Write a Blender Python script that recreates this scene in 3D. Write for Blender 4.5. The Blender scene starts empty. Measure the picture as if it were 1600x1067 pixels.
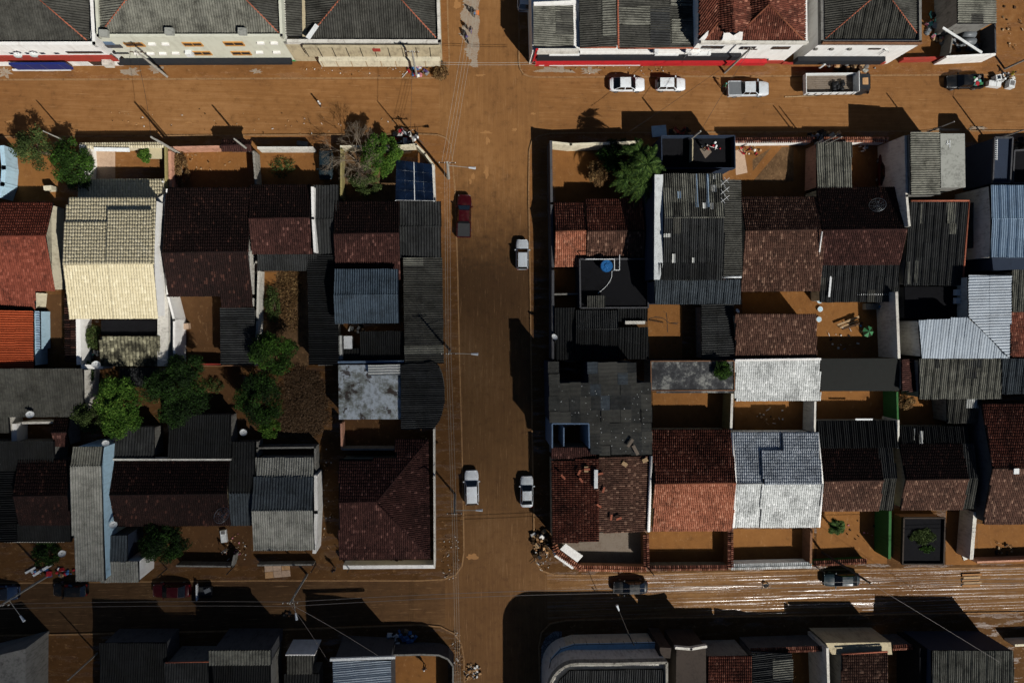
import bpy, bmesh, math, random
import numpy as np
from mathutils import Vector, Matrix, Quaternion

random.seed(7)
rng = np.random.default_rng(11)
sc = bpy.context.scene
COL = sc.collection
R = math.radians

# ------------------------------------------------------------------ camera
CAM_H, FOC, CX, CY = 87.0, 1600 * 24.0 / 36.0, 800.0, 533.5
NADIR = (720.0, 495.0)          # where plumb lines meet in the photograph
_n = Vector((NADIR[0] - CX, -(NADIR[1] - CY), -FOC)).normalized()
_q = _n.rotation_difference(Vector((0, 0, -1)))
ROT = _q.to_matrix()
cam_d = bpy.data.cameras.new('camera')
cam_d.lens, cam_d.sensor_width, cam_d.sensor_fit = 24.0, 36.0, 'HORIZONTAL'
cam_d.clip_start, cam_d.clip_end = 1.0, 3000.0
cam = bpy.data.objects.new('camera', cam_d)
COL.objects.link(cam)
cam.location = (0, 0, CAM_H)
cam.rotation_mode = 'QUATERNION'
cam.rotation_quaternion = _q
sc.camera = cam

# ------------------------------------------------------------------ sky, sun, exposure
SUN_EL, SUN_AZ = R(43.0), math.atan2(-0.77, 0.64)      # direction towards the sun
SUN_DIR = Vector((math.cos(SUN_EL) * math.cos(SUN_AZ), math.cos(SUN_EL) * math.sin(SUN_AZ), math.sin(SUN_EL)))
world = bpy.data.worlds.new('World')
sc.world = world
world.use_nodes = True
wn = world.node_tree.nodes
bg = wn['Background']
sky = wn.new('ShaderNodeTexSky')
sky.sky_type = 'NISHITA'
sky.sun_disc = False
sky.sun_elevation = SUN_EL
sky.sun_rotation = math.pi / 2 - SUN_AZ
sky.altitude = 3000.0
sky.air_density = 0.65
sky.dust_density = 0.4
sky.ozone_density = 1.0
world.node_tree.links.new(sky.outputs['Color'], bg.inputs['Color'])
bg.inputs['Strength'].default_value = 0.05
sun_d = bpy.data.lights.new('sun', 'SUN')
sun_d.energy = 5.0
sun_d.angle = R(0.53)
sun_d.color = (1.0, 0.97, 0.92)
sun = bpy.data.objects.new('sun', sun_d)
COL.objects.link(sun)
sun.rotation_mode = 'QUATERNION'
sun.rotation_quaternion = (-SUN_DIR).to_track_quat('-Z', 'Y')
sun.location = SUN_DIR * 400
sc.view_settings.view_transform = 'Standard'
sc.view_settings.look = 'None'
sc.view_settings.exposure = 0.0
sc.view_settings.gamma = 1.0
sc.view_settings.use_curve_mapping = False
sc.render.engine = 'CYCLES'
sc.cycles.max_bounces = 4
sc.cycles.diffuse_bounces = 1
sc.cycles.transparent_max_bounces = 16
sc.cycles.use_denoising = True
sc.cycles.use_light_tree = False

# ------------------------------------------------------------------ photo <-> place
PAVE = 0.13                      # level of pavements and yards above the road


def P(px, py, h=PAVE):
    """the point at height h that the photograph shows at pixel (px, py)"""
    d = ROT @ Vector((px - CX, -(py - CY), -FOC))
    t = (h - CAM_H) / d.z
    return Vector((d.x * t, d.y * t, h))


_RI = ROT.transposed()


def PX(w):
    d = _RI @ (Vector(w) - Vector((0, 0, CAM_H)))
    return (CX + d.x / -d.z * FOC, CY - d.y / -d.z * FOC)


# ------------------------------------------------------------------ objects
def new_obj(name, data):
    o = bpy.data.objects.new(name, data)
    COL.objects.link(o)
    return o


def thing(name, label, cat, loc=(0, 0, 0), rz=0.0, group=None):
    o = new_obj(name, None)
    o.empty_display_size = 0.5
    o.location = loc
    o.rotation_euler = (0, 0, rz)
    o['label'], o['category'], o['kind'] = label, cat, 'thing'
    if group:
        o['group'] = group
    return o


def tag(o, label, cat, group=None, kind='thing'):
    o['label'], o['category'], o['kind'] = label, cat, kind
    if group:
        o['group'] = group
    return o


def adopt(o, parent, local=False):
    """parent o; its data are in place coordinates unless local"""
    o.parent = parent
    if parent is not None and not local and parent.type == 'EMPTY':
        m = Matrix.Translation(parent.location) @ parent.rotation_euler.to_matrix().to_4x4()
        o.matrix_parent_inverse = m.inverted()
    return o


def mesh(name, verts, faces, mat, parent=None, smooth=False, local=False):
    me = bpy.data.meshes.new(name)
    me.from_pydata([tuple(v) for v in verts], [], [tuple(f) for f in faces])
    if mat is not None:
        me.materials.append(M[mat] if isinstance(mat, str) else mat)
    if smooth:
        me.polygons.foreach_set('use_smooth', [True] * len(me.polygons))
    me.update()
    o = new_obj(name, me)
    if parent is not None:
        adopt(o, parent, local)
    return o


def struct(o):
    o['kind'] = 'structure'
    return o


class MB:
    """collects simple solids into one mesh"""

    def __init__(s):
        s.v, s.f, s.m = [], [], []
        s.cur = 0

    def add(s, vs, fs):
        b = len(s.v)
        s.v += [tuple(v) for v in vs]
        s.f += [tuple(i + b for i in f) for f in fs]
        s.m += [s.cur] * len(fs)
        return s

    def box(s, c, size, rz=0.0, tilt=None):
        hx, hy, hz = size[0] / 2, size[1] / 2, size[2] / 2
        rot = Matrix.Rotation(rz, 3, 'Z')
        if tilt:
            rot = rot @ Matrix.Rotation(tilt[0], 3, 'X') @ Matrix.Rotation(tilt[1], 3, 'Y')
        c = Vector(c)
        vs = [c + rot @ Vector((x * hx, y * hy, z * hz)) for z in (-1, 1) for y in (-1, 1) for x in (-1, 1)]
        return s.add(vs, [(0, 2, 3, 1), (4, 5, 7, 6), (0, 1, 5, 4), (2, 6, 7, 3), (0, 4, 6, 2), (1, 3, 7, 5)])

    def prism(s, poly, z0, z1):
        """poly: xy points; z0/z1 floats or lists"""
        n = len(poly)
        if sum(poly[i][0] * poly[(i + 1) % n][1] - poly[(i + 1) % n][0] * poly[i][1] for i in range(n)) < 0:
            poly = poly[::-1]
            z0 = z0[::-1] if isinstance(z0, list) else z0
            z1 = z1[::-1] if isinstance(z1, list) else z1
        a = z0 if isinstance(z0, list) else [z0] * n
        b = z1 if isinstance(z1, list) else [z1] * n
        vs = [(p[0], p[1], a[i]) for i, p in enumerate(poly)] + [(p[0], p[1], b[i]) for i, p in enumerate(poly)]
        fs = [tuple(range(n - 1, -1, -1)), tuple(range(n, 2 * n))]
        fs += [(i, (i + 1) % n, n + (i + 1) % n, n + i) for i in range(n)]
        return s.add(vs, fs)

    def tube(s, p0, p1, r0, r1=None, n=6, caps=True):
        p0, p1 = Vector(p0), Vector(p1)
        r1 = r0 if r1 is None else r1
        d = (p1 - p0)
        if d.length < 1e-6:
            return s
        d.normalize()
        u = d.orthogonal().normalized()
        w = d.cross(u)
        vs = []
        for p, r in ((p0, r0), (p1, r1)):
            vs += [p + (u * math.cos(2 * math.pi * k / n) + w * math.sin(2 * math.pi * k / n)) * r for k in range(n)]
        fs = [(k, (k + 1) % n, n + (k + 1) % n, n + k) for k in range(n)]
        if caps:
            fs += [tuple(range(n - 1, -1, -1)), tuple(range(n, 2 * n))]
        return s.add(vs, fs)

    def path(s, pts, r, n=5):
        for a, b in zip(pts, pts[1:]):
            s.tube(a, b, r, r, n, False)
        return s

    def disc(s, c, r, z0, z1, n=16, r1=None):
        r1 = r if r1 is None else r1
        vs = [(c[0] + r * math.cos(2 * math.pi * k / n), c[1] + r * math.sin(2 * math.pi * k / n), z0) for k in range(n)]
        vs += [(c[0] + r1 * math.cos(2 * math.pi * k / n), c[1] + r1 * math.sin(2 * math.pi * k / n), z1) for k in range(n)]
        fs = [(k, (k + 1) % n, n + (k + 1) % n, n + k) for k in range(n)] + [tuple(range(n - 1, -1, -1)), tuple(range(n, 2 * n))]
        return s.add(vs, fs)

    def ball(s, c, r, n=8, m=5, sz=1.0):
        vs, fs = [], []
        for j in range(m + 1):
            t = math.pi * j / m
            for i in range(n):
                a = 2 * math.pi * i / n
                vs.append((c[0] + r * math.sin(t) * math.cos(a), c[1] + r * math.sin(t) * math.sin(a), c[2] + r * sz * math.cos(t)))
        for j in range(m):
            for i in range(n):
                fs.append((j * n + i, (j + 1) * n + i, (j + 1) * n + (i + 1) % n, j * n + (i + 1) % n))
        return s.add(vs, fs)

    def build(s, name, mat, parent=None, smooth=False, local=False):
        mats = mat if isinstance(mat, (list, tuple)) else [mat]
        o = mesh(name, s.v, s.f, mats[0], parent, smooth, local)
        if len(mats) > 1:
            for k in mats[1:]:
                o.data.materials.append(M[k])
            o.data.polygons.foreach_set('material_index', s.m)
        return o


# ------------------------------------------------------------------ materials
M = {}


def C(hexs):
    hexs = hexs.lstrip('#')
    v = [int(hexs[i:i + 2], 16) / 255 for i in (0, 2, 4)]
    return tuple((x / 12.92 if x <= 0.04045 else ((x + 0.055) / 1.055) ** 2.4) for x in v) + (1.0,)


class NT:
    def __init__(s, name):
        s.mat = bpy.data.materials.new(name)
        s.mat.use_nodes = True
        s.t = s.mat.node_tree
        s.b = s.t.nodes['Principled BSDF']
        s.geo = None
        M[name] = s.mat

    def n(s, kind, **kw):
        nd = s.t.nodes.new(kind)
        for k, v in kw.items():
            setattr(nd, k, v)
        return nd

    def link(s, a, b):
        s.t.links.new(a, b)

    def pos(s, scale=(1, 1, 1), loc=(0, 0, 0), rz=0.0):
        if s.geo is None:
            s.geo = s.n('ShaderNodeNewGeometry')
        mp = s.n('ShaderNodeMapping')
        mp.inputs['Scale'].default_value = scale
        mp.inputs['Location'].default_value = loc
        mp.inputs['Rotation'].default_value = (0, 0, rz)
        s.link(s.geo.outputs['Position'], mp.inputs['Vector'])
        return mp.outputs['Vector']

    def noise(s, scale, detail=3.0, rough=0.55, stretch=(1, 1, 1), rz=0.0, loc=(0, 0, 0)):
        nz = s.n('ShaderNodeTexNoise')
        nz.inputs['Scale'].default_value = scale
        nz.inputs['Detail'].default_value = detail
        nz.inputs['Roughness'].default_value = rough
        s.link(s.pos(stretch, loc, rz), nz.inputs['Vector'])
        return nz.outputs['Fac']

    def ramp(s, fac, stops):
        r = s.n('ShaderNodeValToRGB')
        e = r.color_ramp.elements
        while len(e) < len(stops):
            e.new(0.5)
        for el, (p, c) in zip(e, stops):
            el.position = p
            el.color = c if isinstance(c, tuple) else (c, c, c, 1)
        s.link(fac, r.inputs['Fac'])
        return r.outputs['Color']

    def mix(s, fac, a, b, mode='MIX'):
        m = s.n('ShaderNodeMix', data_type='RGBA', blend_type=mode)
        for sock, v in ((m.inputs[0], fac), (m.inputs[6], a), (m.inputs[7], b)):
            if hasattr(v, 'default_value') or hasattr(v, 'is_linked'):
                s.link(v, sock)
            else:
                sock.default_value = v
        return m.outputs[2]

    def math(s, op, a, b=None, c=None):
        m = s.n('ShaderNodeMath', operation=op)
        for i, v in enumerate((a, b, c)):
            if v is None:
                continue
            if hasattr(v, 'is_linked'):
                s.link(v, m.inputs[i])
            else:
                m.inputs[i].default_value = v
        return m.outputs[0]

    def rnd(s):
        return s.n('ShaderNodeObjectInfo').outputs['Random']

    def attr(s, name):
        return s.n('ShaderNodeAttribute', attribute_name=name).outputs['Fac']

    def bump(s, h, strength=0.3, dist=0.05):
        b = s.n('ShaderNodeBump')
        b.inputs['Strength'].default_value = strength
        b.inputs['Distance'].default_value = dist
        s.link(h, b.inputs['Height'])
        s.link(b.outputs['Normal'], s.b.inputs['Normal'])

    def out(s, color, rough=0.8, metal=0.0, spec=None):
        if hasattr(color, 'is_linked'):
            s.link(color, s.b.inputs['Base Color'])
        else:
            s.b.inputs['Base Color'].default_value = color
        if hasattr(rough, 'is_linked'):
            s.link(rough, s.b.inputs['Roughness'])
        else:
            s.b.inputs['Roughness'].default_value = rough
        s.b.inputs['Metallic'].default_value = metal
        if spec is not None:
            s.b.inputs['Specular IOR Level'].default_value = spec
        return s.mat


def painted(name, c, dirt='#3a2c20', amount=0.45, rough=0.75, scale=0.9, metal=0.0, rnd=0.0, spec=0.15):
    """a plain coat with blotches of dirt and faint drips"""
    t = NT(name)
    n1 = t.noise(scale, 4, 0.68)
    n2 = t.noise(scale * 5, 2.5, 0.65, (1, 1, 0.25), loc=(3, 7, 1))
    f = t.math('MULTIPLY', n1, n2)
    k = t.ramp(f, [(0.22, 0.0), (0.46, amount)])
    base = C(c)
    col = t.mix(k, base, C(dirt))
    if rnd:
        v = t.math('MULTIPLY_ADD', t.rnd(), rnd, 1.0 - rnd / 2)
        g = t.n('ShaderNodeCombineColor')
        for i in range(3):
            t.link(v, g.inputs[i])
        col = t.mix(1.0, col, g.outputs[0], 'MULTIPLY')
    t.bump(n2, 0.15, 0.01)
    return t.out(col, rough, metal, spec)


def sheet_mat(name, dark, light, rnd=0.5, rough=0.85, spec=0.12, mould='#15140f', mscale=0.6, metal=0.0, mould_amt=0.6):
    """weathered roof sheets: each sheet its own tone, mould blotches and streaks down the ribs"""
    t = NT(name)
    r = t.rnd()
    n1 = t.noise(mscale, 3.5, 0.68)
    n2 = t.noise(2.6, 2.5, 0.65, loc=(9, 2, 0))
    n3 = t.noise(9.0, 1.5, 0.7)
    v = t.math('MULTIPLY_ADD', r, rnd, t.math('MULTIPLY', n2, 1.0 - rnd * 0.5))
    col = t.mix(t.ramp(v, [(0.18, 0.0), (0.85, 1.0)]), C(dark), C(light))
    mf = t.math('MULTIPLY', n1, t.math('ADD', n3, 0.45))
    col = t.mix(t.ramp(mf, [(0.40, 0.0), (0.72, mould_amt)]), col, C(mould))
    return t.out(col, rough, metal, spec)


def tile_mat(name, dark, mid, light, p=(0.15, 0.55, 0.97), stain='#120c0a', stain_amt=0.7, sscale=0.35, lo=0.47, hi=0.66, rough=0.85):
    """clay tiles: a tone for each tile, mould in drifts over the slope"""
    t = NT(name)
    a = t.attr('tone')
    n1 = t.noise(sscale, 4, 0.65)
    n2 = t.noise(3.2, 2, 0.6, loc=(4, 1, 7))
    col = t.ramp(a, [(p[0], C(dark)), (p[1], C(mid)), (p[2], C(light))])
    f = t.math('MULTIPLY_ADD', n2, 0.35, t.math('MULTIPLY', n1, 0.72))
    col = t.mix(t.ramp(f, [(lo, 0.0), (hi, stain_amt)]), col, C(stain))
    return t.out(col, rough, 0.0, 0.12)


def mud_mat(name, c1, c2, c3, streak=(1, 1, 1), srz=0.0, wet=0.5, glint=0.0, sp=1.0, grain=0.5, tint_stops=None, axis='Y'):
    """river mud: drifts of tone, streaks drawn along the street, crumbs and small wet patches that catch the sun"""
    t = NT(name)
    big = t.noise(0.07, 2, 0.6)
    mid = t.noise(0.9, 3.5, 0.68, loc=(5, 3, 0))
    st = t.noise(1.0, 4, 0.72, streak, srz)
    st2 = t.noise(2.4, 3, 0.72, streak, srz, loc=(2, 9, 0))
    fine = t.noise(14.0, 1.5, 0.7)
    v = t.math('ADD', t.math('MULTIPLY', big, 0.5), t.math('ADD', t.math('MULTIPLY', mid, 0.25), t.math('MULTIPLY', st, 0.45 * sp)))
    col = t.ramp(v, [(0.38, C(c1)), (0.60, C(c2)), (0.80, C(c3))])
    sl = t.ramp(st2, [(0.60, 0.0), (0.74, 0.35 * sp)])
    col = t.mix(sl, col, C(c3))
    dk = t.ramp(t.math('MULTIPLY_ADD', fine, 0.35, t.math('MULTIPLY', mid, 0.65)), [(0.30, 0.38), (0.46, 0.0)])
    col = t.mix(dk, col, C('#2c1a0c'))
    if tint_stops:
        # darkens the mud tone along one axis: stops (place, tint), edges broken by noise
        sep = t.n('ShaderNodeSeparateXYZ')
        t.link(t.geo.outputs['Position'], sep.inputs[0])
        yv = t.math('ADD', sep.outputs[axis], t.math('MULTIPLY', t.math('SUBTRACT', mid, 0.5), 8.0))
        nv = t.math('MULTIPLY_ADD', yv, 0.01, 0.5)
        col = t.mix(1.0, col, t.ramp(nv, [(y * 0.01 + 0.5, c) for y, c in tint_stops]), 'MULTIPLY')
    # pale scuffs drawn along the wheel lines
    scf = t.noise(1.5, 5, 0.7, (streak[0] * 2.0, streak[1] * 1.7, 1), srz, loc=(11, 4, 0))
    col = t.mix(t.ramp(scf, [(0.59, 0.0), (0.70, 0.55 * sp)]), col, C('#a8845e'))
    vo = t.n('ShaderNodeTexVoronoi')
    vo.inputs['Scale'].default_value = 1.6
    t.link(t.pos(), vo.inputs['Vector'])
    cr = t.ramp(vo.outputs['Distance'], [(0.03, 0.55), (0.075, 0.0)])
    crm = t.math('MULTIPLY', cr, t.ramp(t.noise(0.25, 3, 0.6, loc=(1, 1, 4)), [(0.5, 0.0), (0.62, 1.0)]))
    col = t.mix(crm, col, C('#b29678'))
    if glint:
        w0 = t.noise(2.0, 3, 0.65, (streak[0] * 0.35, streak[1], 1), srz, loc=(4, 1, 0))
        h = t.math('ADD', t.math('MULTIPLY', w0, 1.1), t.math('ADD', t.math('MULTIPLY', st2, 0.35), t.math('MULTIPLY', fine, grain * 0.16)))
        t.bump(h, 0.4, 0.05)
    else:
        h = t.math('ADD', t.math('MULTIPLY', st2, 0.8 * sp), t.math('ADD', t.math('MULTIPLY', fine, grain), mid))
        t.bump(h, 0.35, 0.05)
    if glint:
        w1 = t.noise(1.0, 4, 0.66, (streak[0] * 0.45, streak[1] * 1.5, 1), srz, loc=(6, 6, 0))
        w2 = t.noise(7.0, 3, 0.7, (0.5, 1.0, 1), srz, loc=(3, 8, 0))
        wv = t.math('ADD', t.math('MULTIPLY', w1, 0.84), t.math('MULTIPLY', w2, 0.16))
        rr = t.ramp(wv, [(0.535, 0.95), (0.575, 0.25)])
        spc = t.ramp(wv, [(0.535, 0.05), (0.575, 0.3 + glint * 1.1)])
        t.link(spc, t.b.inputs['Specular IOR Level'])
        return t.out(col, rr, 0.0)
    rr = t.ramp(t.math('ADD', t.math('MULTIPLY', st2, 0.6), t.math('MULTIPLY', mid, 0.5)), [(0.38, 0.95 - 0.25 * wet), (0.72, 0.98)])
    return t.out(col, rr, 0.0, 0.10 + 0.12 * wet)


def plain(name, c, rough=0.5, metal=0.0, spec=0.5, rnd=0.0):
    t = NT(name)
    col = C(c)
    n = t.noise(3.0, 3, 0.6)
    dark = tuple(x * 0.8 for x in col[:3]) + (1,)
    o = t.mix(n, col, dark)
    return t.out(o, rough, metal, spec)
# ---- the materials of the place
mud_mat('mud_road_x', '#6a4727', '#7e5731', '#926a43', (0.10, 2.6, 1), 0.012, 0.4, 0.0, 1.0)
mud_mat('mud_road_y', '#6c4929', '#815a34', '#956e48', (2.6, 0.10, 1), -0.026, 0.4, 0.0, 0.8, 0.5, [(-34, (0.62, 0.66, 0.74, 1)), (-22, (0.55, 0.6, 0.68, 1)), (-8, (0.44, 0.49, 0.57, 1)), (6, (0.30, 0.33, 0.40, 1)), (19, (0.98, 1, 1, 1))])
mud_mat('mud_road_wet', '#553b22', '#684a2d', '#80603e', (0.10, 3.2, 1), -0.010, 0.5, 0.8, 1.1, 0.5)
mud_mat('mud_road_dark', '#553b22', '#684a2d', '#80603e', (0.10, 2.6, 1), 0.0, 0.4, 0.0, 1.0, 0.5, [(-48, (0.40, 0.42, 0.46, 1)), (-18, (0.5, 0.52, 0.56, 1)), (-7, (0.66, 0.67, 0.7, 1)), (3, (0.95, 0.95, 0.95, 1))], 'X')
mud_mat('mud_ground', '#6f4526', '#835430', '#9a6a42', (0.6, 0.6, 1), 0.3, 0.2, 0.0, 0.6)
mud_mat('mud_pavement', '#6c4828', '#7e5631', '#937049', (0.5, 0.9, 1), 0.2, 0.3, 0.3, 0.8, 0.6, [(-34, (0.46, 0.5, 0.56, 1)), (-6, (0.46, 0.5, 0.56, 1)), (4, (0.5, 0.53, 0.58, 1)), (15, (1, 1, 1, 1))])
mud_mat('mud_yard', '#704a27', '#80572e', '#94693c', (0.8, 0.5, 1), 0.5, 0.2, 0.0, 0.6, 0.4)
mud_mat('mud_yard_dark', '#46301c', '#543a22', '#644a30', (0.8, 0.5, 1), 0.5, 0.3, 0.0, 0.6, 0.4)  # darker yard mud; in the boxed yard its tone stands for cloud shade
mud_mat('dry_litter', '#3a2c1c', '#5c4630', '#7a6044', (1.5, 1.2, 1), 0.5, 0.1, 0.0, 1.2, 1.0)
painted('kerb_stone', '#8a6a48', '#4a2f1a', 0.8, 0.85)
painted('washed_asphalt', '#8f8373', '#7c5636', 0.95, 0.6, 1.6)
painted('mud_splash', '#946c42', '#8a5c34', 0.8, 0.7, 2.5)
painted('patio_tile', '#b49a83', '#6c4c34', 0.5, 0.6, 1.2)
painted('patio_grey', '#73685c', '#4c3a2a', 0.6, 0.8, 1.2)
painted('concrete_floor', '#8c6b48', '#6b4626', 0.8, 0.8, 0.8)
painted('white_wall', '#e6e4de', '#8c7b68', 0.30, 0.7, 0.5)
painted('dirty_white_wall', '#c9c5ba', '#5c5044', 0.6, 0.8, 0.8)
painted('cream_wall', '#cfc6ac', '#6b5a44', 0.45, 0.8, 0.8)
painted('sage_wall', '#c8c8b6', '#7c7562', 0.30, 0.8, 0.4)
painted('beige_wall', '#b3a688', '#55483a', 0.6, 0.85, 0.7)
painted('grey_wall', '#77756f', '#2e2a25', 0.7, 0.85, 0.8)
painted('dark_grey_wall', '#4a4a4c', '#22201e', 0.7, 0.85, 0.8)
painted('mould_wall', '#8a867c', '#1d1b17', 0.9, 0.9, 1.1)
painted('blue_wall', '#5f7288', '#33302c', 0.35, 0.7, 0.7)
painted('pale_blue_wall', '#a9c6d4', '#5f6a6c', 0.4, 0.7, 0.7)
painted('navy_wall', '#283140', '#1b1e26', 0.4, 0.7, 0.7)
painted('lilac_wall', '#a2a6b6', '#454655', 0.35, 0.7, 0.7)
painted('green_wall', '#2f5c2e', '#1b2417', 0.5, 0.75, 0.8)
painted('yellow_wall', '#918658', '#5a4a28', 0.5, 0.8, 0.8)
painted('pink_wall', '#b98a72', '#5a3a2a', 0.6, 0.8, 0.9)
painted('brown_wall', '#7c5a42', '#33241a', 0.6, 0.85, 0.8)
painted('red_paint', '#b2252a', '#6a2a22', 0.4, 0.55, 0.9)
painted('red_band', '#9c3a30', '#6a4030', 0.6, 0.7, 0.9)
painted('navy_sign', '#1c2c6a', '#20222e', 0.3, 0.4, 0.9)
painted('black_awning', '#24262a', '#3a332c', 0.5, 0.7, 1.2)
painted('slab_concrete', '#93948c', '#3f3e38', 0.75, 0.85, 0.7)
painted('slab_dark', '#18181a', '#0c0c0c', 0.6, 0.9, 0.7, spec=0.03)
painted('slab_brown', '#3c342e', '#1a1614', 0.6, 0.85, 0.7)
painted('roof_felt', '#222321', '#161614', 0.5, 0.9, 2.0)
painted('gutter', '#c2c5c4', '#4a4844', 0.6, 0.6, 1.6)
painted('rust_trim', '#9a5a44', '#4a2e22', 0.6, 0.8, 1.5)
painted('window_dark', '#20262c', '#3a3a38', 0.3, 0.2, 1.0, spec=0.6)
painted('window_frame_wood', '#c08a48', '#6a4a2a', 0.5, 0.6, 2.0)
painted('door_green', '#3c8a52', '#2c4a32', 0.4, 0.5, 1.0)
painted('white_metal', '#d6d8d6', '#7c756a', 0.4, 0.5, 1.5)
painted('wood_plank', '#a58a68', '#57432e', 0.7, 0.8, 2.0)
painted('dark_wood', '#4a3626', '#1f1710', 0.7, 0.85, 2.0)
painted('cardboard', '#b08a62', '#6a4a30', 0.6, 0.85, 1.6)
painted('concrete_pole', '#9a968c', '#4a443c', 0.5, 0.85, 1.6)
painted('dark_pole', '#3a3632', '#1c1917', 0.5, 0.85, 1.6)
plain('steel_grey', '#8a9094', 0.4, 0.6)
plain('black_rubber', '#141414', 0.8)
plain('cable', '#5c5550', 0.6)
plain('cable_dark', '#1c1a18', 0.6)
plain('lamp_glass', '#cfd4d6', 0.25)
plain('blue_plastic', '#1e5c94', 0.35)
plain('tank_blue', '#2a6a9c', 0.4)
plain('grey_plastic', '#63676a', 0.5)
plain('skin', '#7c5038', 0.6)
plain('hair_black', '#120e0c', 0.6)
for _n2, _c in (('cloth_white', '#d8d6d0'), ('cloth_red', '#a8202c'), ('cloth_blue', '#3a6a9c'), ('cloth_dark', '#20222a'), ('cloth_orange', '#d8722a'), ('cloth_green', '#3c7a4c'),
                ('cloth_pink', '#c47c88'), ('cloth_purple', '#4c3c70'), ('cloth_teal', '#5ca89c'), ('cloth_yellow', '#c8b43c'), ('cloth_grey', '#6c6a68'), ('black_bag', '#101114')):
    plain(_n2, _c, 0.7, 0.0, 0.3)

# roof sheets (fibre cement and metal)
sheet_mat('sheet_grey', '#2b2b28', '#4f4e48', 0.22, mould_amt=0.7)
sheet_mat('sheet_pale', '#53534c', '#7d7c71', 0.22, mould_amt=0.75, mscale=0.8)
sheet_mat('sheet_light', '#74746c', '#9c9b92', 0.2, mould_amt=0.6, mscale=0.8)
sheet_mat('sheet_dark', '#212223', '#3b3c3b', 0.25)
sheet_mat('sheet_black', '#121314', '#242525', 0.25)
sheet_mat('sheet_blue', '#36424c', '#525f6a', 0.2, rough=0.7)
sheet_mat('sheet_slate', '#2b3034', '#474e53', 0.22)
sheet_mat('sheet_patched', '#1f2224', '#44433e', 0.6, mould_amt=0.5)
sheet_mat('sheet_metal', '#8f9aa4', '#aab3ba', 0.2, rough=0.5, spec=0.4, mould='#5c5f60', mould_amt=0.35)
sheet_mat('sheet_skyblue', '#72879a', '#90a4b6', 0.2, rough=0.5, spec=0.4, mould='#56606a', mould_amt=0.3)
sheet_mat('sheet_white', '#a6a8a4', '#c6c7c2', 0.2, mould='#6a665c', mould_amt=0.4)
sheet_mat('sheet_orange', '#8a3e22', '#a44e2e', 0.2, mould='#7a3a22', mould_amt=0.4)
sheet_mat('sheet_cream', '#c7b98c', '#d9cc9f', 0.2, mould='#6c6248', mould_amt=0.25)
# clay tiles
tile_mat('tile_red', '#55291e', '#6e392b', '#82493a', stain_amt=0.7, lo=0.56, hi=0.74)
tile_mat('tile_dark', '#1c1210', '#291a17', '#4a3028', (0.2, 0.7, 0.98), stain_amt=0.6)
tile_mat('tile_maroon', '#2e1b18', '#432a25', '#684840', (0.2, 0.7, 0.98), stain_amt=0.5, lo=0.52, hi=0.70)
tile_mat('tile_brown', '#3a2820', '#563d32', '#8a6c5a', (0.1, 0.6, 0.97), stain_amt=0.55, lo=0.50, hi=0.70)
tile_mat('tile_rust', '#48281e', '#683b2e', '#946552', (0.1, 0.6, 0.97), stain_amt=0.7, lo=0.48, hi=0.66)
tile_mat('tile_orange', '#744632', '#965e47', '#b58066', (0.1, 0.55, 0.97), stain_amt=0.75, lo=0.54, hi=0.72)
tile_mat('tile_cream', '#b4a98a', '#c0b596', '#cec4a6', (0.05, 0.5, 0.95), stain='#4a4434', stain_amt=0.3, sscale=0.5, lo=0.6, hi=0.8)
tile_mat('tile_moss', '#4c4a3c', '#7c7862', '#aaa58a', (0.15, 0.55, 0.95), stain='#23221b', stain_amt=0.9, sscale=0.8, lo=0.44, hi=0.62)
tile_mat('tile_white', '#a8aaa6', '#bcbebb', '#d6d7d4', (0.05, 0.5, 0.95), stain='#5c5e5c', stain_amt=0.7, sscale=0.45, lo=0.50, hi=0.70)
tile_mat('tile_whitegrey', '#989ea4', '#b2b8bc', '#c8ccd0', (0.05, 0.5, 0.95), stain='#4c5156', stain_amt=0.65, sscale=0.45, lo=0.48, hi=0.68)


def blotch_mat():
    t = NT('slab_blotched')
    n1, n2, n3 = t.noise(0.45, 6, 0.7), t.noise(1.6, 5, 0.7, loc=(3, 3, 3)), t.noise(0.8, 4, 0.6, loc=(8, 1, 2))
    col = t.ramp(n1, [(0.36, C('#2c241a')), (0.46, C('#7c807a')), (0.56, C('#b4bcc2')), (0.7, C('#6a6e68'))])
    col = t.mix(t.ramp(n2, [(0.50, 0.0), (0.66, 0.6)]), col, C('#5c5a4c'))
    col = t.mix(t.ramp(n3, [(0.58, 0.0), (0.62, 0.9)]), col, C('#33241a'))
    t.bump(n2, 0.2, 0.03)
    t.out(col, 0.45, 0.0, 0.5)
    t = NT('slab_mouldy')
    n1, n2 = t.noise(0.6, 6, 0.75), t.noise(3.0, 5, 0.7)
    col = t.ramp(n1, [(0.42, C('#16171a')), (0.52, C('#3a3b3c')), (0.62, C('#86867f')), (0.75, C('#4a4b4b'))])
    col = t.mix(t.ramp(n2, [(0.5, 0.0), (0.66, 0.7)]), col, C('#121212'))
    t.bump(n2, 0.3, 0.03)
    t.out(col, 0.8)
    t = NT('crazy_paving')
    v = t.n('ShaderNodeTexVoronoi', feature='DISTANCE_TO_EDGE')
    v.inputs['Scale'].default_value = 3.2
    t.link(t.pos(), v.inputs['Vector'])
    col = t.mix(t.ramp(v.outputs['Distance'], [(0.03, 0.0), (0.09, 1.0)]), C('#1e1c1c'), t.ramp(t.noise(3, 3), [(0.4, C('#454a50')), (0.65, C('#6d747a'))]))
    t.out(col, 0.7)
    t = NT('solar_glass')
    n1 = t.noise(0.6, 3)
    t.out(t.ramp(n1, [(0.4, C('#0a1220')), (0.65, C('#142238'))]), 0.12, 0.0, 0.6)


blotch_mat()


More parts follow.
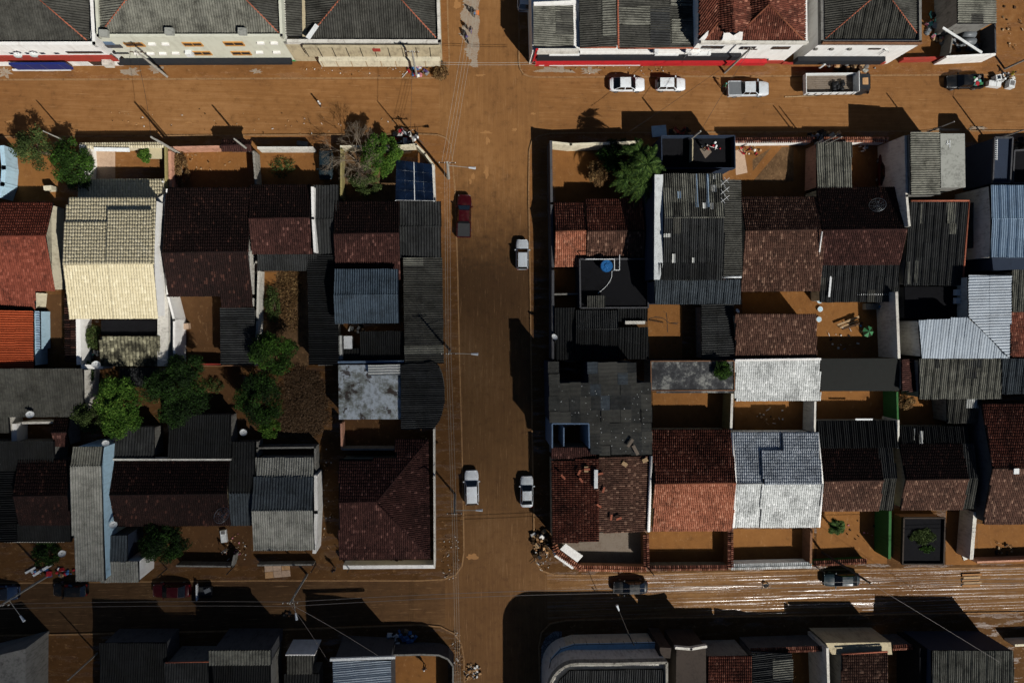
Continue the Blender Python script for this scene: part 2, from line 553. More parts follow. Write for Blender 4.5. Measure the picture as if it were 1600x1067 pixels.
def leaf_mat(name, a, b, c):
    t = NT(name)
    col = t.ramp(t.attr('tone'), [(0.0, C(a)), (0.55, C(b)), (1.0, C(c))])
    t.out(col, 0.7, 0.0, 0.12)
    t.b.inputs['Subsurface Weight'].default_value = 0.0
    tr = t.n('ShaderNodeBsdfTranslucent')
    t.link(col, tr.inputs['Color'])
    mx = t.n('ShaderNodeMixShader')
    mx.inputs[0].default_value = 0.25
    t.link(t.b.outputs[0], mx.inputs[1])
    t.link(tr.outputs[0], mx.inputs[2])
    t.link(mx.outputs[0], t.t.nodes['Material Output'].inputs['Surface'])


leaf_mat('leaf_green', '#14210c', '#2b4216', '#4f7428')
leaf_mat('leaf_bright', '#1a2c0c', '#3c5c1c', '#6f8c38')
leaf_mat('leaf_dark', '#0e180a', '#1e3012', '#3c5c22')
leaf_mat('leaf_olive', '#1c2612', '#3c4a24', '#6a7a44')
leaf_mat('leaf_dry', '#3a2a18', '#6a5032', '#a08458')
leaf_mat('brush_dry', '#3a2a1c', '#5e4934', '#86705a')
leaf_mat('leaf_palm', '#121e0c', '#2b4218', '#647c3a')
painted('bark', '#6a5c4c', '#2a221a', 0.7, 0.9, 4.0)
painted('twig', '#8a7c6a', '#4a3c2e', 0.6, 0.9, 4.0)


# ------------------------------------------------------------------ roofs
SKX, SKY = 0.014, -0.004          # how the street grid leans in the photograph


def corners(rect):
    """pixel corners TL, TR, BR, BL of a roof given as (x0, y0, x1, y1) or as four points"""
    if len(rect) == 4 and not isinstance(rect[0], (tuple, list)):
        x0, y0, x1, y1 = rect
        xc, yc = (x0 + x1) / 2, (y0 + y1) / 2
        return [(x + SKX * (y - yc), y + SKY * (x - xc)) for x, y in ((x0, y0), (x1, y0), (x1, y1), (x0, y1))]
    return list(rect)


def frame_of(poly):
    n = Vector((0, 0, 0))
    for i in range(len(poly)):
        a, b = poly[i], poly[(i + 1) % len(poly)]
        n += Vector(((a.y - b.y) * (a.z + b.z), (a.z - b.z) * (a.x + b.x), (a.x - b.x) * (a.y + b.y)))
    n.normalize()
    if n.z < 0:
        n = -n
    d = Vector((n.x, n.y, 0))
    if d.length < 1e-4:
        d = Vector((0, -1, 0))
    d = (d - n * d.dot(n)).normalized()
    return d.cross(n), d, n           # across, down, up


def inside(poly2, x, y):
    """vectorised point in polygon"""
    res = np.zeros(x.shape, bool)
    n = len(poly2)
    for i in range(n):
        (x1, y1), (x2, y2) = poly2[i], poly2[(i + 1) % n]
        if abs(y2 - y1) < 1e-12:
            continue
        c = ((y1 > y) != (y2 > y)) & (x < (x2 - x1) * (y - y1) / (y2 - y1) + x1)
        res ^= c
    return res


def tile_slope(poly, mat, roof, pitch=0.25, row=0.37, depth=1.0, step=0.042):
    poly = [Vector(p) for p in poly]
    a, d, n = frame_of(poly)
    o = poly[0]
    q = [((p - o).dot(a), (p - o).dot(d)) for p in poly]
    u0, u1 = min(p[0] for p in q), max(p[0] for p in q)
    v0, v1 = min(p[1] for p in q), max(p[1] for p in q)
    nu, nv = max(2, round((u1 - u0) / pitch)), max(2, round((v1 - v0) / row))
    pu, pv = (u1 - u0) / nu, (v1 - v0) / nv
    jj, ii = np.meshgrid(np.arange(nv), np.arange(nu), indexing='ij')
    ii, jj = ii.ravel(), jj.ravel()
    keep = inside(q, u0 + (ii + 0.5) * pu, v0 + (jj + 0.5) * pv)
    ii, jj = ii[keep], jj[keep]
    k = len(ii)
    if k == 0:
        return
    fu = np.array([0.02, 0.22, 0.5, 0.78, 0.98])
    fz = np.array([-0.04, 0.06, 0.10, 0.06, -0.04]) * depth
    jit = rng.normal(0, 0.007, k)
    wob = rng.normal(0, 0.012, k)
    U = np.empty((k, 15))
    V = np.empty((k, 15))
    Z = np.empty((k, 15))
    for r_, (fv, dz) in enumerate(((-0.10, 0.0), (1.0, step), (1.0, -0.02))):
        sl = slice(r_ * 5, r_ * 5 + 5)
        U[:, sl] = u0 + (ii[:, None] + fu) * pu + (wob[:, None] if r_ else 0)
        V[:, sl] = v0 + (jj[:, None] + fv) * pv + wob[:, None]
        Z[:, sl] = 0.02 + fz + dz + jit[:, None]
    A, D, N, O = (np.array(x) for x in (a, d, n, o))
    co = O + U[..., None] * A + V[..., None] * D + Z[..., None] * N
    base = []
    for r_ in (0, 1):
        for c in range(4):
            base.append([r_ * 5 + c, r_ * 5 + 5 + c, r_ * 5 + 6 + c, r_ * 5 + 1 + c])
    F = (np.array(base)[None] + (np.arange(k) * 15)[:, None, None]).reshape(-1)
    me = bpy.data.meshes.new('roof_tiles')
    me.vertices.add(k * 15)
    me.vertices.foreach_set('co', co.ravel())
    me.loops.add(len(F))
    me.loops.foreach_set('vertex_index', F)
    me.polygons.add(k * 8)
    me.polygons.foreach_set('loop_start', np.arange(k * 8) * 4)
    me.update(calc_edges=True)
    tone = np.repeat(np.clip(rng.normal(0.5, 0.14, k) + (rng.random(k) > 0.95) * 0.42, 0, 1), 8)
    at = me.attributes.new('tone', 'FLOAT', 'FACE')
    at.data.foreach_set('value', tone.astype(np.float32))
    me.materials.append(M[mat])
    ob = new_obj('roof_tiles', me)
    ob['kind'] = 'stuff'
    adopt(ob, roof)
    return ob


_sheets = {}


def sheet_mesh(w, l, mat, pitch, amp):
    key = (round(w, 3), round(l, 3), mat, pitch, amp)
    if key in _sheets:
        return _sheets[key]
    nw = max(1, round(w / pitch))
    pts = nw * 6
    vs, fs = [], []
    for j, (y, dz) in enumerate(((-0.07, 0.0), (l, 0.022))):
        for i in range(pts + 1):
            x = (w + 0.05) * i / pts
            vs.append((x, y, amp * math.cos(2 * math.pi * i / 6) + dz + amp + 0.02))
    m = pts + 1
    fs = [(i, m + i, m + i + 1, i + 1) for i in range(pts)]
    me = bpy.data.meshes.new('roof_sheet')
    me.from_pydata(vs, [], fs)
    me.polygons.foreach_set('use_smooth', [True] * len(fs))
    me.materials.append(M[mat])
    me.update()
    _sheets[key] = me
    return me


def sheet_slope(poly, mat, roof, w=1.08, l=1.9, pitch=0.29, amp=0.082, odd=None, odd_p=0.0, miss=0.0, jit=0.012):
    """lay ribbed sheets down a slope, each an object; those on the edge are cut to it"""
    poly = [Vector(p) for p in poly]
    a, d, n = frame_of(poly)
    o = poly[0]
    q = [((p - o).dot(a), (p - o).dot(d)) for p in poly]
    if sum(q[i][0] * q[(i + 1) % len(q)][1] - q[(i + 1) % len(q)][0] * q[i][1] for i in range(len(q))) < 0:
        q = q[::-1]
    u0, u1 = min(p[0] for p in q), max(p[0] for p in q)
    v0, v1 = min(p[1] for p in q), max(p[1] for p in q)
    nu, nv = max(1, round((u1 - u0) / w)), max(1, round((v1 - v0) / l))
    w_, l_ = (u1 - u0) / nu, (v1 - v0) / nv
    rot = Matrix((a, d, n)).transposed().to_4x4()
    for j in range(nv):
        for i in range(nu):
            if miss and random.random() < miss:
                continue
            mt = odd if (odd and random.random() < odd_p * 0.35) else mat
            x, y = u0 + i * w_, v0 + j * l_
            me = sheet_mesh(w_, l_, mt, pitch, amp)
            edges = [(q[k], q[(k + 1) % len(q)]) for k in range(len(q))]
            cs = [(x, y), (x + w_, y), (x + w_, y + l_), (x, y + l_)]
            cut, out = [], False
            for e0, e1 in edges:
                nx, ny = -(e1[1] - e0[1]), (e1[0] - e0[0])      # inward for ccw
                L = math.hypot(nx, ny)
                if L < 1e-6:
                    continue
                nx, ny = nx / L, ny / L
                s = [(c[0] - e0[0]) * nx + (c[1] - e0[1]) * ny for c in cs]
                if max(s) < 0.12:
                    out = True
                    break
                if min(s) < -0.10:
                    cut.append((e0, nx, ny))
            if out:
                continue
            if cut:
                bm = bmesh.new()
                bm.from_mesh(me)
                for e0, nx, ny in cut:
                    bmesh.ops.bisect_plane(bm, geom=bm.verts[:] + bm.edges[:] + bm.faces[:], plane_co=(e0[0] - x, e0[1] - y, 0), plane_no=(nx, ny, 0), clear_inner=True)
                if not bm.faces:
                    bm.free()
                    continue
                me = bpy.data.meshes.new('roof_sheet')
                bm.to_mesh(me)
                bm.free()
                me.materials.append(M[mt])
                me.polygons.foreach_set('use_smooth', [True] * len(me.polygons))
            ob = new_obj('roof_sheet', me)
            off = a * (x + random.gauss(0, jit)) + d * (y + random.gauss(0, jit * 1.5)) + n * (0.006 * (i % 2) + abs(random.gauss(0, 0.004)))
            ob.parent = roof
            ob.matrix_basis = Matrix.Translation(o + off) @ rot @ Matrix.Rotation(random.gauss(0, 0.0025), 4, 'Z')
    return


def ridge_cap(pts, mat, roof, r=0.11, name='ridge_cap'):
    b = MB()
    for p0, p1 in zip(pts, pts[1:]):
        b.tube(Vector(p0) + Vector((0, 0, 0.06)), Vector(p1) + Vector((0, 0, 0.06)), r, r, 7)
    o = b.build(name, mat, roof, True)
    return o


def lerp(a, b, t):
    return a + (b - a) * t


def bil(c, u, v):
    """c = TL TR BR BL"""
    return lerp(lerp(c[0], c[1], u), lerp(c[3], c[2], u), v)


class House:
    def __init__(s, name, label, cat, anchor, group=None):
        s.root = thing(name, label, cat, P(anchor[0], anchor[1], 0.0), 0.0, group)

    # --- covering
    def cover(s, polys, kind, mat, caps=(), cap_mat=None, deck='slab_dark', opts=None, edge=True):
        """polys: planar slopes; a deck mesh is the roof part, its covering the sub-parts"""
        b = MB()
        for p in polys:
            lo = [Vector(x) - Vector((0, 0, 0.05)) for x in p]
            b.add(lo, [tuple(range(len(lo)))])
        if edge:
            for p in polys:
                for i in range(len(p)):
                    A, B = Vector(p[i]), Vector(p[(i + 1) % len(p)])
                    dz = Vector((0, 0, 0.17))
                    z5 = Vector((0, 0, 0.05))
                    b.add([A - z5, B - z5, B - dz, A - dz], [(0, 1, 2, 3)])
        roof = b.build('roof', deck, s.root)
        s.roof = roof
        o = opts or {}
        for k, p in enumerate(polys):
            m = mat[k] if isinstance(mat, (list, tuple)) else mat
            if kind == 'tile':
                tile_slope(p, m, roof, **o)
            elif kind == 'sheet':
                sheet_slope(p, m, roof, **o)
        for c in caps:
            ridge_cap(c, cap_mat or (mat[0] if isinstance(mat, (list, tuple)) else mat), roof, 0.11 if kind == 'tile' else 0.09)
        return roof

    def walls(s, foot, tops, mat, z0=0.0, name='wall'):
        """foot: list of world points round the building, tops: heights"""
        b = MB()
        b.prism([(p.x, p.y) for p in foot], z0, list(tops))
        return b.build(name, mat, s.root)

    # --- shapes
    def gable(s, rect, he, hr, ridge, kind, mat, wall='dirty_white_wall', axis='x', over=0.28, cap=None, opts=None, caps=True, he2=None, deck='slab_dark', hip0=0.0, hip1=0.0):
        """ridge along the photograph's x (axis 'x', ridge = its pixel y) or y; he2 = height of the second eave"""
        c = corners(rect)
        he2 = he if he2 is None else he2
        hr = max(he, he2) + (hr - max(he, he2)) * 0.8
        hs = [he, he, he2, he2] if axis == 'x' else [he, he2, he2, he]
        w = [P(c[i][0], c[i][1], hs[i]) for i in range(4)]
        lo, hi = 0.02, 0.98
        for _ in range(30):
            t = (lo + hi) / 2
            if axis == 'x':
                mpt = bil(w, 0.5, t)
                val = PX((mpt.x, mpt.y, hr))[1]
            else:
                mpt = bil(w, t, 0.5)
                val = PX((mpt.x, mpt.y, hr))[0]
            if val < ridge:
                lo = t
            else:
                hi = t
        s.t = t
        if axis == 'x':
            r0, r1 = bil(w, hip0, t), bil(w, 1 - hip1, t)
        else:
            r0, r1 = bil(w, t, hip0), bil(w, t, 1 - hip1)
        r0.z = r1.z = hr
        if axis == 'x':
            polys = [[r0, r1, w[1], w[0]], [r1, r0, w[3], w[2]]]
            ends = [[r0, w[0], w[3]], [r1, w[2], w[1]]]
        else:
            polys = [[r1, r0, w[0], w[3]], [r0, r1, w[2], w[1]]]
            ends = [[r0, w[1], w[0]], [r1, w[3], w[2]]]
        cl = [[r0, r1]] if caps else []
        for hp, e, r, cs in ((hip0, ends[0], r0, None), (hip1, ends[1], r1, None)):
            if hp > 0:
                polys.append(e)
                if caps:
                    cl += [[r, e[1]], [r, e[2]]]
        roof = s.cover(polys, kind, mat, cl, cap, deck, opts)
        if wall:
            la = (w[1] - w[0]).length
            lb = (w[3] - w[0]).length
            eu, ev = over / la, over / lb
            if axis == 'x':
                ft = [bil(w, eu, ev), bil(w, 1 - eu, ev), bil(w, 1 - eu, t), bil(w, 1 - eu, 1 - ev), bil(w, eu, 1 - ev), bil(w, eu, t)]
                g = [hip1 > 0, hip0 > 0]
                tops = [he, he, (he if g[0] else hr), he2, he2, (he if g[1] else hr)]
            else:
                ft = [bil(w, eu, ev), bil(w, t, ev), bil(w, 1 - eu, ev), bil(w, 1 - eu, 1 - ev), bil(w, t, 1 - ev), bil(w, eu, 1 - ev)]
                tops = [he, (he if hip0 else hr), he2, he2, (he if hip1 else hr), he]
            s.walls(ft, [x - 0.12 for x in tops], wall)
        s.w, s.r0, s.r1 = w, r0, r1
        return s

    def shed(s, rect, hs, kind, mat, wall='dirty_white_wall', over=0.2, opts=None, deck='slab_dark', z0=0.0, edge=True):
        """one slope; hs = (h_at_TL, TR, BR, BL) or (top, bottom) or ('x', left, right)"""
        c = corners(rect)
        if len(hs) == 2:
            hs = (hs[0], hs[0], hs[1], hs[1])
        elif hs[0] == 'x':
            hs = (hs[1], hs[2], hs[2], hs[1])
        w = [P(c[i][0], c[i][1], hs[i]) for i in range(len(c))]
        s.cover([w], kind, mat, (), None, deck, opts, edge)
        if wall:
            if len(w) == 4:
                eu, ev = over / (w[1] - w[0]).length, over / (w[3] - w[0]).length
                ft = [bil(w, eu, ev), bil(w, 1 - eu, ev), bil(w, 1 - eu, 1 - ev), bil(w, eu, 1 - ev)]
            else:
                cc = sum(w, Vector()) / len(w)
                ft = [cc + (p - cc) * 0.96 for p in w]
            s.walls(ft, [p.z - 0.14 for p in ft], wall, z0)
        s.w = w
        return s

    def shed_poly(s, pts, h_hi, h_lo, down, kind, mat, wall=None, opts=None, z0=0.0):
        """pixel polygon sloping from h_hi to h_lo along pixel direction down (dx, dy)"""
        pr = [p[0] * down[0] + p[1] * down[1] for p in pts]
        a, b = min(pr), max(pr)
        # solve a world plane through three reference points
        hs = [h_hi + (h_lo - h_hi) * (v - a) / (b - a) for v in pr]
        w = [P(p[0], p[1], h) for p, h in zip(pts, hs)]
        # flatten to the best plane
        A = np.array([[p.x, p.y, 1] for p in w])
        co, *_ = np.linalg.lstsq(A, np.array([p.z for p in w]), rcond=None)
        w = [Vector((p.x, p.y, float(co[0] * p.x + co[1] * p.y + co[2]))) for p in w]
        s.cover([w], kind, mat, (), None, 'slab_dark', opts)
        if wall:
            cc = sum(w, Vector()) / len(w)
            ft = [cc + (p - cc) * 0.96 for p in w]
            s.walls(ft, [p.z - 0.14 for p in ft], wall, z0)
        s.w = w
        return s

    def flat(s, rect, h, mat, wall='grey_wall', parapet=0.0, pmat=None, thick=0.2, t=0.18):
        c = corners(rect)
        w = [P(x, y, h) for x, y in c]
        xy = [(p.x, p.y) for p in w]
        MB().prism(xy, h - thick, h).build('roof', mat, s.root)
        cc = sum(w, Vector()) / len(w)
        ft = [cc + (p - cc) * 0.985 for p in w]
        s.walls(ft, [h - thick - 0.003] * len(ft), wall)
        if parapet:
            b = MB()
            n = len(w)
            for i in range(n):
                A, B = w[i], w[(i + 1) % n]
                bar(b, A, B, t, h + 0.002, h + parapet, 0.0)
            b.build('parapet', pmat or wall, s.root)
        s.w = w
        return s


def bar(b, A, B, t, z0, z1, ext=0.0):
    """an upright strip of wall from A to B, t thick"""
    A, B = Vector((A[0], A[1], 0)), Vector((B[0], B[1], 0))
    d = (B - A)
    L = d.length
    if L < 1e-4:
        return
    d /= L
    nrm = Vector((-d.y, d.x, 0)) * t / 2
    A = A - d * ext
    B = B + d * ext
    b.prism([(p.x, p.y) for p in (A + nrm, B + nrm, B - nrm, A - nrm)], z0, z1)


def yard_wall(label, pts, h=2.2, t=0.16, mat='grey_wall', cope=None, group=None, name='yard_wall', z0=0.0, cat='wall', px_h=None):
    """a boundary wall whose top runs through the given pixels; cope: material of its coping tiles or cap"""
    w = [P(x, y, h if px_h is None else px_h) for x, y in pts]
    root = thing(name, label, cat, (w[0].x, w[0].y, 0), 0, group)
    b = MB()
    for i in range(len(w) - 1):
        bar(b, w[i], w[i + 1], t + 0.0015 * i, z0, h, t / 2 if len(w) > 2 else 0)
    b.build('wall_body', mat, root)
    if cope:
        kind, cm = cope
        if kind == 'tile':
            b = MB()
            for A, B in zip(w, w[1:]):
                L = (B - A).length
                k = max(1, int(L / 0.27))
                d = (B - A).normalized()
                nr = Vector((-d.y, d.x, 0))
                for i in range(k):
                    c = A + (B - A) * ((i + 0.5) / k)
                    c.z = h + 0.05
                    for sgn in (-1, 1):
                        p0 = c + nr * 0.02 * sgn + Vector((0, 0, 0.10))
                        p1 = c + nr * (t / 2 + 0.2) * sgn + Vector((0, 0, -0.02))
                        b.tube(p0, p1, 0.10, 0.115, 5, False)
            o = b.build('coping_tiles', cm, root)
            o['kind'] = 'stuff'
            a = o.data.attributes.new('tone', 'FLOAT', 'FACE')
            a.data.foreach_set('value', np.repeat(rng.random(len(o.data.polygons) // 5), 5).astype(np.float32))
        else:
            b = MB()
            for A, B in zip(w, w[1:]):
                bar(b, A, B, t + 0.1, h + 0.001, h + 0.07, 0)
            b.build('coping', cm, root)
    return root


def patch_sheets(H, quads, mat, dz=0.07):
    """odd sheets laid over the last slope of H, given by pixel boxes"""
    a_, b_, c_ = H.w[0], H.w[1], H.w[2]
    n_ = (b_ - a_).cross(c_ - a_)
    o_ = Vector((0, 0, CAM_H))
    for x0, y0, x1, y1 in quads:
        ps = []
        for x, y in corners((x0, y0, x1, y1)):
            d = ROT @ Vector((x - CX, -(y - CY), -FOC))
            ps.append(o_ + d * ((a_ - o_).dot(n_) / d.dot(n_)) + Vector((0, 0, dz)))
        sheet_slope(ps, mat, H.roof, w=9, l=9)


def floor_sheet(name, pts, mat, z=PAVE + 0.004):
    w = [P(x, y, z) for x, y in pts]
    o = mesh(name, w, [tuple(range(len(w)))], mat)
    if o.data.polygons[0].normal.z < 0:
        o.data.flip_normals()
    return struct(o)
# ------------------------------------------------------------------ the setting
g = mesh('ground', [(-900, -900, -0.012), (900, -900, -0.012), (900, 900, -0.012), (-900, 900, -0.012)], [(0, 1, 2, 3)], 'mud_ground')
struct(g)


def road(name, pts, mat, z):
    o = mesh(name, [P(x, y, z) for x, y in pts], [tuple(range(len(pts)))], mat)
    if o.data.polygons[0].normal.z < 0:
        o.data.flip_normals()
    return struct(o)


road('road_north', [(-300, 98), (1900, 90), (1900, 232), (-300, 240)], 'mud_road_x', -0.006)
road('road_south', [(780, 870), (1900, 862), (1900, 985), (780, 1000)], 'mud_road_wet', -0.006)
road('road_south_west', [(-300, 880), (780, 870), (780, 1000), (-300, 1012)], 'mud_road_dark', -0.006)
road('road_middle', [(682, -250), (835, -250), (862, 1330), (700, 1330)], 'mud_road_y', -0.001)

FAR = 3000


def block(name, kerb, far):
    """a raised block: kerb = its street edge in pixels, far = the off-picture corners"""
    pts = [P(x, y, PAVE) for x, y in kerb] + [P(x, y, PAVE) for x, y in far]
    xy = [(p.x, p.y) for p in pts]
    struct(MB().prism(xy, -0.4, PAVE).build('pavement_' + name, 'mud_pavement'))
    b = MB()
    kp = pts[:len(kerb)]
    for A, B in zip(kp, kp[1:]):
        bar(b, A, B, 0.17, -0.2, PAVE + 0.012, 0.02)
    struct(b.build('kerb_' + name, 'kerb_stone'))


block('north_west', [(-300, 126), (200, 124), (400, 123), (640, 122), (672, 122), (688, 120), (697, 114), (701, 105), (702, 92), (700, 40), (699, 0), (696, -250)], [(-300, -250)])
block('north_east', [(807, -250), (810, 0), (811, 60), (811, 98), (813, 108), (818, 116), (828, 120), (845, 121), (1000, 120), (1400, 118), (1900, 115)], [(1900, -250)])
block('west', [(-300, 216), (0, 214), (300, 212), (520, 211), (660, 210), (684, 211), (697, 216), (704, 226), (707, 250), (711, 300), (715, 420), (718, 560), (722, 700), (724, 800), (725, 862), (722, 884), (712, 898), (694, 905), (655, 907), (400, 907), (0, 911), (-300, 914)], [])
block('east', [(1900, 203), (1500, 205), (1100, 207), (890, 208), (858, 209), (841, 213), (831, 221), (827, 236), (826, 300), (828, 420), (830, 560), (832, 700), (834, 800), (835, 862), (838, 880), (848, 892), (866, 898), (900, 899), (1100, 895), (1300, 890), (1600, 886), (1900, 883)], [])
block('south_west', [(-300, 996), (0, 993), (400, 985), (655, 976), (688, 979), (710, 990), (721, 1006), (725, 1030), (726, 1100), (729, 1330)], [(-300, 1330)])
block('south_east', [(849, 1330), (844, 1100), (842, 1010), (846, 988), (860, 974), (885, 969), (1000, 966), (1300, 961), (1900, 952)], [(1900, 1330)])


# thin unseen cloud high above, added towards the sun and shaped to dim streets
def build_cloud():
    Z = 260.0
    off = SUN_DIR * (Z / SUN_DIR.z)
    blobs = [((-100, 1060), 48, 22, 1.4), ((330, 950), 24, 12, 0.5), ((560, 560), 17, 20, 0.85), ((760, 620), 15, 19, 0.55), ((960, 560), 17, 15, 0.45), ((300, 690), 24, 12, 0.4),
             ((1000, 1090), 30, 9, 0.5), ((1420, 400), 22, 10, 0.35), ((-200, 760), 30, 16, 0.8)]
    cs = [(P(b[0][0], b[0][1], 0), b[1], b[2], b[3]) for b in blobs]
    n = 90
    xs, ys = np.linspace(-170, 120, n), np.linspace(-130, 60, n)
    X, Y = np.meshgrid(xs, ys, indexing='ij')
    tau = np.zeros_like(X)
    for c, rx, ry, a in cs:
        tau += a * np.exp(-((X - c.x) / rx) ** 2 - ((Y - c.y) / ry) ** 2)
    lump = 1 + 0.12 * np.sin(X * 0.21 + 1.3) * np.sin(Y * 0.27) + 0.08 * np.sin(X * 0.47 + Y * 0.39)
    tau = np.clip(tau * lump - 0.06, 0, None)
    dens = 0.16
    th = tau / dens * SUN_DIR.z
    vs, fs = [], []
    idx = -np.ones((2, n, n), int)
    for k, sg in ((0, 1), (1, -0.3)):
        for i in range(n):
            for j in range(n):
                idx[k, i, j] = len(vs)
                t = th[i, j] if th[i, j] > 0 else 0.0
                vs.append((X[i, j] + off.x, Y[i, j] + off.y, Z + (t * 0.7 + 0.004) * (1 if k == 0 else 0) - (t * 0.3 + 0.004) * (1 if k == 1 else 0)))
    for i in range(n - 1):
        for j in range(n - 1):
            fs.append((idx[0, i, j], idx[0, i + 1, j], idx[0, i + 1, j + 1], idx[0, i, j + 1]))
            fs.append((idx[1, i, j], idx[1, i, j + 1], idx[1, i + 1, j + 1], idx[1, i + 1, j]))
    for i in range(n - 1):
        fs.append((idx[0, i, 0], idx[1, i, 0], idx[1, i + 1, 0], idx[0, i + 1, 0]))
        fs.append((idx[0, i, n - 1], idx[0, i + 1, n - 1], idx[1, i + 1, n - 1], idx[1, i, n - 1]))
        fs.append((idx[0, 0, i], idx[0, 0, i + 1], idx[1, 0, i + 1], idx[1, 0, i]))
        fs.append((idx[0, n - 1, i], idx[1, n - 1, i], idx[1, n - 1, i + 1], idx[0, n - 1, i + 1]))
    m = bpy.data.materials.new('cloud_vapour')
    m.use_nodes = True
    t = m.node_tree
    t.nodes.remove(t.nodes['Principled BSDF'])
    v = t.nodes.new('ShaderNodeVolumeScatter')
    v.inputs['Color'].default_value = (0.9, 0.9, 0.9, 1)
    v.inputs['Density'].default_value = dens
    v.inputs['Anisotropy'].default_value = 0.7
    t.links.new(v.outputs[0], t.nodes['Material Output'].inputs['Volume'])
    M['cloud_vapour'] = m
    o = mesh('shade_cloud', vs, fs, m, None, True)
    struct(o)


build_cloud()


# stains and floors lying on the ground
def patch(name, cx, cy, rx, ry, mat, z, n=26, rough=0.35, seed=0):
    r_ = random.Random(seed)
    pts = []
    for k in range(n):
        a = 2 * math.pi * k / n
        q = 1 + r_.uniform(-rough, rough)
        pts.append((cx + rx * q * math.cos(a), cy + ry * q * math.sin(a)))
    w = [P(x, y, z) for x, y in pts]
    c = sum(w, Vector()) / n
    o = mesh(name, [c] + w, [(0, 1 + (k + 1) % n, 1 + k) for k in range(n)], mat)
    if o.data.polygons[0].normal.z < 0:
        o.data.flip_normals()
    return struct(o)


def ribbon(name, left, right, mat, z):
    n = len(left)
    w = [P(x, y, z) for x, y in left] + [P(x, y, z) for x, y in right]
    o = mesh(name, w, [(i, n + i, n + i + 1, i + 1) for i in range(n - 1)], mat)
    if o.data.polygons[0].normal.z < 0:
        o.data.flip_normals()
    return struct(o)


_ys = list(np.arange(-40, 106, 1.5))
_r = random.Random(5)
ribbon('washed_road_strip', [((722 if y < 55 else 722 + (y - 55) * 0.28) + 2.5 * math.sin(y * 0.21) + 1.6 * math.sin(y * 0.53 + 1) + _r.uniform(-2.4, 2.4), y) for y in _ys],
       [((748 if y < 60 else 748 - (y - 60) * 0.05) + 1.2 * math.sin(y * 0.17 + 2) + _r.uniform(-1.2, 1.2), y) for y in _ys], 'washed_asphalt', 0.006)
for i, (x, y, a, b) in enumerate([(8, 114, 10, 7), (205, 112, 14, 6), (242, 108, 12, 6), (98, 104, 20, 3), (870, 110, 26, 6), (922, 112, 14, 6), (400, 112, 8, 3), (1480, 203, 22, 2), (1530, 200, 14, 2.5)]):
    patch('worn_pavement', x, y, a, b, 'washed_asphalt', PAVE + 0.005, 22, 0.5, 40 + i)
for i, (x, y, a, b) in enumerate([(714, 8, 5, 7), (760, 207, 9, 2.2), (762, 220, 3, 6), (760, 270, 4, 9), (740, 276, 3, 6), (735, 283, 2, 4), (738, 870, 8, 5), (749, 118, 9, 2), (833, 178, 4, 2),
                                  (804, 203, 4, 2.5), (15, 190, 6, 1.5), (215, 193, 8, 1.5), (295, 192, 5, 1.5)]):
    patch('mud_splash', x, y, a, b, 'mud_splash', 0.004, 14, 0.45, i)
# ------------------------------------------------------------------ facades
CAMP = Vector((0, 0, CAM_H))


def hsolve(x, y_base, y_top):
    """height at which a plumb wall standing at pixel (x, y_base) shows its top at row y_top"""
    b = P(x, y_base, 0.0)
    lo, hi = 0.0, 30.0
    for _ in range(40):
        m = (lo + hi) / 2
        v = PX((b.x, b.y, m))[1]
        if abs(v - y_base) < abs(y_top - y_base):
            lo = m
        else:
            hi = m
    return m


class Facade:
    """a plumb street front standing on the line between two pixels of its foot"""

    def __init__(s, root, a, b):
        s.root = root
        s.A, s.B = P(a[0], a[1], PAVE), P(b[0], b[1], PAVE)
        s.d = Vector((s.B.x - s.A.x, s.B.y - s.A.y, 0)).normalized()
        s.n = Vector((s.d.y, -s.d.x, 0))            # outward when a is left of b and the street below

    def at(s, px, py):
        d = ROT @ Vector((px - CX, -(py - CY), -FOC))
        t = (s.A - CAMP).dot(s.n) / d.dot(s.n)
        w = CAMP + d * t
        return (w - s.A).dot(s.d), w.z

    def box(s, name, x0, y0, x1, y1, depth, mat, parent=None, back=0.0, b=None):
        """a slab covering the pixel box on the wall, depth proud of it"""
        u0, za = s.at(x0, (y0 + y1) / 2)
        u1, zb = s.at(x1, (y0 + y1) / 2)
        _, zt = s.at((x0 + x1) / 2, y0)
        _, zl = s.at((x0 + x1) / 2, y1)
        return s.slab(name, u0, u1, zl, zt, depth, mat, parent, back, b)

    def slab(s, name, u0, u1, z0, z1, depth, mat, parent=None, back=0.0, b=None):
        if z0 > z1:
            z0, z1 = z1, z0
        mb = b or MB()
        p = [s.A + s.d * u0 + s.n * back, s.A + s.d * u1 + s.n * back, s.A + s.d * u1 + s.n * depth, s.A + s.d * u0 + s.n * depth]
        mb.prism([(q.x, q.y) for q in p], z0, z1)
        if b is None:
            return mb.build(name, mat, parent or s.root)

    def window(s, x0, y0, x1, y1, frame='window_frame_wood', glass='window_dark'):
        f = s.box('window', x0, y0, x1, y1, 0.07, glass)
        b = MB()
        u0, _ = s.at(x0, (y0 + y1) / 2)
        u1, _ = s.at(x1, (y0 + y1) / 2)
        _, zt = s.at((x0 + x1) / 2, y0)
        _, zl = s.at((x0 + x1) / 2, y1)
        for (a0, a1, c0, c1) in ((u0 - 0.06, u1 + 0.06, zl - 0.12, zl), (u0 - 0.06, u1 + 0.06, zt, zt + 0.06), (u0 - 0.06, u0, zl, zt), (u1, u1 + 0.06, zl, zt), ((u0 + u1) / 2 - 0.03, (u0 + u1) / 2 + 0.03, zl, zt)):
            s.slab('', a0, a1, c0, c1, 0.13, None, None, 0.0, b)
        b.build('window_frame', frame, f)
        return f


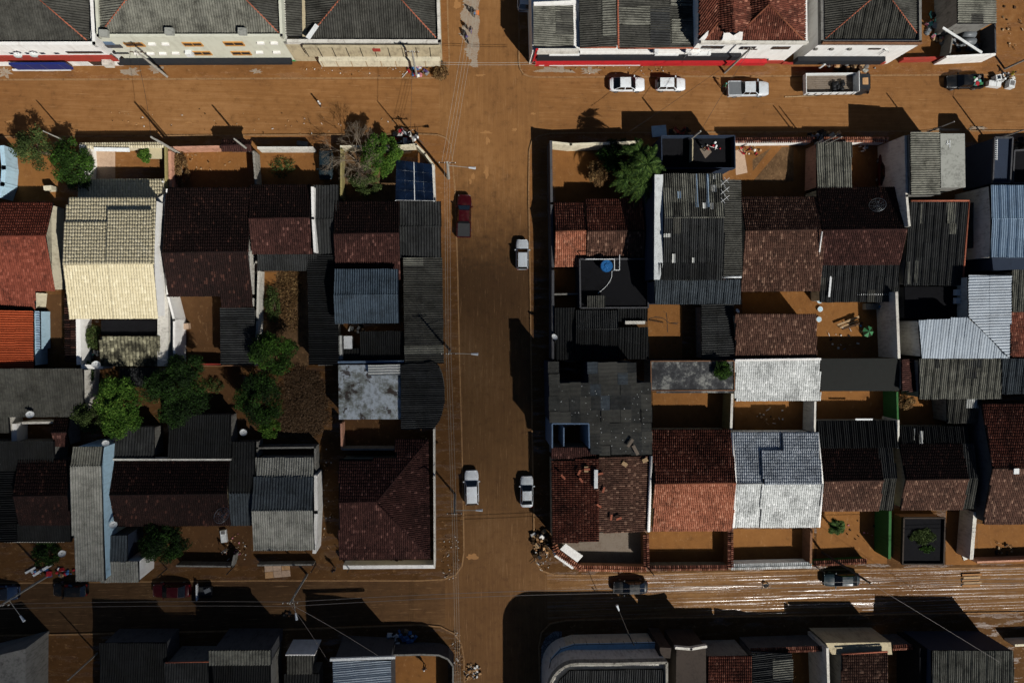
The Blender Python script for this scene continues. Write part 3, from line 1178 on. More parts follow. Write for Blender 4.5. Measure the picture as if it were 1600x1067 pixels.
def row_building(name, label, a, b, top_y, back_y, wall, roof_h=None):
    """a building of the north row: foot line a-b, top of the front at pixel row top_y"""
    h = hsolve((a[0] + b[0]) / 2, (a[1] + b[1]) / 2, top_y)
    H = House(name, label, 'building', a)
    H.h = h
    H.f = Facade(H.root, a, b)
    H.back = P(a[0], back_y, 0)
    return H


def parapet_box(H, x0, x1, y_front, h, t, mat, low):
    """front wall block of the building from ground to h and side parapets"""
    pass


def solid(H, xl, xr, h, wall, depth_px, low=None):
    """the mass of the building behind its front: xl, xr are pixel x of the front's top corners"""
    f = H.f
    ytop = PX((f.A.x, f.A.y, h))[1]
    u0, _ = f.at(xl, ytop)
    u1, _ = f.at(xr, ytop)
    p0, p1 = f.A + f.d * u0, f.A + f.d * u1
    up = -f.n
    q = [p0, p1, p1 + up * depth_px, p0 + up * depth_px]
    MB().prism([(v.x, v.y) for v in q], 0.0, low if low is not None else h).build('wall', wall, H.root)
    H.q, H.u0, H.u1 = q, u0, u1
    return q


def parapets(H, h0, h1, mat, t=0.28, sides=(1, 1, 1)):
    q = H.q
    b = MB()
    c = sum(q, Vector()) / 4
    ins = lambda p: p + (c - p).normalized() * t * 0.5
    for k, on in zip((0, 1, 3), sides):
        if on:
            A, B = q[k], q[(k + 1) % 4]
            d = (B - A).normalized()
            nr = Vector((-d.y, d.x, 0)) * t / 2
            if nr.dot(c - A) < 0:
                nr = -nr
            bar(b, A + nr, B + nr, t - 0.004 * k, h0, h1, 0.0)
    return b.build('parapet', mat, H.root)


# --- white shop at the corner of the picture
H = row_building('corner_shop', 'white two storey shop with navy sign board and grey hipped sheet roof', (-60, 104), (183, 103), 70, -90, 'white_wall')
solid(H, -90, 150, H.h, 'white_wall', 15.5, H.h - 0.75)
parapets(H, H.h - 0.748, H.h, 'white_wall', 0.35)
H.gable((-230, -92, 139, 68), H.h - 0.55, H.h + 1.5, -14, 'sheet', ['sheet_grey', 'sheet_grey', 'sheet_grey'], None, hip1=0.22, cap='rust_trim')
f = H.f
f.box('shop_band', -60, 86.5, 181, 95.5, 0.10, 'red_band')
f.box('window', 104, 80.5, 160, 83.5, 0.05, 'window_dark')
for x in (15, 40, 63, 85):
    f.box('vent_block', x, 82.5, x + 7, 84.5, 0.05, 'window_dark')
sg = f.box('sign_board', 20, 91, 108, 99.5, 0.75, 'navy_sign', None, 0.5)
f.box('sign_edge', 19, 99.7, 110, 101, 0.78, 'white_metal', sg, 0.6)
for x in (47, 69, 97):
    f.box('sign_seam', x, 91.2, x + 0.5, 99.3, 0.765, 'steel_grey', sg, 0.745)
for x0, x1 in ((53, 60), (65, 84)):
    f.box('sign_lettering', x0, 101.4, x1, 102.4, 0.7, 'white_metal', sg, 0.6)
f.box('shop_door', 118, 91, 135, 102, 0.06, 'white_metal')
f.box('shop_door', 139, 92, 160, 102, 0.06, 'window_dark')
f.box('awning', 162, 92, 176, 97, 0.7, 'dirty_white_wall', None, 0.1)

# --- sage building
H = row_building('long_building', 'long sage green two storey building with wooden window frames and mouldy hipped roof', (183, 96), (456, 95), 57, -90, 'sage_wall')
solid(H, 151, 442, H.h, 'sage_wall', 14.5, H.h - 0.62)
parapets(H, H.h - 0.618, H.h, 'sage_wall', 0.3)
H.gable((155, -98, 436, 54), H.h - 0.5, H.h + 1.7, -26, 'sheet', ['sheet_pale', 'sheet_pale', 'sheet_pale', 'sheet_grey'], None, hip0=0.26, hip1=0.25, cap='rust_trim')
f = H.f
for x0, y0, x1, y1 in ((196, 67, 224, 71.5), (287, 66.5, 315, 71), (351, 65.5, 380, 70.5), (303, 80.5, 329, 85), (363, 80.5, 391, 85)):
    f.window(x0, y0, x1, y1)
for x0, y0 in ((232, 67), (253, 67), (402, 65.5), (423, 65.5), (210, 82), (230, 82), (249, 82), (269, 81.5), (400, 80), (427, 80)):
    f.box('ledge', x0, y0, x0 + 11, y0 + 1.6, 0.25, 'white_wall')
f.box('sign_board', 163, 65.5, 177, 69.5, 0.08, 'blue_wall')
f.box('balcony_rail', 166, 70, 190, 74, 0.12, 'dark_grey_wall')
f.box('window', 177, 82, 201, 84, 0.08, 'window_dark')
f.box('air_unit', 291, 78.5, 301, 83, 0.5, 'white_metal')
f.box('awning', 184, 90.5, 456, 93, 0.7, 'black_awning', None, 0.05)
for x in (298, 350, 405, 454):
    f.box('door', x, 94.2, x + 9, 96, 0.12, 'door_green')
for x, y in ((163, 53), (265, 50), (379, 50)):
    o = MB().box(P(x, y, H.h + 0.25), (0.9, 0.7, 0.5)).build('roof_box', 'slab_concrete', H.root)

# --- corner building
H = row_building('corner_building', 'beige corner building with ribbed canopies and dark hipped sheet roof by the washed road', (456, 96), (690, 96), 66, -90, 'beige_wall')
solid(H, 443, 689, H.h, 'beige_wall', 14.0, H.h - 0.62)
parapets(H, H.h - 0.618, H.h, 'dirty_white_wall', 0.35)
H.gable((479, -96, 681, 61), H.h - 0.5, H.h + 1.7, -22, 'sheet', 'sheet_grey', None, hip0=0.36, hip1=0.36, cap='rust_trim')
S = H
S.shed((442, -90, 471, 57), ('x', H.h - 0.1, H.h - 0.45), 'sheet', 'sheet_grey', None)
ridge_cap([S.w[0], S.w[3]], 'rust_trim', S.roof, 0.08)
f = H.f
b = MB()
f.box('canopy', 477, 66.5, 689, 81, 0.6, 'beige_wall', None, 0.3)
cn = H.root.children[-1]
for x in np.arange(478, 689, 21.5):
    f.box('canopy_beam', x, 66.6, x + 1.0, 81, 0.63, 'slab_dark', cn, 0.58)
cn = f.box('lower_canopy', 500, 84, 688, 93, 0.9, 'cream_wall', None, 0.1)
for x in np.arange(503, 688, 23):
    f.box('canopy_joint', x, 84.1, x + 1.0, 93, 0.93, 'wood_plank', cn, 0.85)
f.box('balcony_window', 582, 68, 594, 72, 0.68, 'red_band', None, 0.6)
MB().box(P(488, 50, H.h + 0.35), (0.5, 1.9, 0.08), -0.6).build('loose_sheet', 'white_metal', H.root)

# --- red shop row on the other side of the street mouth
H = row_building('red_shop', 'red fronted shop row with white ledges under ribbed grey roofs', (836, 100), (1200, 99), 76, -90, 'white_wall')
hB = H.h
solid(H, 833, 1164, hB, 'white_wall', 13.0, hB - 0.5)
H.f.box('red_end', 834, 76, 838, 98, 0.25, 'red_paint')
f = H.f
f.box('ledge', 839, 76, 904, 81, 0.35, 'dirty_white_wall')
f.box('ledge', 906, 79, 1092, 81.5, 0.30, 'white_wall')
f.box('awning', 839, 83, 1155, 89, 0.5, 'black_awning', None, 0.05)
f.box('sign_board', 836, 91.5, 1195, 96, 0.6, 'red_paint', None, 0.1)
sb = H.root.children[-1]
f.box('sign_stripe', 858, 94.6, 1000, 95.6, 0.63, 'white_metal', sb, 0.59)
f.box('sign_lettering', 842, 94.6, 850, 95.4, 0.63, 'white_metal', sb, 0.59)
f.box('shutter', 1008, 94.6, 1030, 98, 0.1, 'steel_grey')
f.box('shop_band', 836, 96.2, 1200, 98.4, 0.16, 'red_band')
for x0, x1 in ((858, 905), (1023, 1060), (1075, 1110)):
    f.box('light_tube', x0, 80.4, x1, 82, 0.45, 'white_metal')
H.shed((834, 8, 896, 73), ('x', hB + 0.25, hB - 0.2), 'sheet', 'sheet_pale', None)
patch_sheets(H, [(869, 10, 895, 56)], 'sheet_grey')
S = H
S.shed((905, -90, 962, 75), ('x', hB - 0.1, hB + 0.7), 'sheet', 'sheet_grey', None)
patch_sheets(S, [(941, -20, 961, 58)], 'sheet_pale')
ridge_cap([S.w[3], S.w[2]], 'rust_trim', S.roof, 0.10, 'edge_trim')
S2 = H
S2.shed((965, -90, 1091, 76), ('x', hB + 0.7, hB - 0.1), 'sheet', 'sheet_grey', None)
patch_sheets(S2, [(967, 12, 1015, 40), (1048, 0, 1088, 11), (1049, 30, 1086, 70)], 'sheet_pale')
patch_sheets(S2, [(1016, 14, 1046, 72)], 'sheet_dark', 0.075)
ridge_cap([S2.w[0], S2.w[3]], 'rust_trim', S2.roof, 0.13)
ridge_cap([S2.w[3], S2.w[2]], 'rust_trim', S2.roof, 0.10, 'edge_trim')
MB().box(P(1025, 81, hB + 0.2), (0.5, 0.4, 0.6)).build('chimney_box', 'white_metal', S2.root)
# back parapet of the corner roof
yard_wall('mould stained white parapet behind the pale shop roof by the street mouth', [(834, 6), (900, 3)], hB + 0.6, 0.35, 'white_wall', z0=hB - 0.6)

# --- tiled house with white valleys
H = row_building('gabled_shop', 'white two storey shop with red clay tiles and white valley flashing', (1165, 99), (1285, 99), 65, -90, 'white_wall')
h2 = H.h
solid(H, 1092, 1262, h2 - 0.1, 'white_wall', 13.0)
w = lambda x, y, z: P(x, y, z)
e = h2 + 0.1


def plane_poly(three, px):
    """three (x, y, z) pixel points fix a plane; the outline px is laid on it"""
    a_, b_, c_ = (P(*q) for q in three)
    n_ = (b_ - a_).cross(c_ - a_)
    res = []
    for x, y in px:
        d = ROT @ Vector((x - CX, -(y - CY), -FOC))
        res.append(CAMP + d * ((a_ - CAMP).dot(n_) / d.dot(n_)))
    return res


H.cover([plane_poly([(1092, 62, e), (1092, -60, e + 1.9), (1120, 36, e + 0.75)], [(1092, -60), (1121, -60), (1121, 37), (1104, 62), (1092, 62)]),
         plane_poly([(1104, 63, e), (1134, 63, e), (1121, 36, e + 0.75)], [(1104, 63), (1136, 63), (1133, 50), (1121, 36)]),
         plane_poly([(1121, 36, e + 0.75), (1121, -60, e + 0.9), (1146, 40, e + 1.3)], [(1121, -60), (1146, -60), (1146, 50), (1133, 51), (1121, 37)]),
         plane_poly([(1146, 40, e + 1.3), (1146, -60, e + 1.45), (1172, 36, e + 0.75)], [(1146, -60), (1173, -60), (1173, 37), (1161, 48), (1146, 51)]),
         plane_poly([(1201, 8, e + 1.6), (1160, 49, e + 0.3), (1172, -60, e + 0.8)], [(1172, -60), (1201, -60), (1202, 8), (1160, 49), (1172, 36)]),
         plane_poly([(1158, 63, e), (1254, 63, e), (1201, 8, e + 1.6)], [(1201, 8), (1254, 63), (1157, 63), (1160, 48)]),
         plane_poly([(1256, 63, e), (1256, -60, e), (1201, 8, e + 1.6)], [(1201, 8), (1201, -60), (1258, -60), (1257, 63)])], 'tile', 'tile_rust',
        [[w(1121, 36, e + 0.8), w(1104, 62, e)], [w(1201, 8, e + 1.6), w(1160, 48, e + 0.45)], [w(1201, 8, e + 1.6), w(1255, 63, e)]], 'tile_orange')
for tri in ([(1094, 61), (1107, 48), (1106, 56), (1102, 62)], [(1129, 62), (1132, 46), (1146, 56), (1161, 47), (1160, 62), (1146, 62)]):
    MB().prism([(p.x, p.y) for p in (P(x, y, e + 0.5) for x, y in tri)], e + 0.1, e + 0.5).build('valley_flashing', 'white_wall', H.root)
f = H.f
f.box('ledge', 1094, 64, 1262, 67, 0.25, 'dirty_white_wall')
for x0, x1, y in ((1096, 1130, 72), (1156, 1180, 73), (1206, 1234, 73)):
    f.box('window', x0, y, x1, y + 4, 0.06, 'window_dark')
f.box('shop_band', 1165, 94.5, 1222, 98.5, 0.12, 'red_band')
f.box('shop_door', 1176, 92, 1198, 97.5, 0.14, 'window_dark')

# --- white building with the black awning
H = row_building('white_shop', 'white two storey shop with long black awning and red base band', (1222, 100), (1382, 100), 67, -90, 'white_wall')
h3 = H.h
solid(H, 1283, 1441, h3, 'white_wall', 14.0, h3 - 0.7)
parapets(H, h3 - 0.698, h3, 'grey_wall', 0.32)
H.gable((1288, -80, 1437, 61), h3 - 0.6, h3 + 1.9, -12, 'sheet', 'sheet_grey', None, hip0=0.47, hip1=0.47, cap='rust_trim')
f = H.f
u = f
for x in (1272, 1297, 1325):
    f.box('vent_hood', x, 75, x + 5, 77, 0.2, 'grey_wall')
f.box('cornice', 1284, 66, 1440, 68, 0.18, 'brown_wall')
f.box('window', 1357, 75.5, 1376, 77.5, 0.06, 'window_dark')
f.box('awning', 1243, 88, 1379, 94, 0.6, 'black_awning', None, 0.05)
f.box('shop_band', 1222, 96.6, 1382, 99.6, 0.14, 'red_band')
f.box('awning_bracket', 1283, 89, 1286, 95, 1.0, 'white_metal', None, 0.9)

# --- wrecked yard and low shed beyond
yard_wall('white low street wall with red foot in front of the junk filled shed', [(1479, 89), (1556, 85)], 2.6, 0.25, 'white_wall')
S = House('tin_shed', 'pale ribbed shed roof behind the white low street wall', 'shed', (1520, 40))
S.shed((1496, -60, 1555, 37), ('x', 4.6, 4.2), 'sheet', 'sheet_pale', 'grey_wall', opts=dict(odd='sheet_grey', odd_p=0.3))
yard_wall('dark soot stained side wall of the junk yard', [(1555, 36), (1556, 84)], 2.6, 0.2, 'dark_grey_wall')
yard_wall('grimy inner wall of the junk yard facing the mud lot', [(1492, 40), (1484, 86)], 2.0, 0.2, 'grey_wall')
yard_wall('red footed stub of wall beside the white shop', [(1412, 92), (1478, 90)], 1.2, 0.3, 'red_band')
# ------------------------------------------------------------------ the block between the streets, west of the middle road
T, SH = 'tile', 'sheet'


def HS(name, label, cat, x, y):
    return House(name, label, cat, (x, y))


# red tiled house at the picture's edge
H = HS('tiled_house', 'bright red tiled house at the picture edge beside the cream roof', 'house', 40, 390)
H.gable((-90, 317, 84, 455), 2.9, 4.9, 369, T, ['tile_red', 'tile_red'], 'cream_wall', cap='tile_red')
H.shed((-90, 455, 55, 484), (2.9, 2.5), T, 'tile_red', 'cream_wall')
H = HS('orange_shed', 'bright orange ribbed shed roof below the red tiled house', 'shed', 20, 530)
H.shed((-60, 486, 53, 574), ('x', 3.6, 3.1), SH, 'sheet_orange', 'pale_blue_wall')
H.shed((53, 486, 63, 546), ('x', 2.3, 2.2), SH, 'sheet_skyblue', 'pale_blue_wall', over=0.05)
yard_wall('pale blue rendered wall at the picture edge beside the mud yard', [(3, 231), (6, 262), (4, 288), (-2, 305)], 2.4, 0.5, 'pale_blue_wall')

# cream house
H = HS('cream_house', 'cream ribbed tile house with stepped roof and white side passage', 'house', 170, 410)
hc = 5.6
H.gable((107, 309, 245, 498), hc, hc + 1.2, 413, T, 'tile_cream', 'white_wall', cap='tile_cream', opts=dict(pitch=0.30, row=0.42, depth=0.75, step=0.02))
r0, r1, w_ = H.r0, H.r1, H.w
tt = H.t


def lift(p, dz):
    return Vector((p.x, p.y, p.z + dz))


def on_slope(u, v):
    """v: 0 at the ridge, 1 at the upper eave"""
    return lerp(lerp(r0, r1, u), lerp(w_[0], w_[1], u), v)


H.cover([[lift(on_slope(0, 0), 0.28), lift(on_slope(0.485, 0), 0.28), lift(on_slope(0.485, 0.63), 0.28), lift(on_slope(0, 0.63), 0.28)]], T, 'tile_cream', opts=dict(pitch=0.30, row=0.42, depth=0.75, step=0.02))
H.cover([[lift(on_slope(0.5, 0), 0.62), lift(on_slope(0.985, 0), 0.62), lift(on_slope(0.985, 0.8), 0.62), lift(on_slope(0.5, 0.8), 0.62)]], T, 'tile_cream', opts=dict(pitch=0.30, row=0.42, depth=0.75, step=0.02))
H.cover([[lift(lerp(r0, r1, 0.505), 0.12), lift(lerp(r0, r1, 0.99), 0.12), lift(lerp(w_[3], w_[2], 0.99), 0.12), lift(lerp(w_[3], w_[2], 0.505), 0.12)]], T, 'tile_cream', opts=dict(pitch=0.30, row=0.42, depth=0.75, step=0.02))
H.shed((122, 280, 257, 314), (2.3, 2.5), T, 'tile_cream', None, opts=dict(pitch=0.30, row=0.42, depth=0.75, step=0.02))
for x, y in ((126, 284), (254, 284)):
    p = P(x, y, 2.6)
    MB().tube((p.x, p.y, 0), (p.x, p.y, 2.6), 0.1, 0.1, 8).build('porch_post', 'white_wall', H.root)
H.flat([(243, 312), (262, 300), (263, 520), (262, 572), (246, 572), (246, 500)], 2.9, 'dirty_white_wall', 'dirty_white_wall')
H.shed((157, 526, 250, 572), (3.0, 2.6), T, 'tile_moss', 'white_wall', opts=dict(pitch=0.42, row=0.42))
H.flat((158, 500, 250, 524), 2.4, 'slab_dark', 'dirty_white_wall')
yard_wall('white patio wall round the potted plants below the cream roof', [(122, 500), (123, 573), (157, 573)], 2.6, 0.5, 'white_wall')
yard_wall('white side wall of the small tiled patio before the cream house', [(129, 231), (130, 252), (128, 280)], 2.5, 0.7, 'white_wall', name='side_wall')
yard_wall('cream front wall with tile coping before the cream house', [(125, 228), (256, 227)], 2.3, 0.2, 'cream_wall', (T, 'tile_cream'))
yard_wall('cream dividing wall between the patio and the pink walled yard', [(258, 229), (259, 300)], 2.3, 0.2, 'yellow_wall')
floor_sheet('patio_floor', [(139, 236), (180, 236), (180, 282), (139, 282)], 'patio_tile')
MB().box(P(175, 234, 2.55), (4.0, 0.45, 0.12), 0.0, (0.25, 0)).build('gate_canopy', 'white_metal')
tag(bpy.data.objects['gate_canopy'], 'white gate canopy lying across the patio front wall', 'canopy')
MB().box(P(243, 238, 1.2), (1.6, 1.6, 0.1)).build('cream_gate_roof', 'tile_cream')
tag(bpy.data.objects['cream_gate_roof'], 'small cream tiled gate roof at the patio corner', 'canopy')
yard_wall('small tiled strip roof beside the shaded mud yard next to the cream house', [(111, 458), (112, 566)], 2.4, 1.0, 'brown_wall', (T, 'tile_dark'))
yard_wall('low cream corner block in the shaded yard beside the red tiled house', [(68, 294), (80, 293)], 1.4, 0.5, 'cream_wall')
floor_sheet('yard_floor', [(6, 236), (82, 236), (82, 312), (6, 312)], 'mud_yard')
floor_sheet('yard_floor', [(57, 460), (97, 460), (97, 548), (57, 548)], 'mud_yard_dark')

# dark tiled house
H = HS('dark_tiled_house', 'large dark tiled house with thin white edge beside the cream house passage', 'house', 330, 380)
H.gable((262, 294, 393, 463), 3.3, 5.2, 394, T, ['tile_dark', 'tile_dark'], 'dirty_white_wall', cap='tile_dark')
H.shed((346, 463, 394, 481), (3.25, 2.9), T, 'tile_dark', 'dirty_white_wall')
yard_wall('white strip wall along the dark tiled house edge', [(261, 297), (257, 395), (262, 462), (272, 500), (272, 571)], 3.35, 0.25, 'white_wall')
floor_sheet('yard_floor', [(266, 234), (388, 234), (388, 300), (266, 300)], 'mud_yard')
floor_sheet('yard_floor', [(274, 464), (346, 464), (346, 568), (274, 568)], 'mud_yard_dark')  # cloud shade put into the darker mud colour
yard_wall('pink front wall of the mud yard before the dark tiled house', [(262, 231), (350, 229)], 2.2, 0.25, 'pink_wall')
yard_wall('pink side wall with blocks before the dark tiled house', [(265, 236), (266, 292)], 1.9, 0.35, 'pink_wall')
H = HS('gate_house', 'small dark tiled gate roof on the pink front wall', 'gate', 370, 229)
H.gable((346, 219, 393, 237), 2.7, 3.1, 227, T, 'tile_maroon', 'brown_wall', over=0.5)
H = HS('ribbed_lean_to', 'dark ribbed lean-to with pale gutter below the dark tiled house', 'lean-to', 370, 525)
H.shed((345, 482, 398, 570), ('x', 2.7, 3.0), SH, 'sheet_dark', 'grey_wall')
yard_wall('pale green wall at the foot of the boxed mud yard', [(276, 569), (346, 570)], 1.8, 0.2, 'red_band')
yard_wall('grey side wall between the pink walled yard and the driveway car yard', [(396, 236), (400, 292)], 2.3, 0.25, 'mould_wall')

# maroon tiled house, white gable wall
H = HS('maroon_tiled_house', 'maroon tiled house with bright white gable wall and ribbed side roof', 'house', 440, 340)
H.gable((393, 289, 487, 397), 3.2, 4.6, 341, T, ['tile_dark', 'tile_maroon'], 'dirty_white_wall', cap='tile_maroon')
yard_wall('bright white gable wall rising between maroon tiles and ribbed roof', [(488, 294), (489, 341), (492, 392)], 4.3, 0.3, 'white_wall', z0=2.6)
H = HS('ribbed_side_building', 'dark ribbed roof beside the white gable wall with shaded lower end', 'building', 510, 340)
H.gable((491, 290, 530, 398), 2.9, 3.7, 343, SH, ['sheet_dark', 'sheet_dark'], 'grey_wall')
H = HS('ribbed_back_porch', 'narrow dark ribbed porch roof below the maroon tiles', 'porch', 450, 410)
H.shed((402, 398, 497, 423), (3.0, 2.6), SH, 'sheet_dark', 'dirty_white_wall')
yard_wall('white topped front wall with fallen panel before the driveway car', [(402, 231), (489, 231)], 2.1, 0.25, 'dirty_white_wall')
yard_wall('mouldy white wall along the garden of brown debris', [(404, 425), (402, 500), (399, 570)], 2.2, 0.25, 'dirty_white_wall')
floor_sheet('garden_floor', [(405, 426), (482, 426), (482, 572), (405, 572)], 'dry_litter')
floor_sheet('yard_floor', [(404, 426), (432, 426), (432, 446), (404, 446)], 'mud_yard', PAVE + 0.012)
floor_sheet('yard_floor', [(404, 234), (530, 234), (530, 296), (404, 296)], 'mud_yard')
H = HS('long_ribbed_shed', 'long narrow black ribbed shed beside the garden of brown debris', 'shed', 505, 480)
H.shed((482, 400, 528, 570), ('x', 2.8, 3.2), SH, 'sheet_black', 'grey_wall', opts=dict(l=1.6))

# corner house with the solar roof
H = HS('corner_tiled_house', 'dark tiled corner house next to the blue solar panels', 'house', 575, 370)
H.gable((524, 315, 625, 437), 3.2, 4.6, 365, T, ['tile_dark', 'tile_maroon'], 'beige_wall', cap='tile_maroon')
H = HS('ribbed_annex', 'dark ribbed roadside annex directly below the blue solar panels', 'building', 655, 358)
H.gable((626, 315, 689, 403), 3.1, 3.5, 354, SH, ['sheet_dark', 'sheet_dark'], 'grey_wall')
H = HS('long_roadside_building', 'long pale grey roadside roof with ribs running across', 'building', 660, 485)
H.shed((632, 403, 692, 567), ('x', 3.5, 3.0), SH, 'sheet_grey', 'grey_wall', opts=dict(odd='sheet_pale', odd_p=0.3, l=2.3))
H = HS('blue_grey_house', 'blue grey ribbed gable house between dark tiles and the black courtyard', 'house', 575, 462)
H.gable((524, 421, 623, 505), 4.6, 5.4, 461, SH, ['sheet_blue', 'sheet_blue'], 'dirty_white_wall')
H = HS('courtyard_shed', 'black ribbed shed in the courtyard with white panel beside it', 'shed', 595, 540)
H.shed((564, 518, 631, 562), (2.8, 2.5), SH, 'sheet_black', 'grey_wall')
H.shed((528, 525, 536, 562), (2.6, 2.5), SH, 'sheet_white', None)
H.shed((537, 525, 550, 545), (2.7, 2.65), None, 'sheet_white', 'white_metal', deck='white_metal')
H.shed((537, 545, 563, 562), (2.4, 2.3), SH, 'sheet_black', None)
yard_wall('blue painted wall edging the blotched flat roof', [(528, 566), (631, 565)], 3.5, 0.25, 'blue_wall')

H = HS('solar_roof', 'blue solar panel roof with white frame at the street corner', 'carport', 648, 285)
cs = [(619, 250), (675, 257), (678, 314), (618, 313)]
hs_ = (2.9, 2.9, 3.5, 3.5)
w = [P(c[0], c[1], h) for c, h in zip(cs, hs_)]
b = MB()
b.add([p - Vector((0, 0, 0.12)) for p in w] + [p - Vector((0, 0, 0.02)) for p in w], [(3, 2, 1, 0), (4, 5, 6, 7), (0, 1, 5, 4), (1, 2, 6, 5), (2, 3, 7, 6), (3, 0, 4, 7)])
fr = b.build('panel_frame', 'white_metal', H.root)
for i in range(4):
    for j in range(4):
        g_ = 0.012 if i in (1,) else 0.006
        u0, u1 = i / 4 + (0.014 if i == 2 else 0.0035), (i + 1) / 4 - (0.014 if i == 1 else 0.0035)
        v0, v1 = j / 4 + 0.004, (j + 1) / 4 - 0.004
        q = [bil(w, u0, v0), bil(w, u1, v0), bil(w, u1, v1), bil(w, u0, v1)]
        bb = MB()
        bb.add([p - Vector((0, 0, 0.018)) for p in q] + [p + Vector((0, 0, 0.03)) for p in q], [(4, 5, 6, 7), (0, 1, 5, 4), (1, 2, 6, 5), (2, 3, 7, 6), (3, 0, 4, 7)])
        bb.build('solar_panel', 'solar_glass', fr)
for p in w:
    MB().tube((p.x, p.y, 0), (p.x, p.y, p.z - 0.13), 0.07, 0.07, 6).build('post', 'white_metal', H.root)
yard_wall('cream front wall of the corner yard under the trees', [(533, 229), (620, 229), (650, 226)], 2.3, 0.25, 'cream_wall')
yard_wall('cream angled end of the corner wall beside the street rubbish', [(650, 226), (664, 240), (677, 258)], 2.3, 0.25, 'cream_wall')
yard_wall('cream side wall between driveway and the tree yard', [(533, 231), (533, 310)], 2.3, 0.22, 'yellow_wall')
yard_wall('white roadside wall beside the solar panels', [(677, 258), (679, 314)], 2.6, 0.25, 'dirty_white_wall')
floor_sheet('garden_floor', [(536, 234), (618, 234), (618, 316), (536, 316)], 'dry_litter')

# blotched flat roof and round-ended roof
H = HS('flat_roof_building', 'flat blotched grey wet roof with a pale ribbed strip', 'building', 577, 612)
H.flat((529, 570, 626, 655), 3.4, 'slab_blotched', 'dirty_white_wall')
H.shed((576, 570, 626, 585), ('x', 3.9, 3.75), SH, 'sheet_white', 'rust_trim', opts=dict(l=2.4))
H = HS('round_ended_building', 'black ribbed roof with curved roadside end', 'building', 655, 620)
arc = [(627, 570), (676, 565)] + [(676 + 18.5 * math.sin(a), 616 - 50 * math.cos(a)) for a in np.linspace(0.25, math.pi - 0.3, 9)] + [(678, 668), (628, 670)]
H.shed_poly(arc, 3.9, 3.3, (1, 0), SH, 'sheet_dark', 'grey_wall')
floor_sheet('yard_floor', [(534, 655), (625, 655), (625, 706), (534, 706)], 'mud_yard_dark')
yard_wall('pink topped side wall of the open yard under the blotched roof', [(533, 662), (534, 702)], 2.2, 0.22, 'pink_wall')
yard_wall('thin pale wall closing the shaded yard above the hipped tile roof', [(534, 702), (617, 702)], 2.2, 0.2, 'grey_wall')
yard_wall('long white roadside wall beside the hipped tile roof', [(678, 670), (679, 886)], 2.4, 0.2, 'dirty_white_wall')

# hipped tile corner house
H = HS('hipped_corner_house', 'large maroon hipped tile house at the lower street corner', 'house', 600, 780)
he = 3.1
hr = 5.1
rp, rq = P(529, 784, hr), P(589, 784, hr)
ne, se = P(669, 686, he), P(672, 872, he)
sw, nw = P(530, 874, he), P(530, 716, he + 0.6)
ns = P(618, 716, he + 0.6)
nt = P(618, 686, he)
H.cover([[rp, rq, P(669, 716, 0), nw]], None, 'tile_maroon') if False else None
pl_a = [rp, rq, nw]


def on_plane(a, b_, c_, px, py):
    n_ = (b_ - a).cross(c_ - a)
    d = ROT @ Vector((px - CX, -(py - CY), -FOC))
    t_ = (a - CAMP).dot(n_) / d.dot(n_)
    return CAMP + d * t_


nt = on_plane(rp, rq, ne, 618, 686)
ns = on_plane(rp, rq, ne, 618, 717)
nw = on_plane(rp, rq, ne, 530, 717)
H.cover([[rp, rq, ne, nt, ns, nw], [rq, rp, sw, se], [rq, se, ne]], T, 'tile_maroon', [[rp, rq], [rq, ne], [rq, se]], 'tile_maroon')
H.walls([nw + Vector((0.3, -0.3, 0)), ns + Vector((0, -0.3, 0)), ne + Vector((-0.3, -0.3, 0)), se + Vector((-0.3, 0.3, 0)), sw + Vector((0.3, 0.3, 0))], [he - 0.15] * 5, 'beige_wall')
yard_wall('white street wall with tile cap below the hipped tile roof', [(536, 886), (680, 885)], 1.9, 0.45, 'white_wall')
for i, (x0, x1) in enumerate(((556, 583), (634, 664))):
    floor_sheet('porch_floor', [(x0, 872), (x1, 872), (x1, 882), (x0, 882)], 'concrete_floor', PAVE + 0.004)

# grey gable house
H = HS('grey_gable_house', 'grey ribbed gable house between the narrow alley and the leafy yard', 'house', 445, 790)
H.gable((398, 745, 491, 859), 3.4, 4.4, 797, SH, ['sheet_slate', 'sheet_light'], 'dirty_white_wall')
H.shed((400, 715, 490, 746), (2.8, 3.3), SH, 'sheet_light', 'dirty_white_wall')
yard_wall('white rendered side wall of the grey gable house along the alley', [(493, 745), (494, 800), (491, 862)], 3.2, 0.4, 'white_wall')
yard_wall('low front wall before the grey gable house', [(402, 883), (490, 882)], 1.3, 0.2, 'grey_wall')
yard_wall('thin dark wall round the small shaded pen behind the grey gable house', [(402, 690), (402, 714)], 2.2, 0.2, 'grey_wall')
yard_wall('dark wall of the pen beside the brown brushwood heap', [(402, 700), (492, 699), (493, 744)], 2.2, 0.2, 'grey_wall')
yard_wall('grey alley wall opposite the hipped tile house', [(497, 570), (526, 569)], 2.2, 0.2, 'grey_wall')

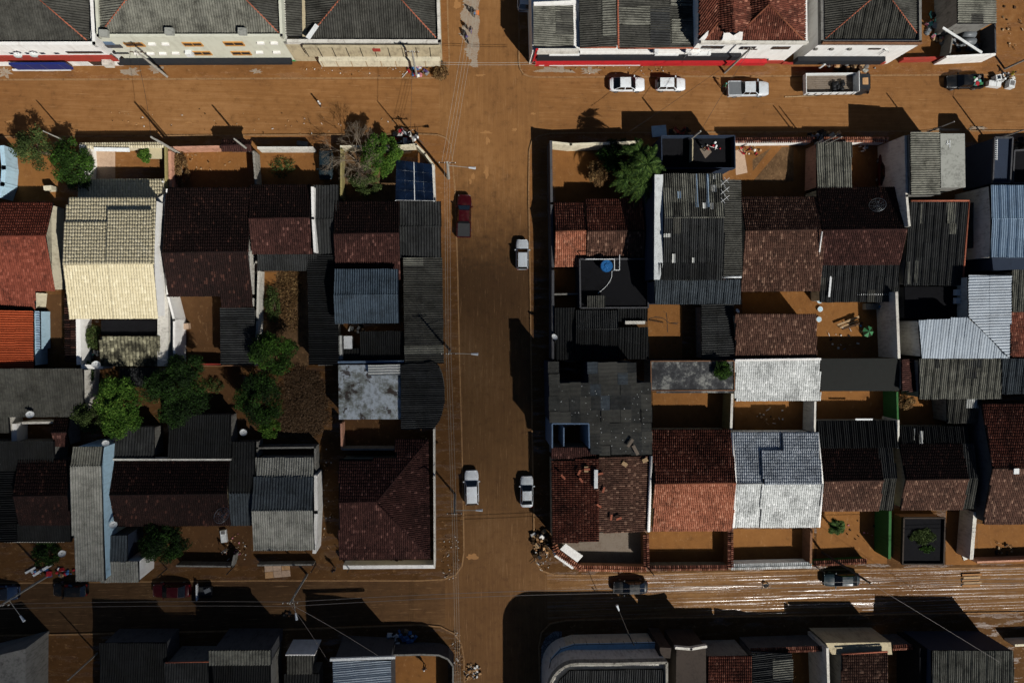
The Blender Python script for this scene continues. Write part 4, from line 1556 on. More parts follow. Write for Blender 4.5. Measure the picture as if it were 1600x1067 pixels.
# middle of the block
H = HS('wide_ribbed_house', 'wide dark grey ribbed roof with white dish below the orange shed', 'house', 65, 615)
H.shed((-80, 577, 131, 651), (4.2, 3.3), SH, 'sheet_grey', 'dirty_white_wall')
H.shed([(-80, 612), (10, 612), (16, 676), (-80, 676)], (3.2, 2.9), SH, 'sheet_grey', 'dirty_white_wall')
yard_wall('white wall pieces round the black courtyard pit', [(22, 662), (22, 690)], 2.2, 0.6, 'white_wall')
yard_wall('pale ledge along the back of the black courtyard pit', [(34, 661), (82, 660)], 2.4, 0.25, 'dirty_white_wall')
H = HS('tiled_outhouse', 'tiny dark tiled outhouse roof beside the tree crowns', 'outhouse', 97, 675)
H.gable((85, 653, 109, 697), 2.7, 3.5, 675, T, ['tile_dark', 'tile_maroon'], 'grey_wall', over=0.15)
H = HS('black_ribbed_house', 'black ribbed roof around the small dark tile roof in the lower corner', 'house', 60, 760)
H.shed((-60, 690, 85, 735), (3.4, 3.1), SH, 'sheet_black', 'grey_wall')
H.shed((-60, 735, 26, 845), ('x', 3.2, 2.9), SH, 'sheet_black', 'grey_wall')
H.shed((8, 819, 112, 846), (2.9, 2.6), SH, 'sheet_black', 'grey_wall')
H.gable((29, 718, 112, 820), 3.2, 4.5, 774, T, ['tile_dark', 'tile_dark'], 'grey_wall', cap='tile_dark')
H = HS('ribbed_back_house', 'black ribbed back roof between tree crowns and the long tiled house', 'house', 310, 685)
H.shed((263, 648, 361, 717), (2.8, 3.5), SH, 'sheet_black', 'grey_wall')
H.shed((178, 667, 241, 716), (2.7, 3.3), SH, 'sheet_dark', 'grey_wall')
H = HS('long_tiled_house', 'long nearly black tiled house with mesh dish at its lower edge', 'house', 265, 770)
H.gable((172, 720, 360, 821), 3.3, 4.9, 772, T, ['tile_dark', 'tile_dark'], 'beige_wall', cap='tile_dark')
yard_wall('pale parapet along the back of the long black tiled house', [(175, 718), (360, 718)], 3.7, 0.22, 'dirty_white_wall', z0=2.5)
H = HS('ribbed_side_house', 'dark ribbed side roof between the long tiled house and the grey gable', 'house', 380, 755)
H.gable((361, 690, 399, 820), 2.9, 3.5, 770, SH, ['sheet_black', 'sheet_slate'], 'grey_wall')
H = HS('tall_narrow_house', 'tall narrow pale grey ribbed house with light blue wall by the street', 'house', 140, 800)
H.gable((117, 698, 163, 907), 6.0, 6.7, 728, SH, ['sheet_pale', 'sheet_light'], 'pale_blue_wall', over=0.1, opts=dict(l=2.6))
H.shed((158, 877, 217, 909), (4.6, 4.3), SH, 'sheet_light', 'white_wall', over=0.1)
H.shed((160, 836, 199, 877), (4.3, 4.6), SH, 'sheet_slate', 'navy_wall', over=0.1)
yard_wall('dark low wall of the junk filled front yard beside the fallen poles', [(6, 846), (100, 846)], 2.2, 0.2, 'dirty_white_wall')
yard_wall('white wall stubs at the front of the dark shaded garden', [(0, 800), (2, 845)], 2.2, 0.5, 'dirty_white_wall')
yard_wall('thin grey front wall of the leafy yard with the white stool', [(276, 884), (362, 885), (366, 868)], 1.6, 0.2, 'grey_wall')
floor_sheet('yard_floor', [(270, 822), (393, 822), (393, 884), (270, 884)], 'mud_yard_dark')
floor_sheet('yard_floor', [(300, 575), (380, 575), (380, 648), (300, 648)], 'mud_yard_dark')
yard_wall('thin dark red wall foot above the bare earth yard with stumps', [(290, 572), (397, 570)], 1.8, 0.2, 'brown_wall')
H = HS('ribbed_hut', 'small dark ribbed roof under the mossy cream tiles', 'hut', 215, 592)
H.shed((187, 575, 248, 604), (2.6, 2.3), SH, 'sheet_dark', 'grey_wall')
# ------------------------------------------------------------------ the block east of the middle road
yard_wall('long dark roadside wall of the east block beside the white hatchback', [(861, 222), (862, 318), (864, 420), (864, 560)], 3.0, 0.3, 'dark_grey_wall')
yard_wall('ragged plaster street wall before the palm yard', [(864, 223), (892, 226), (955, 224), (1000, 222)], 2.9, 0.3, 'cream_wall')
floor_sheet('yard_floor', [(868, 228), (1016, 228), (1016, 318), (868, 318)], 'mud_yard')
H = HS('red_tiled_house', 'twin red tiled roofs below the palm yard at the roadside', 'house', 930, 362)
H.gable((866, 317, 914, 417), 3.0, 4.3, 361, T, ['tile_rust', 'tile_orange'], 'beige_wall', cap='tile_orange')
H.gable((915, 311, 1004, 416), 3.2, 4.6, 361, T, ['tile_rust', 'tile_brown'], 'beige_wall', cap='tile_brown')
H = HS('black_flat_building', 'black flat roof carrying the blue water tank', 'building', 955, 440)
H.flat((906, 405, 1012, 481), 3.8, 'slab_dark', 'navy_wall', 0.25, 'dark_grey_wall')
H.shed((918, 463, 945, 481), (4.5, 4.4), SH, 'sheet_grey', None)
floor_sheet('yard_floor', [(866, 420), (908, 420), (908, 480), (866, 480)], 'mud_yard')
yard_wall('thin pale wall across the black roadside court', [(866, 460), (906, 459)], 2.2, 0.2, 'grey_wall')
H = HS('black_ribbed_row', 'row of black ribbed roofs below the blue tank roof', 'house', 940, 520)
H.shed((868, 482, 899, 562), (3.2, 3.0), SH, 'sheet_black', 'grey_wall')
H.gable((900, 485, 964, 562), 3.3, 3.8, 514, SH, ['sheet_dark', 'sheet_black'], 'grey_wall')
H.shed((965, 512, 1013, 561), (3.3, 3.0), SH, 'sheet_black', 'grey_wall')
H.shed((966, 482, 1011, 502), (2.8, 2.7), SH, 'sheet_black', 'grey_wall')
yard_wall('white plank on the dark slot between black ribbed roofs', [(977, 504), (1008, 504)], 3.3, 0.4, 'dirty_white_wall', z0=2.6)

# tall building
H = HS('tall_ribbed_building', 'tallest ribbed roof building with dark blue side wall and antennas', 'building', 1090, 370)
ht = 7.6
H.gable((1036, 272, 1128, 438), ht, ht + 0.9, 340, SH, ['sheet_pale', 'sheet_dark'], 'navy_wall', over=0.1, opts=dict(odd='sheet_grey', odd_p=0.5))
H.flat([(1023, 273), (1036, 273), (1036, 412), (1031, 437), (1022, 437)], ht + 0.3, 'gutter', 'navy_wall')
H.shed((1023, 438, 1157, 475), (ht - 0.2, ht - 0.9), SH, 'sheet_slate', 'navy_wall', over=0.1)
H.shed((1129, 282, 1158, 433), ('x', ht + 0.1, ht - 0.3), SH, 'sheet_grey', 'navy_wall', over=0.05, opts=dict(odd='sheet_dark', odd_p=0.3))
H.w = [P(1036, 272, ht), P(1128, 272, ht), P(1128, 340, ht + 0.72)]
patch_sheets(H, [(1086, 273, 1090, 324), (1103, 273, 1107, 324), (1058, 300, 1062, 310)], 'sheet_skyblue', 0.09)
patch_sheets(H, [(1111, 290, 1117, 300), (1097, 318, 1101, 326), (1109, 318, 1112, 327), (1113, 274, 1116, 280)], 'sheet_white', 0.1)
H.w = [P(1128, 340, ht + 0.72), P(1036, 340, ht + 0.72), P(1036, 438, ht)]
patch_sheets(H, [(1050, 398, 1054, 411), (1081, 404, 1084, 411), (1037, 366, 1047, 371)], 'sheet_white', 0.1)
patch_sheets(H, [(1030, 412, 1118, 437)], 'sheet_black', 0.07)
ridge_cap([P(1158, 433, ht), P(1128, 433, ht)], 'gutter', H.roof, 0.12, 'gutter')
H.flat((1030, 216, 1143, 266), 4.2, 'slab_dark', 'navy_wall', 1.1, 'navy_wall', t=0.12)
yq = [P(x, y, 4.21) for x, y in ((1093, 233), (1106, 229), (1112, 238), (1102, 248))]
MB().prism([(v.x, v.y) for v in yq], 4.205, 4.24).build('floor_mat', 'patio_grey', H.root)
MB().box(P(1080, 236, 4.8), (0.12, 2.6, 1.1)).build('dividing_wall', 'beige_wall', H.root)
floor_sheet('yard_floor', [(1012, 476), (1066, 476), (1066, 560), (1012, 560)], 'mud_yard')
for k, pts in enumerate((((1014, 498), (1024, 495), (1036, 497), (1046, 505), (1060, 504)), ((1036, 486), (1041, 489), (1042, 497), (1043, 519)), ((1046, 505), (1052, 505), (1059, 507)))):
    ribbon('floor_crack', [(x, y - 0.5) for x, y in pts], [(x, y + 0.6) for x, y in pts], 'slab_brown', PAVE + 0.012) if k != 1 else ribbon('floor_crack', [(x - 0.5, y) for x, y in pts], [(x + 0.6, y) for x, y in pts], 'slab_brown', PAVE + 0.013)
H = HS('ribbed_court_shed', 'dark ribbed shed with crosswise ribs in the cracked yellow court', 'shed', 1120, 520)
H.shed((1096, 477, 1146, 562), ('x', 2.8, 3.1), SH, 'sheet_dark', 'grey_wall')

# brown house
H = HS('brown_tiled_house', 'brown tiled house next to the tall ribbed roof', 'house', 1220, 385)
H.gable((1158, 308, 1280, 455), 3.3, 5.0, 360, T, ['tile_brown', 'tile_brown'], 'beige_wall', cap='tile_brown')
floor_sheet('yard_floor', [(1140, 226), (1262, 226), (1262, 310), (1140, 310)], 'mud_yard')
floor_sheet('cardboard_sheet', [(1147, 236), (1162, 232), (1168, 270), (1150, 274)], 'patio_tile', PAVE + 0.02)
floor_sheet('gravel_bed', [(1176, 250), (1206, 230), (1176, 268)], 'dry_litter', PAVE + 0.009)
floor_sheet('gravel_bed', [(1222, 230), (1240, 230), (1240, 284), (1176, 284)], 'dry_litter', PAVE + 0.009)
yard_wall('street wall with red tile coping before the gravel yard', [(1146, 220), (1272, 219)], 2.3, 0.25, 'white_wall', (T, 'tile_rust'))
yard_wall('street wall with orange tile coping beside the pale ribbed roof', [(1286, 219), (1388, 219)], 2.3, 0.25, 'white_wall', (T, 'tile_orange'))
H = HS('pale_ribbed_carport', 'pale ribbed carport roof standing out to the street between two yards', 'carport', 1300, 258)
H.shed((1276, 223, 1330, 293), (3.0, 3.4), SH, 'sheet_pale', 'pink_wall', over=0.1)
floor_sheet('yard_floor', [(1330, 226), (1400, 226), (1400, 296), (1330, 296)], 'mud_yard')
H = HS('mesh_dish_house', 'dark tiled house with a wire mesh dish on its upper slope', 'house', 1345, 360)
H.gable((1276, 293, 1405, 414), 3.4, 5.2, 359, T, ['tile_dark', 'tile_maroon'], 'beige_wall', cap='tile_maroon')
H.shed((1281, 414, 1404, 472), (3.3, 2.7), SH, 'sheet_dark', 'dirty_white_wall', opts=dict(odd='sheet_grey', odd_p=0.2))
ridge_cap([P(1284, 362, 5.2), P(1277, 413, 3.5)], 'white_wall', H.roof, 0.1, 'verge')
yard_wall('tall mould streaked white wall beside the shaded red car', [(1415, 214), (1417, 306), (1421, 352)], 5.6, 0.3, 'dirty_white_wall')

H = HS('street_ribbed_building', 'pale cross ribbed roof beside a concrete slab fronting the street', 'building', 1465, 255)
H.shed((1423, 208, 1468, 305), ('x', 6.2, 5.8), SH, 'sheet_pale', 'grey_wall', over=0.1)
H.flat((1470, 209, 1508, 293), 6.0, 'slab_concrete', 'grey_wall', 0.0)
MB().box(P(1481, 225, 6.04), (0.5, 0.08, 0.06)).box(P(1480, 223.5, 6.04), (0.08, 0.5, 0.06)).box(P(1484, 225, 6.04), (0.08, 0.9, 0.06)).build('painted_mark', 'white_metal', H.root)
H = HS('patched_ribbed_house', 'dark patched ribbed roof edged with rusty red trim', 'house', 1465, 380)
H.shed([(1423, 314), (1513, 314), (1503, 446), (1412, 446)], (4.6, 3.6), SH, 'sheet_dark', 'grey_wall')
patch_sheets(H, [(1478, 318, 1492, 350), (1481, 350, 1493, 366), (1416, 410, 1421, 444), (1427, 408, 1433, 442), (1436, 320, 1440, 350)], 'sheet_pale')
ridge_cap([H.w[0] + Vector((0, 0, .05)), H.w[1] + Vector((0, 0, .05)), H.w[2] + Vector((0, 0, .05))], 'rust_trim', H.roof, 0.13, 'edge_trim')
H.shed((1505, 318, 1525, 388), (3.4, 3.1), SH, 'sheet_grey', 'grey_wall')
H = HS('navy_flat_building', 'navy flat roofed building with white ladder at the street end', 'building', 1560, 250)
H.flat([(1552, 216), (1580, 216), (1576, 286), (1549, 287)], 5.0, 'navy_wall', 'navy_wall', 0.3, 'dark_grey_wall')
b = MB()
for k in range(10):
    b.box(P(1556, 220 + k * 3.2, 5.2), (0.5, 0.06, 0.05))
b.box(P(1554, 234, 5.2), (0.06, 2.6, 0.06)).box(P(1558, 234, 5.2), (0.06, 2.6, 0.06))
b.build('ladder', 'white_metal', H.root)
H = HS('dark_street_building', 'black flat roof at the far street corner of the picture edge', 'building', 1610, 255)
H.flat([(1583, 236), (1680, 232), (1680, 286), (1580, 287)], 3.2, 'slab_dark', 'dark_grey_wall', 0.3)
H = HS('sky_blue_building', 'sky blue ribbed metal roof at the picture edge with navy eave', 'building', 1580, 350)
H.gable((1547, 290, 1690, 402), 6.2, 6.5, 342, SH, ['sheet_skyblue', 'sheet_skyblue'], 'dirty_white_wall', over=0.05, opts=dict(l=2.9))
H.flat([(1550, 402), (1690, 400), (1690, 420), (1552, 422)], 5.6, 'navy_wall', 'navy_wall')
H = HS('silver_roof_building', 'silver metal roof bent in an L with a diagonal valley', 'building', 1530, 500)
hv = 5.6
H.shed_poly([(1513, 430), (1579, 431), (1577, 559), (1514, 496)], hv + 0.45, hv - 0.2, (-1, 0), SH, 'sheet_metal', None, dict(l=2.6, pitch=0.36, amp=0.05))
H.shed_poly([(1435, 500), (1513, 497), (1576, 559), (1440, 560)], hv + 0.5, hv - 0.2, (0, 1), SH, 'sheet_metal', None, dict(l=2.6, pitch=0.36, amp=0.05))
ft = [P(x, y, hv - 0.3) for x, y in ((1437, 502), (1515, 499), (1515, 433), (1577, 433), (1575, 557), (1442, 557))]
H.walls(ft, [hv - 0.32] * 6, 'dirty_white_wall')
H = HS('pale_edge_building', 'pale grey ribbed roof at the picture edge above the small tile patch', 'building', 1600, 455)
H.shed((1581, 422, 1690, 487), (5.2, 4.9), SH, 'sheet_pale', 'grey_wall')
H = HS('edge_tiled_house', 'rust tiled roof corner at the picture edge beside the silver roof', 'house', 1600, 525)
H.shed((1579, 488, 1690, 559), (4.4, 3.6), T, 'tile_rust', 'grey_wall')
for y in (457, 470):
    p = P(1499, y, 3.6)
    o = MB().box((p.x, p.y, 3.5), (1.1, 0.75, 0.6)).build('air_unit', 'white_metal', None)
    MB().disc((p.x + 0.25, p.y), 0.24, 3.801, 3.83, 12).build('fan_grille', 'slab_dark', o)
    tag(o, 'white air conditioning unit beside the silver roof, %s one' % ('upper' if y < 460 else 'lower'), 'air conditioner', 'air units beside the silver roof')
H = HS('service_annex', 'black shaded flat annex carrying the white air units', 'building', 1470, 480)
H.flat((1414, 448, 1512, 497), 3.1, 'slab_dark', 'dark_grey_wall')

# row of roofs across the middle
H = HS('rust_tiled_house', 'rust tiled single slope roof directly above the white tiled porch', 'house', 1213, 523)
H.shed((1149, 491, 1276, 556), (4.4, 3.2), T, 'tile_brown', 'beige_wall')
floor_sheet('yard_floor', [(1160, 456), (1276, 456), (1276, 492), (1160, 492)], 'mud_yard')
floor_sheet('yard_floor', [(1276, 466), (1395, 466), (1395, 562), (1276, 562)], 'mud_yard')
yard_wall('pale blue rendered wall beside the umbrella yard', [(1401, 456), (1405, 560)], 4.2, 0.35, 'dirty_white_wall')
H = HS('white_tiled_porch', 'small white tiled roof above the mud yards', 'porch', 1215, 595)
H.shed((1148, 563, 1282, 626), (3.6, 2.9), T, 'tile_white', 'white_wall', opts=dict(pitch=0.28, depth=0.75, step=0.022))
yard_wall('white parapet along the top of the small white tiled roof', [(1149, 563), (1283, 561)], 3.9, 0.25, 'white_wall', z0=3.0)
yard_wall('white wall strip between two shaded mud yards under the white tiles', [(1274, 627), (1273, 676)], 3.0, 0.25, 'dirty_white_wall')
H = HS('smooth_dark_roof_house', 'smooth charcoal felt roof between white tiles and the green wall yard', 'house', 1343, 586)
H.shed((1283, 560, 1405, 611), (3.5, 3.0), None, 'roof_felt', 'dirty_white_wall', deck='roof_felt')
H = HS('maroon_lean_to', 'small shaded maroon tile lean-to beside the silver roof', 'lean-to', 1421, 585)
H.shed((1409, 561, 1436, 611), ('x', 3.8, 3.0), T, 'tile_maroon', 'grey_wall')
H = HS('beige_ribbed_house', 'beige grey ribbed roof below the silver metal roof', 'house', 1500, 592)
H.shed((1436, 561, 1563, 623), (4.6, 4.0), SH, 'sheet_pale', 'grey_wall')
patch_sheets(H, [(1505, 563, 1524, 591), (1460, 562, 1467, 575), (1525, 562, 1534, 574)], 'sheet_dark')
H.shed((1480, 623, 1534, 661), (3.4, 3.0), SH, 'sheet_grey', 'grey_wall')
patch_sheets(H, [(1508, 622, 1526, 637)], 'sheet_white')
H = HS('dark_edge_house', 'dark ribbed roof at the picture edge above the rust patched tiles', 'house', 1590, 590)
H.shed((1565, 561, 1690, 615), (3.9, 3.4), SH, 'sheet_slate', 'grey_wall')
H = HS('mouldy_flat_building', 'mouldy black flat roof with terracotta edge and a bush', 'building', 1080, 588)
H.flat((1017, 564, 1147, 610), 3.6, 'slab_mouldy', 'grey_wall', 0.12, 'brown_wall', t=0.12)
H.shed((1026, 605, 1146, 614), (3.5, 3.3), None, 'slab_mouldy', None, deck='slab_mouldy')
floor_sheet('yard_floor', [(1020, 613), (1146, 613), (1146, 672), (1020, 672)], 'mud_yard')
floor_sheet('yard_floor', [(1148, 626), (1274, 626), (1274, 676), (1148, 676)], 'mud_yard')
floor_sheet('yard_floor', [(1277, 610), (1400, 610), (1400, 662), (1277, 662)], 'mud_yard')
floor_sheet('yard_floor', [(1405, 610), (1482, 610), (1482, 668), (1405, 668)], 'mud_yard')
yard_wall('yellowed white wall between the two mud yards under the mouldy flat roof', [(1144, 615), (1142, 672)], 2.9, 0.2, 'yellow_wall', ('cap', 'dirty_white_wall'))
yard_wall('green painted wall closing the mud yard under the charcoal roof', [(1402, 612), (1403, 656)], 3.0, 0.25, 'green_wall')
yard_wall('broken pale wall between the dark ribbed porches', [(1404, 656), (1404, 700)], 3.4, 0.25, 'dirty_white_wall')

# patched sheet roof building on the road
H = HS('patched_sheet_building', 'large black roof patched from many worn sheets at the roadside', 'building', 940, 640)
hp = 6.2
o_ = dict(w=1.5, l=1.3, pitch=0.5, amp=0.012, jit=0.05, odd='sheet_slate', odd_p=0.3)
H.shed((859, 598, 1017, 660), ('x', hp, hp - 0.4), SH, 'sheet_patched', 'navy_wall', opts=o_, over=0.1)
H.shed((922, 660, 1018, 710), ('x', hp - 0.16, hp - 0.4), SH, 'sheet_patched', 'navy_wall', opts=o_, over=0.1)
H.shed((920, 566, 995, 600), ('x', hp - 0.1, hp - 0.3), SH, 'sheet_patched', 'navy_wall', opts=o_, over=0.1)
H.shed((858, 566, 874, 600), ('x', hp, hp - 0.05), SH, 'sheet_patched', 'navy_wall', opts=o_, over=0.1)
bq = MB()
for a_, b_ in (((863, 662), (863, 700)), ((920, 662), (921, 700)), ((863, 662), (920, 662))):
    bar(bq, P(*a_, hp), P(*b_, hp), 0.16, 0.0, hp - 0.01 * len(bq.v) * 0.01)
bq.build('pit_wall', 'blue_wall', H.root)
bq = MB()
rq = random.Random(8)
for k in range(85):
    x_, y_ = rq.uniform(864, 1014), rq.uniform(602, 706)
    if x_ < 924 and y_ > 656:
        continue
    q_ = P(x_, y_, hp - 0.4 * (x_ - 859) / 158 + 0.10)
    bq.disc((q_.x, q_.y), rq.uniform(0.025, 0.05), q_.z - 0.05, q_.z, 6)
fx = bq.build('roof_fixings', 'white_metal', H.root)
fx['kind'] = 'stuff'
yard_wall('blue wall lines in the open roof pit of the patched building', [(881, 668), (881, 697)], 4.6, 0.16, 'blue_wall')
MB().box(P(993, 703, hp + 0.1), (0.4, 1.3, 0.06), 0.5).build('loose_board', 'patio_grey', H.root)
MB().box(P(985, 692, hp + 0.15), (0.35, 1.1, 0.06), -0.6).build('loose_board', 'patio_grey', H.root)

# lower row of houses
H = HS('broken_tiled_house', 'rust tiled roadside house with displaced tiles and a white tank strip', 'house', 930, 780)
H.shed([(862, 719), (934, 716), (936, 846), (863, 848)], ('x', 3.6, 4.5), T, 'tile_rust', 'beige_wall')
H.shed([(936, 714), (1016, 712), (1012, 830), (936, 832)], ('x', 4.4, 3.7), T, 'tile_brown', 'beige_wall')
H.shed((862, 699, 931, 716), (4.3, 3.9), T, 'tile_maroon', 'grey_wall')
ridge_cap([P(1017, 712, 4.0), P(1013, 830, 4.0)], 'white_wall', H.roof, 0.2, 'verge')
wt = MB().box(P(931, 748, 4.85), (0.45, 2.3, 0.3)).build('gutter_box', 'white_metal', H.root)
for k, (x, y) in enumerate(((917, 733), (905, 738), (908, 750), (938, 740), (943, 765), (880, 745), (967, 810), (955, 808), (936, 790))):
    MB().box(P(x, y, 4.75), (0.7, 0.25, 0.12), k * 1.1).build('loose_tile', 'tile_orange' if False else 'rust_trim', H.root)
for k, (x, y, z) in enumerate(((916, 733, 4.7), (976, 725, 4.4), (1008, 719, 4.2))):
    MB().box(P(x, y, z), (0.5, 0.7, 0.05), k).build('loose_sheet', 'wood_plank', H.root)
floor_sheet('porch_floor', [(866, 830), (1010, 830), (1010, 884), (880, 884)], 'patio_grey')

H = HS('orange_tiled_house', 'bright orange tiled gable house next to the white tiled roof', 'house', 1080, 750)
H.gable((1018, 671, 1143, 829), 3.3, 5.1, 755, T, ['tile_rust', 'tile_orange'], 'beige_wall', cap='tile_orange')
H = HS('white_tiled_house', 'white tiled gable house with raised square section on its roof', 'house', 1213, 750)
hw = 3.4
H.gable((1144, 675, 1278, 823), hw, hw + 1.2, 755, T, ['tile_whitegrey', 'tile_white'], 'white_wall', cap='tile_white', opts=dict(pitch=0.28, depth=0.75, step=0.022))
r0, r1, w_ = H.r0, H.r1, H.w
H.cover([[lift(on_slope(0.31, 0), 0.42), lift(on_slope(0.985, 0), 0.42), lift(on_slope(0.985, 0.66), 0.42), lift(on_slope(0.31, 0.66), 0.42)]], T, 'tile_whitegrey', opts=dict(pitch=0.28, depth=0.75, step=0.022))
H.cover([[lift(on_slope(0.57, 0.655), 0.42), lift(on_slope(0.985, 0.655), 0.42), lift(on_slope(0.985, 1.0), 0.42), lift(on_slope(0.57, 1.0), 0.42)]], T, 'tile_whitegrey', opts=dict(pitch=0.28, depth=0.75, step=0.022))
H.cover([[lift(lerp(r0, r1, 0.30), 0.2), lift(lerp(r0, r1, 0.985), 0.2), lift(lerp(w_[3], w_[2], 0.985), 0.2), lift(lerp(lerp(r0, r1, 0.30), lerp(w_[3], w_[2], 0.30), 1.0), 0.2)]], T, 'tile_white', opts=dict(pitch=0.28, depth=0.75, step=0.022))
ridge_cap([w_[1] + Vector((0, 0, .06)), r1 + Vector((0, 0, .06)), w_[2] + Vector((0, 0, .06))], 'white_wall', H.roof, 0.14, 'verge')
ridge_cap([w_[0] + Vector((0, 0, .06)), r0 + Vector((0, 0, .06)), w_[3] + Vector((0, 0, .06))], 'white_wall', H.roof, 0.14, 'verge')
H = HS('low_maroon_house', 'maroon tiled house with ribbed porch between white tiles and green wall', 'house', 1330, 740)
H.shed((1277, 657, 1404, 699), (2.8, 3.5), SH, 'sheet_black', 'grey_wall')
H.gable((1281, 699, 1372, 798), 3.3, 4.8, 751, T, ['tile_dark', 'tile_brown'], 'beige_wall', cap='tile_brown')
H.gable((1372, 699, 1394, 796), 3.2, 4.2, 747, SH, ['sheet_dark', 'sheet_grey'], 'grey_wall')
H = HS('striped_tiled_house', 'dark tiled house with striped upper slope beside the narrow shaded gap', 'house', 1455, 740)
H.shed((1407, 666, 1512, 693), (2.8, 3.3), SH, 'sheet_black', 'grey_wall')
patch_sheets(H, [(1435, 673, 1441, 692), (1426, 669, 1428, 686)], 'sheet_white')
H.gable((1406, 693, 1503, 796), 3.4, 4.9, 749, T, ['tile_dark', 'tile_brown'], 'beige_wall', cap='tile_brown')
H.gable((1503, 693, 1521, 794), 3.3, 4.3, 747, SH, ['sheet_dark', 'sheet_grey'], 'navy_wall')
H = HS('edge_rust_house', 'rust patched tiled house at the picture edge with white hatch', 'house', 1590, 725)
H.gable((1535, 631, 1700, 818), 4.2, 6.4, 731, T, ['tile_rust', 'tile_brown'], 'dark_grey_wall', cap='tile_brown')
MB().box(P(1588, 736, 6.5), (0.7, 0.7, 0.1)).build('roof_hatch', 'white_metal', H.root)

# front yards along the lower street
FY = [(1014, 830, 1142, 882), (1146, 826, 1272, 884), (1276, 798, 1386, 880), (1478, 798, 1526, 882), (1527, 818, 1690, 880)]
for x0, y0, x1, y1 in FY:
    floor_sheet('yard_floor', [(x0, y0), (x1, y0), (x1, y1), (x0, y1)], 'mud_yard')
yard_wall('tile capped low street wall before the broken tiled house', [(906, 887), (1010, 889)], 1.7, 0.3, 'pink_wall', (T, 'tile_orange'))
yard_wall('dark tiled side wall between the grey porch and the orange house yard', [(1009, 834), (1010, 886)], 2.2, 0.3, 'brown_wall', (T, 'tile_rust'))
yard_wall('street wall with dark tile coping before the orange tiled house', [(1012, 887), (1138, 886)], 1.9, 0.25, 'grey_wall', (T, 'tile_rust'))
yard_wall('brown tiled side wall between the orange and white house yards', [(1141, 828), (1141, 886)], 2.0, 0.3, 'brown_wall', (T, 'tile_rust'))
yard_wall('white capped street wall before the white tiled house', [(1142, 885), (1268, 882)], 1.9, 0.4, 'white_wall', (T, 'tile_white'))
yard_wall('brown side wall between the white house yard and the palm yard', [(1268, 824), (1267, 880)], 2.2, 0.3, 'brown_wall')
yard_wall('green footed tile coped street wall before the yucca yard', [(1270, 880), (1354, 876)], 1.4, 0.3, 'green_wall', (T, 'tile_rust'))
yard_wall('bright green wall beside the black pond frame', [(1391, 798), (1390, 873)], 3.2, 0.35, 'green_wall')
yard_wall('pale grey panel wall between the pond frame and the edge yard', [(1524, 800), (1518, 874)], 2.6, 0.5, 'dirty_white_wall')
yard_wall('dark front wall with pink cap before the picture edge yard', [(1527, 878), (1690, 872)], 1.6, 0.25, 'pink_wall')
H = HS('pond_frame', 'black walled roof pond with floating weeds by the lower street', 'pond', 1443, 845)
H.flat([(1410, 808), (1474, 808), (1472, 880), (1408, 880)], 2.0, 'slab_dark', 'brown_wall', 0.35, 'slab_brown')
# ------------------------------------------------------------------ rows below the lower street
def facade_block(name, label, pts, h, wall, cat='building'):
    H = HS(name, label, cat, pts[0][0], pts[0][1])
    w = [P(x, y, h) for x, y in pts]
    MB().prism([(p.x, p.y) for p in w], 0.0, h).build('wall', wall, H.root)
    H.w = w
    return H


# blue corner building with rounded front
H = HS('blue_corner_building', 'blue rounded corner building with ribbed roof inside a scalloped white parapet', 'building', 950, 1050)
hb = 7.2
arc = [(857, 1240), (857, 1085)] + [(857 + 45 * (1 - math.cos(a)), 1085 - 48 * math.sin(a)) for a in np.linspace(0.2, math.pi / 2, 7)] + [(960, 1037), (1042, 1035), (1043, 1240)]
w = [P(x, y, hb) for x, y in arc]
MB().prism([(p.x, p.y) for p in w], 0.0, hb - 0.9).build('wall', 'dirty_white_wall', H.root)
b = MB()
for A, B in zip(w, w[1:]):
    bar(b, A, B, 0.3, hb - 0.898, hb, 0.03)
b.build('parapet', 'mould_wall', H.root)
H.shed_poly([(866, 1086), (874, 1062), (890, 1047), (1036, 1045), (1037, 1240), (866, 1240)], hb + 0.1, hb - 0.6, (0, -1), SH, 'sheet_dark', None, dict(l=2.4))
# its first-floor terrace towards the street
arc2 = [(858, 1085), (862, 1050), (874, 1026), (893, 1013), (1036, 1010), (1042, 1030)]
w2 = [P(x, y, 3.6) for x, y in [(852, 1120), (853, 1060), (860, 1030), (875, 1013), (898, 1006), (1034, 1003), (1036, 1045), (900, 1050)]]
MB().prism([(p.x, p.y) for p in w2], 3.4, 3.6).build('terrace', 'pale_blue_wall', H.root)
MB().prism([(P(x, y, 3.4).x, P(x, y, 3.4).y) for x, y in [(856, 1120), (857, 1062), (863, 1034), (877, 1017), (899, 1010), (1033, 1007), (1034, 1045), (900, 1050)]], 0, 3.399).build('lower_wall', 'cream_wall', H.root)
b = MB()
rl = [P(x, y, 4.4) for x, y in [(853, 1120), (854, 1060), (861, 1031), (876, 1014), (898, 1007), (1034, 1004)]]
for A, B in zip(rl, rl[1:]):
    b.tube(A, B, 0.04, 0.04, 5)
    L = (B - A).length
    for k in range(max(1, int(L / 1.5))):
        c = lerp(A, B, k / max(1, int(L / 1.5)))
        b.tube((c.x, c.y, 3.6), c, 0.03, 0.03, 5)
b.build('railing', 'dark_pole', H.root)
bb = MB()
for x0, x1 in ((930, 945), (948, 966), (983, 1008)):
    A, B = P(x0, 1029, 3.6), P(x1, 1028, 3.6)
    bar(bb, A + Vector((0, -0.1, 0)), B + Vector((0, -0.1, 0)), 0.15, 4.2, 5.4)
bb.build('window', 'window_dark', H.root)
floor_sheet('corner_paving', [(844, 1068), (846, 1010), (852, 996), (866, 986), (878, 986), (877, 1000), (862, 1012), (856, 1040), (852, 1068)], 'crazy_paving')

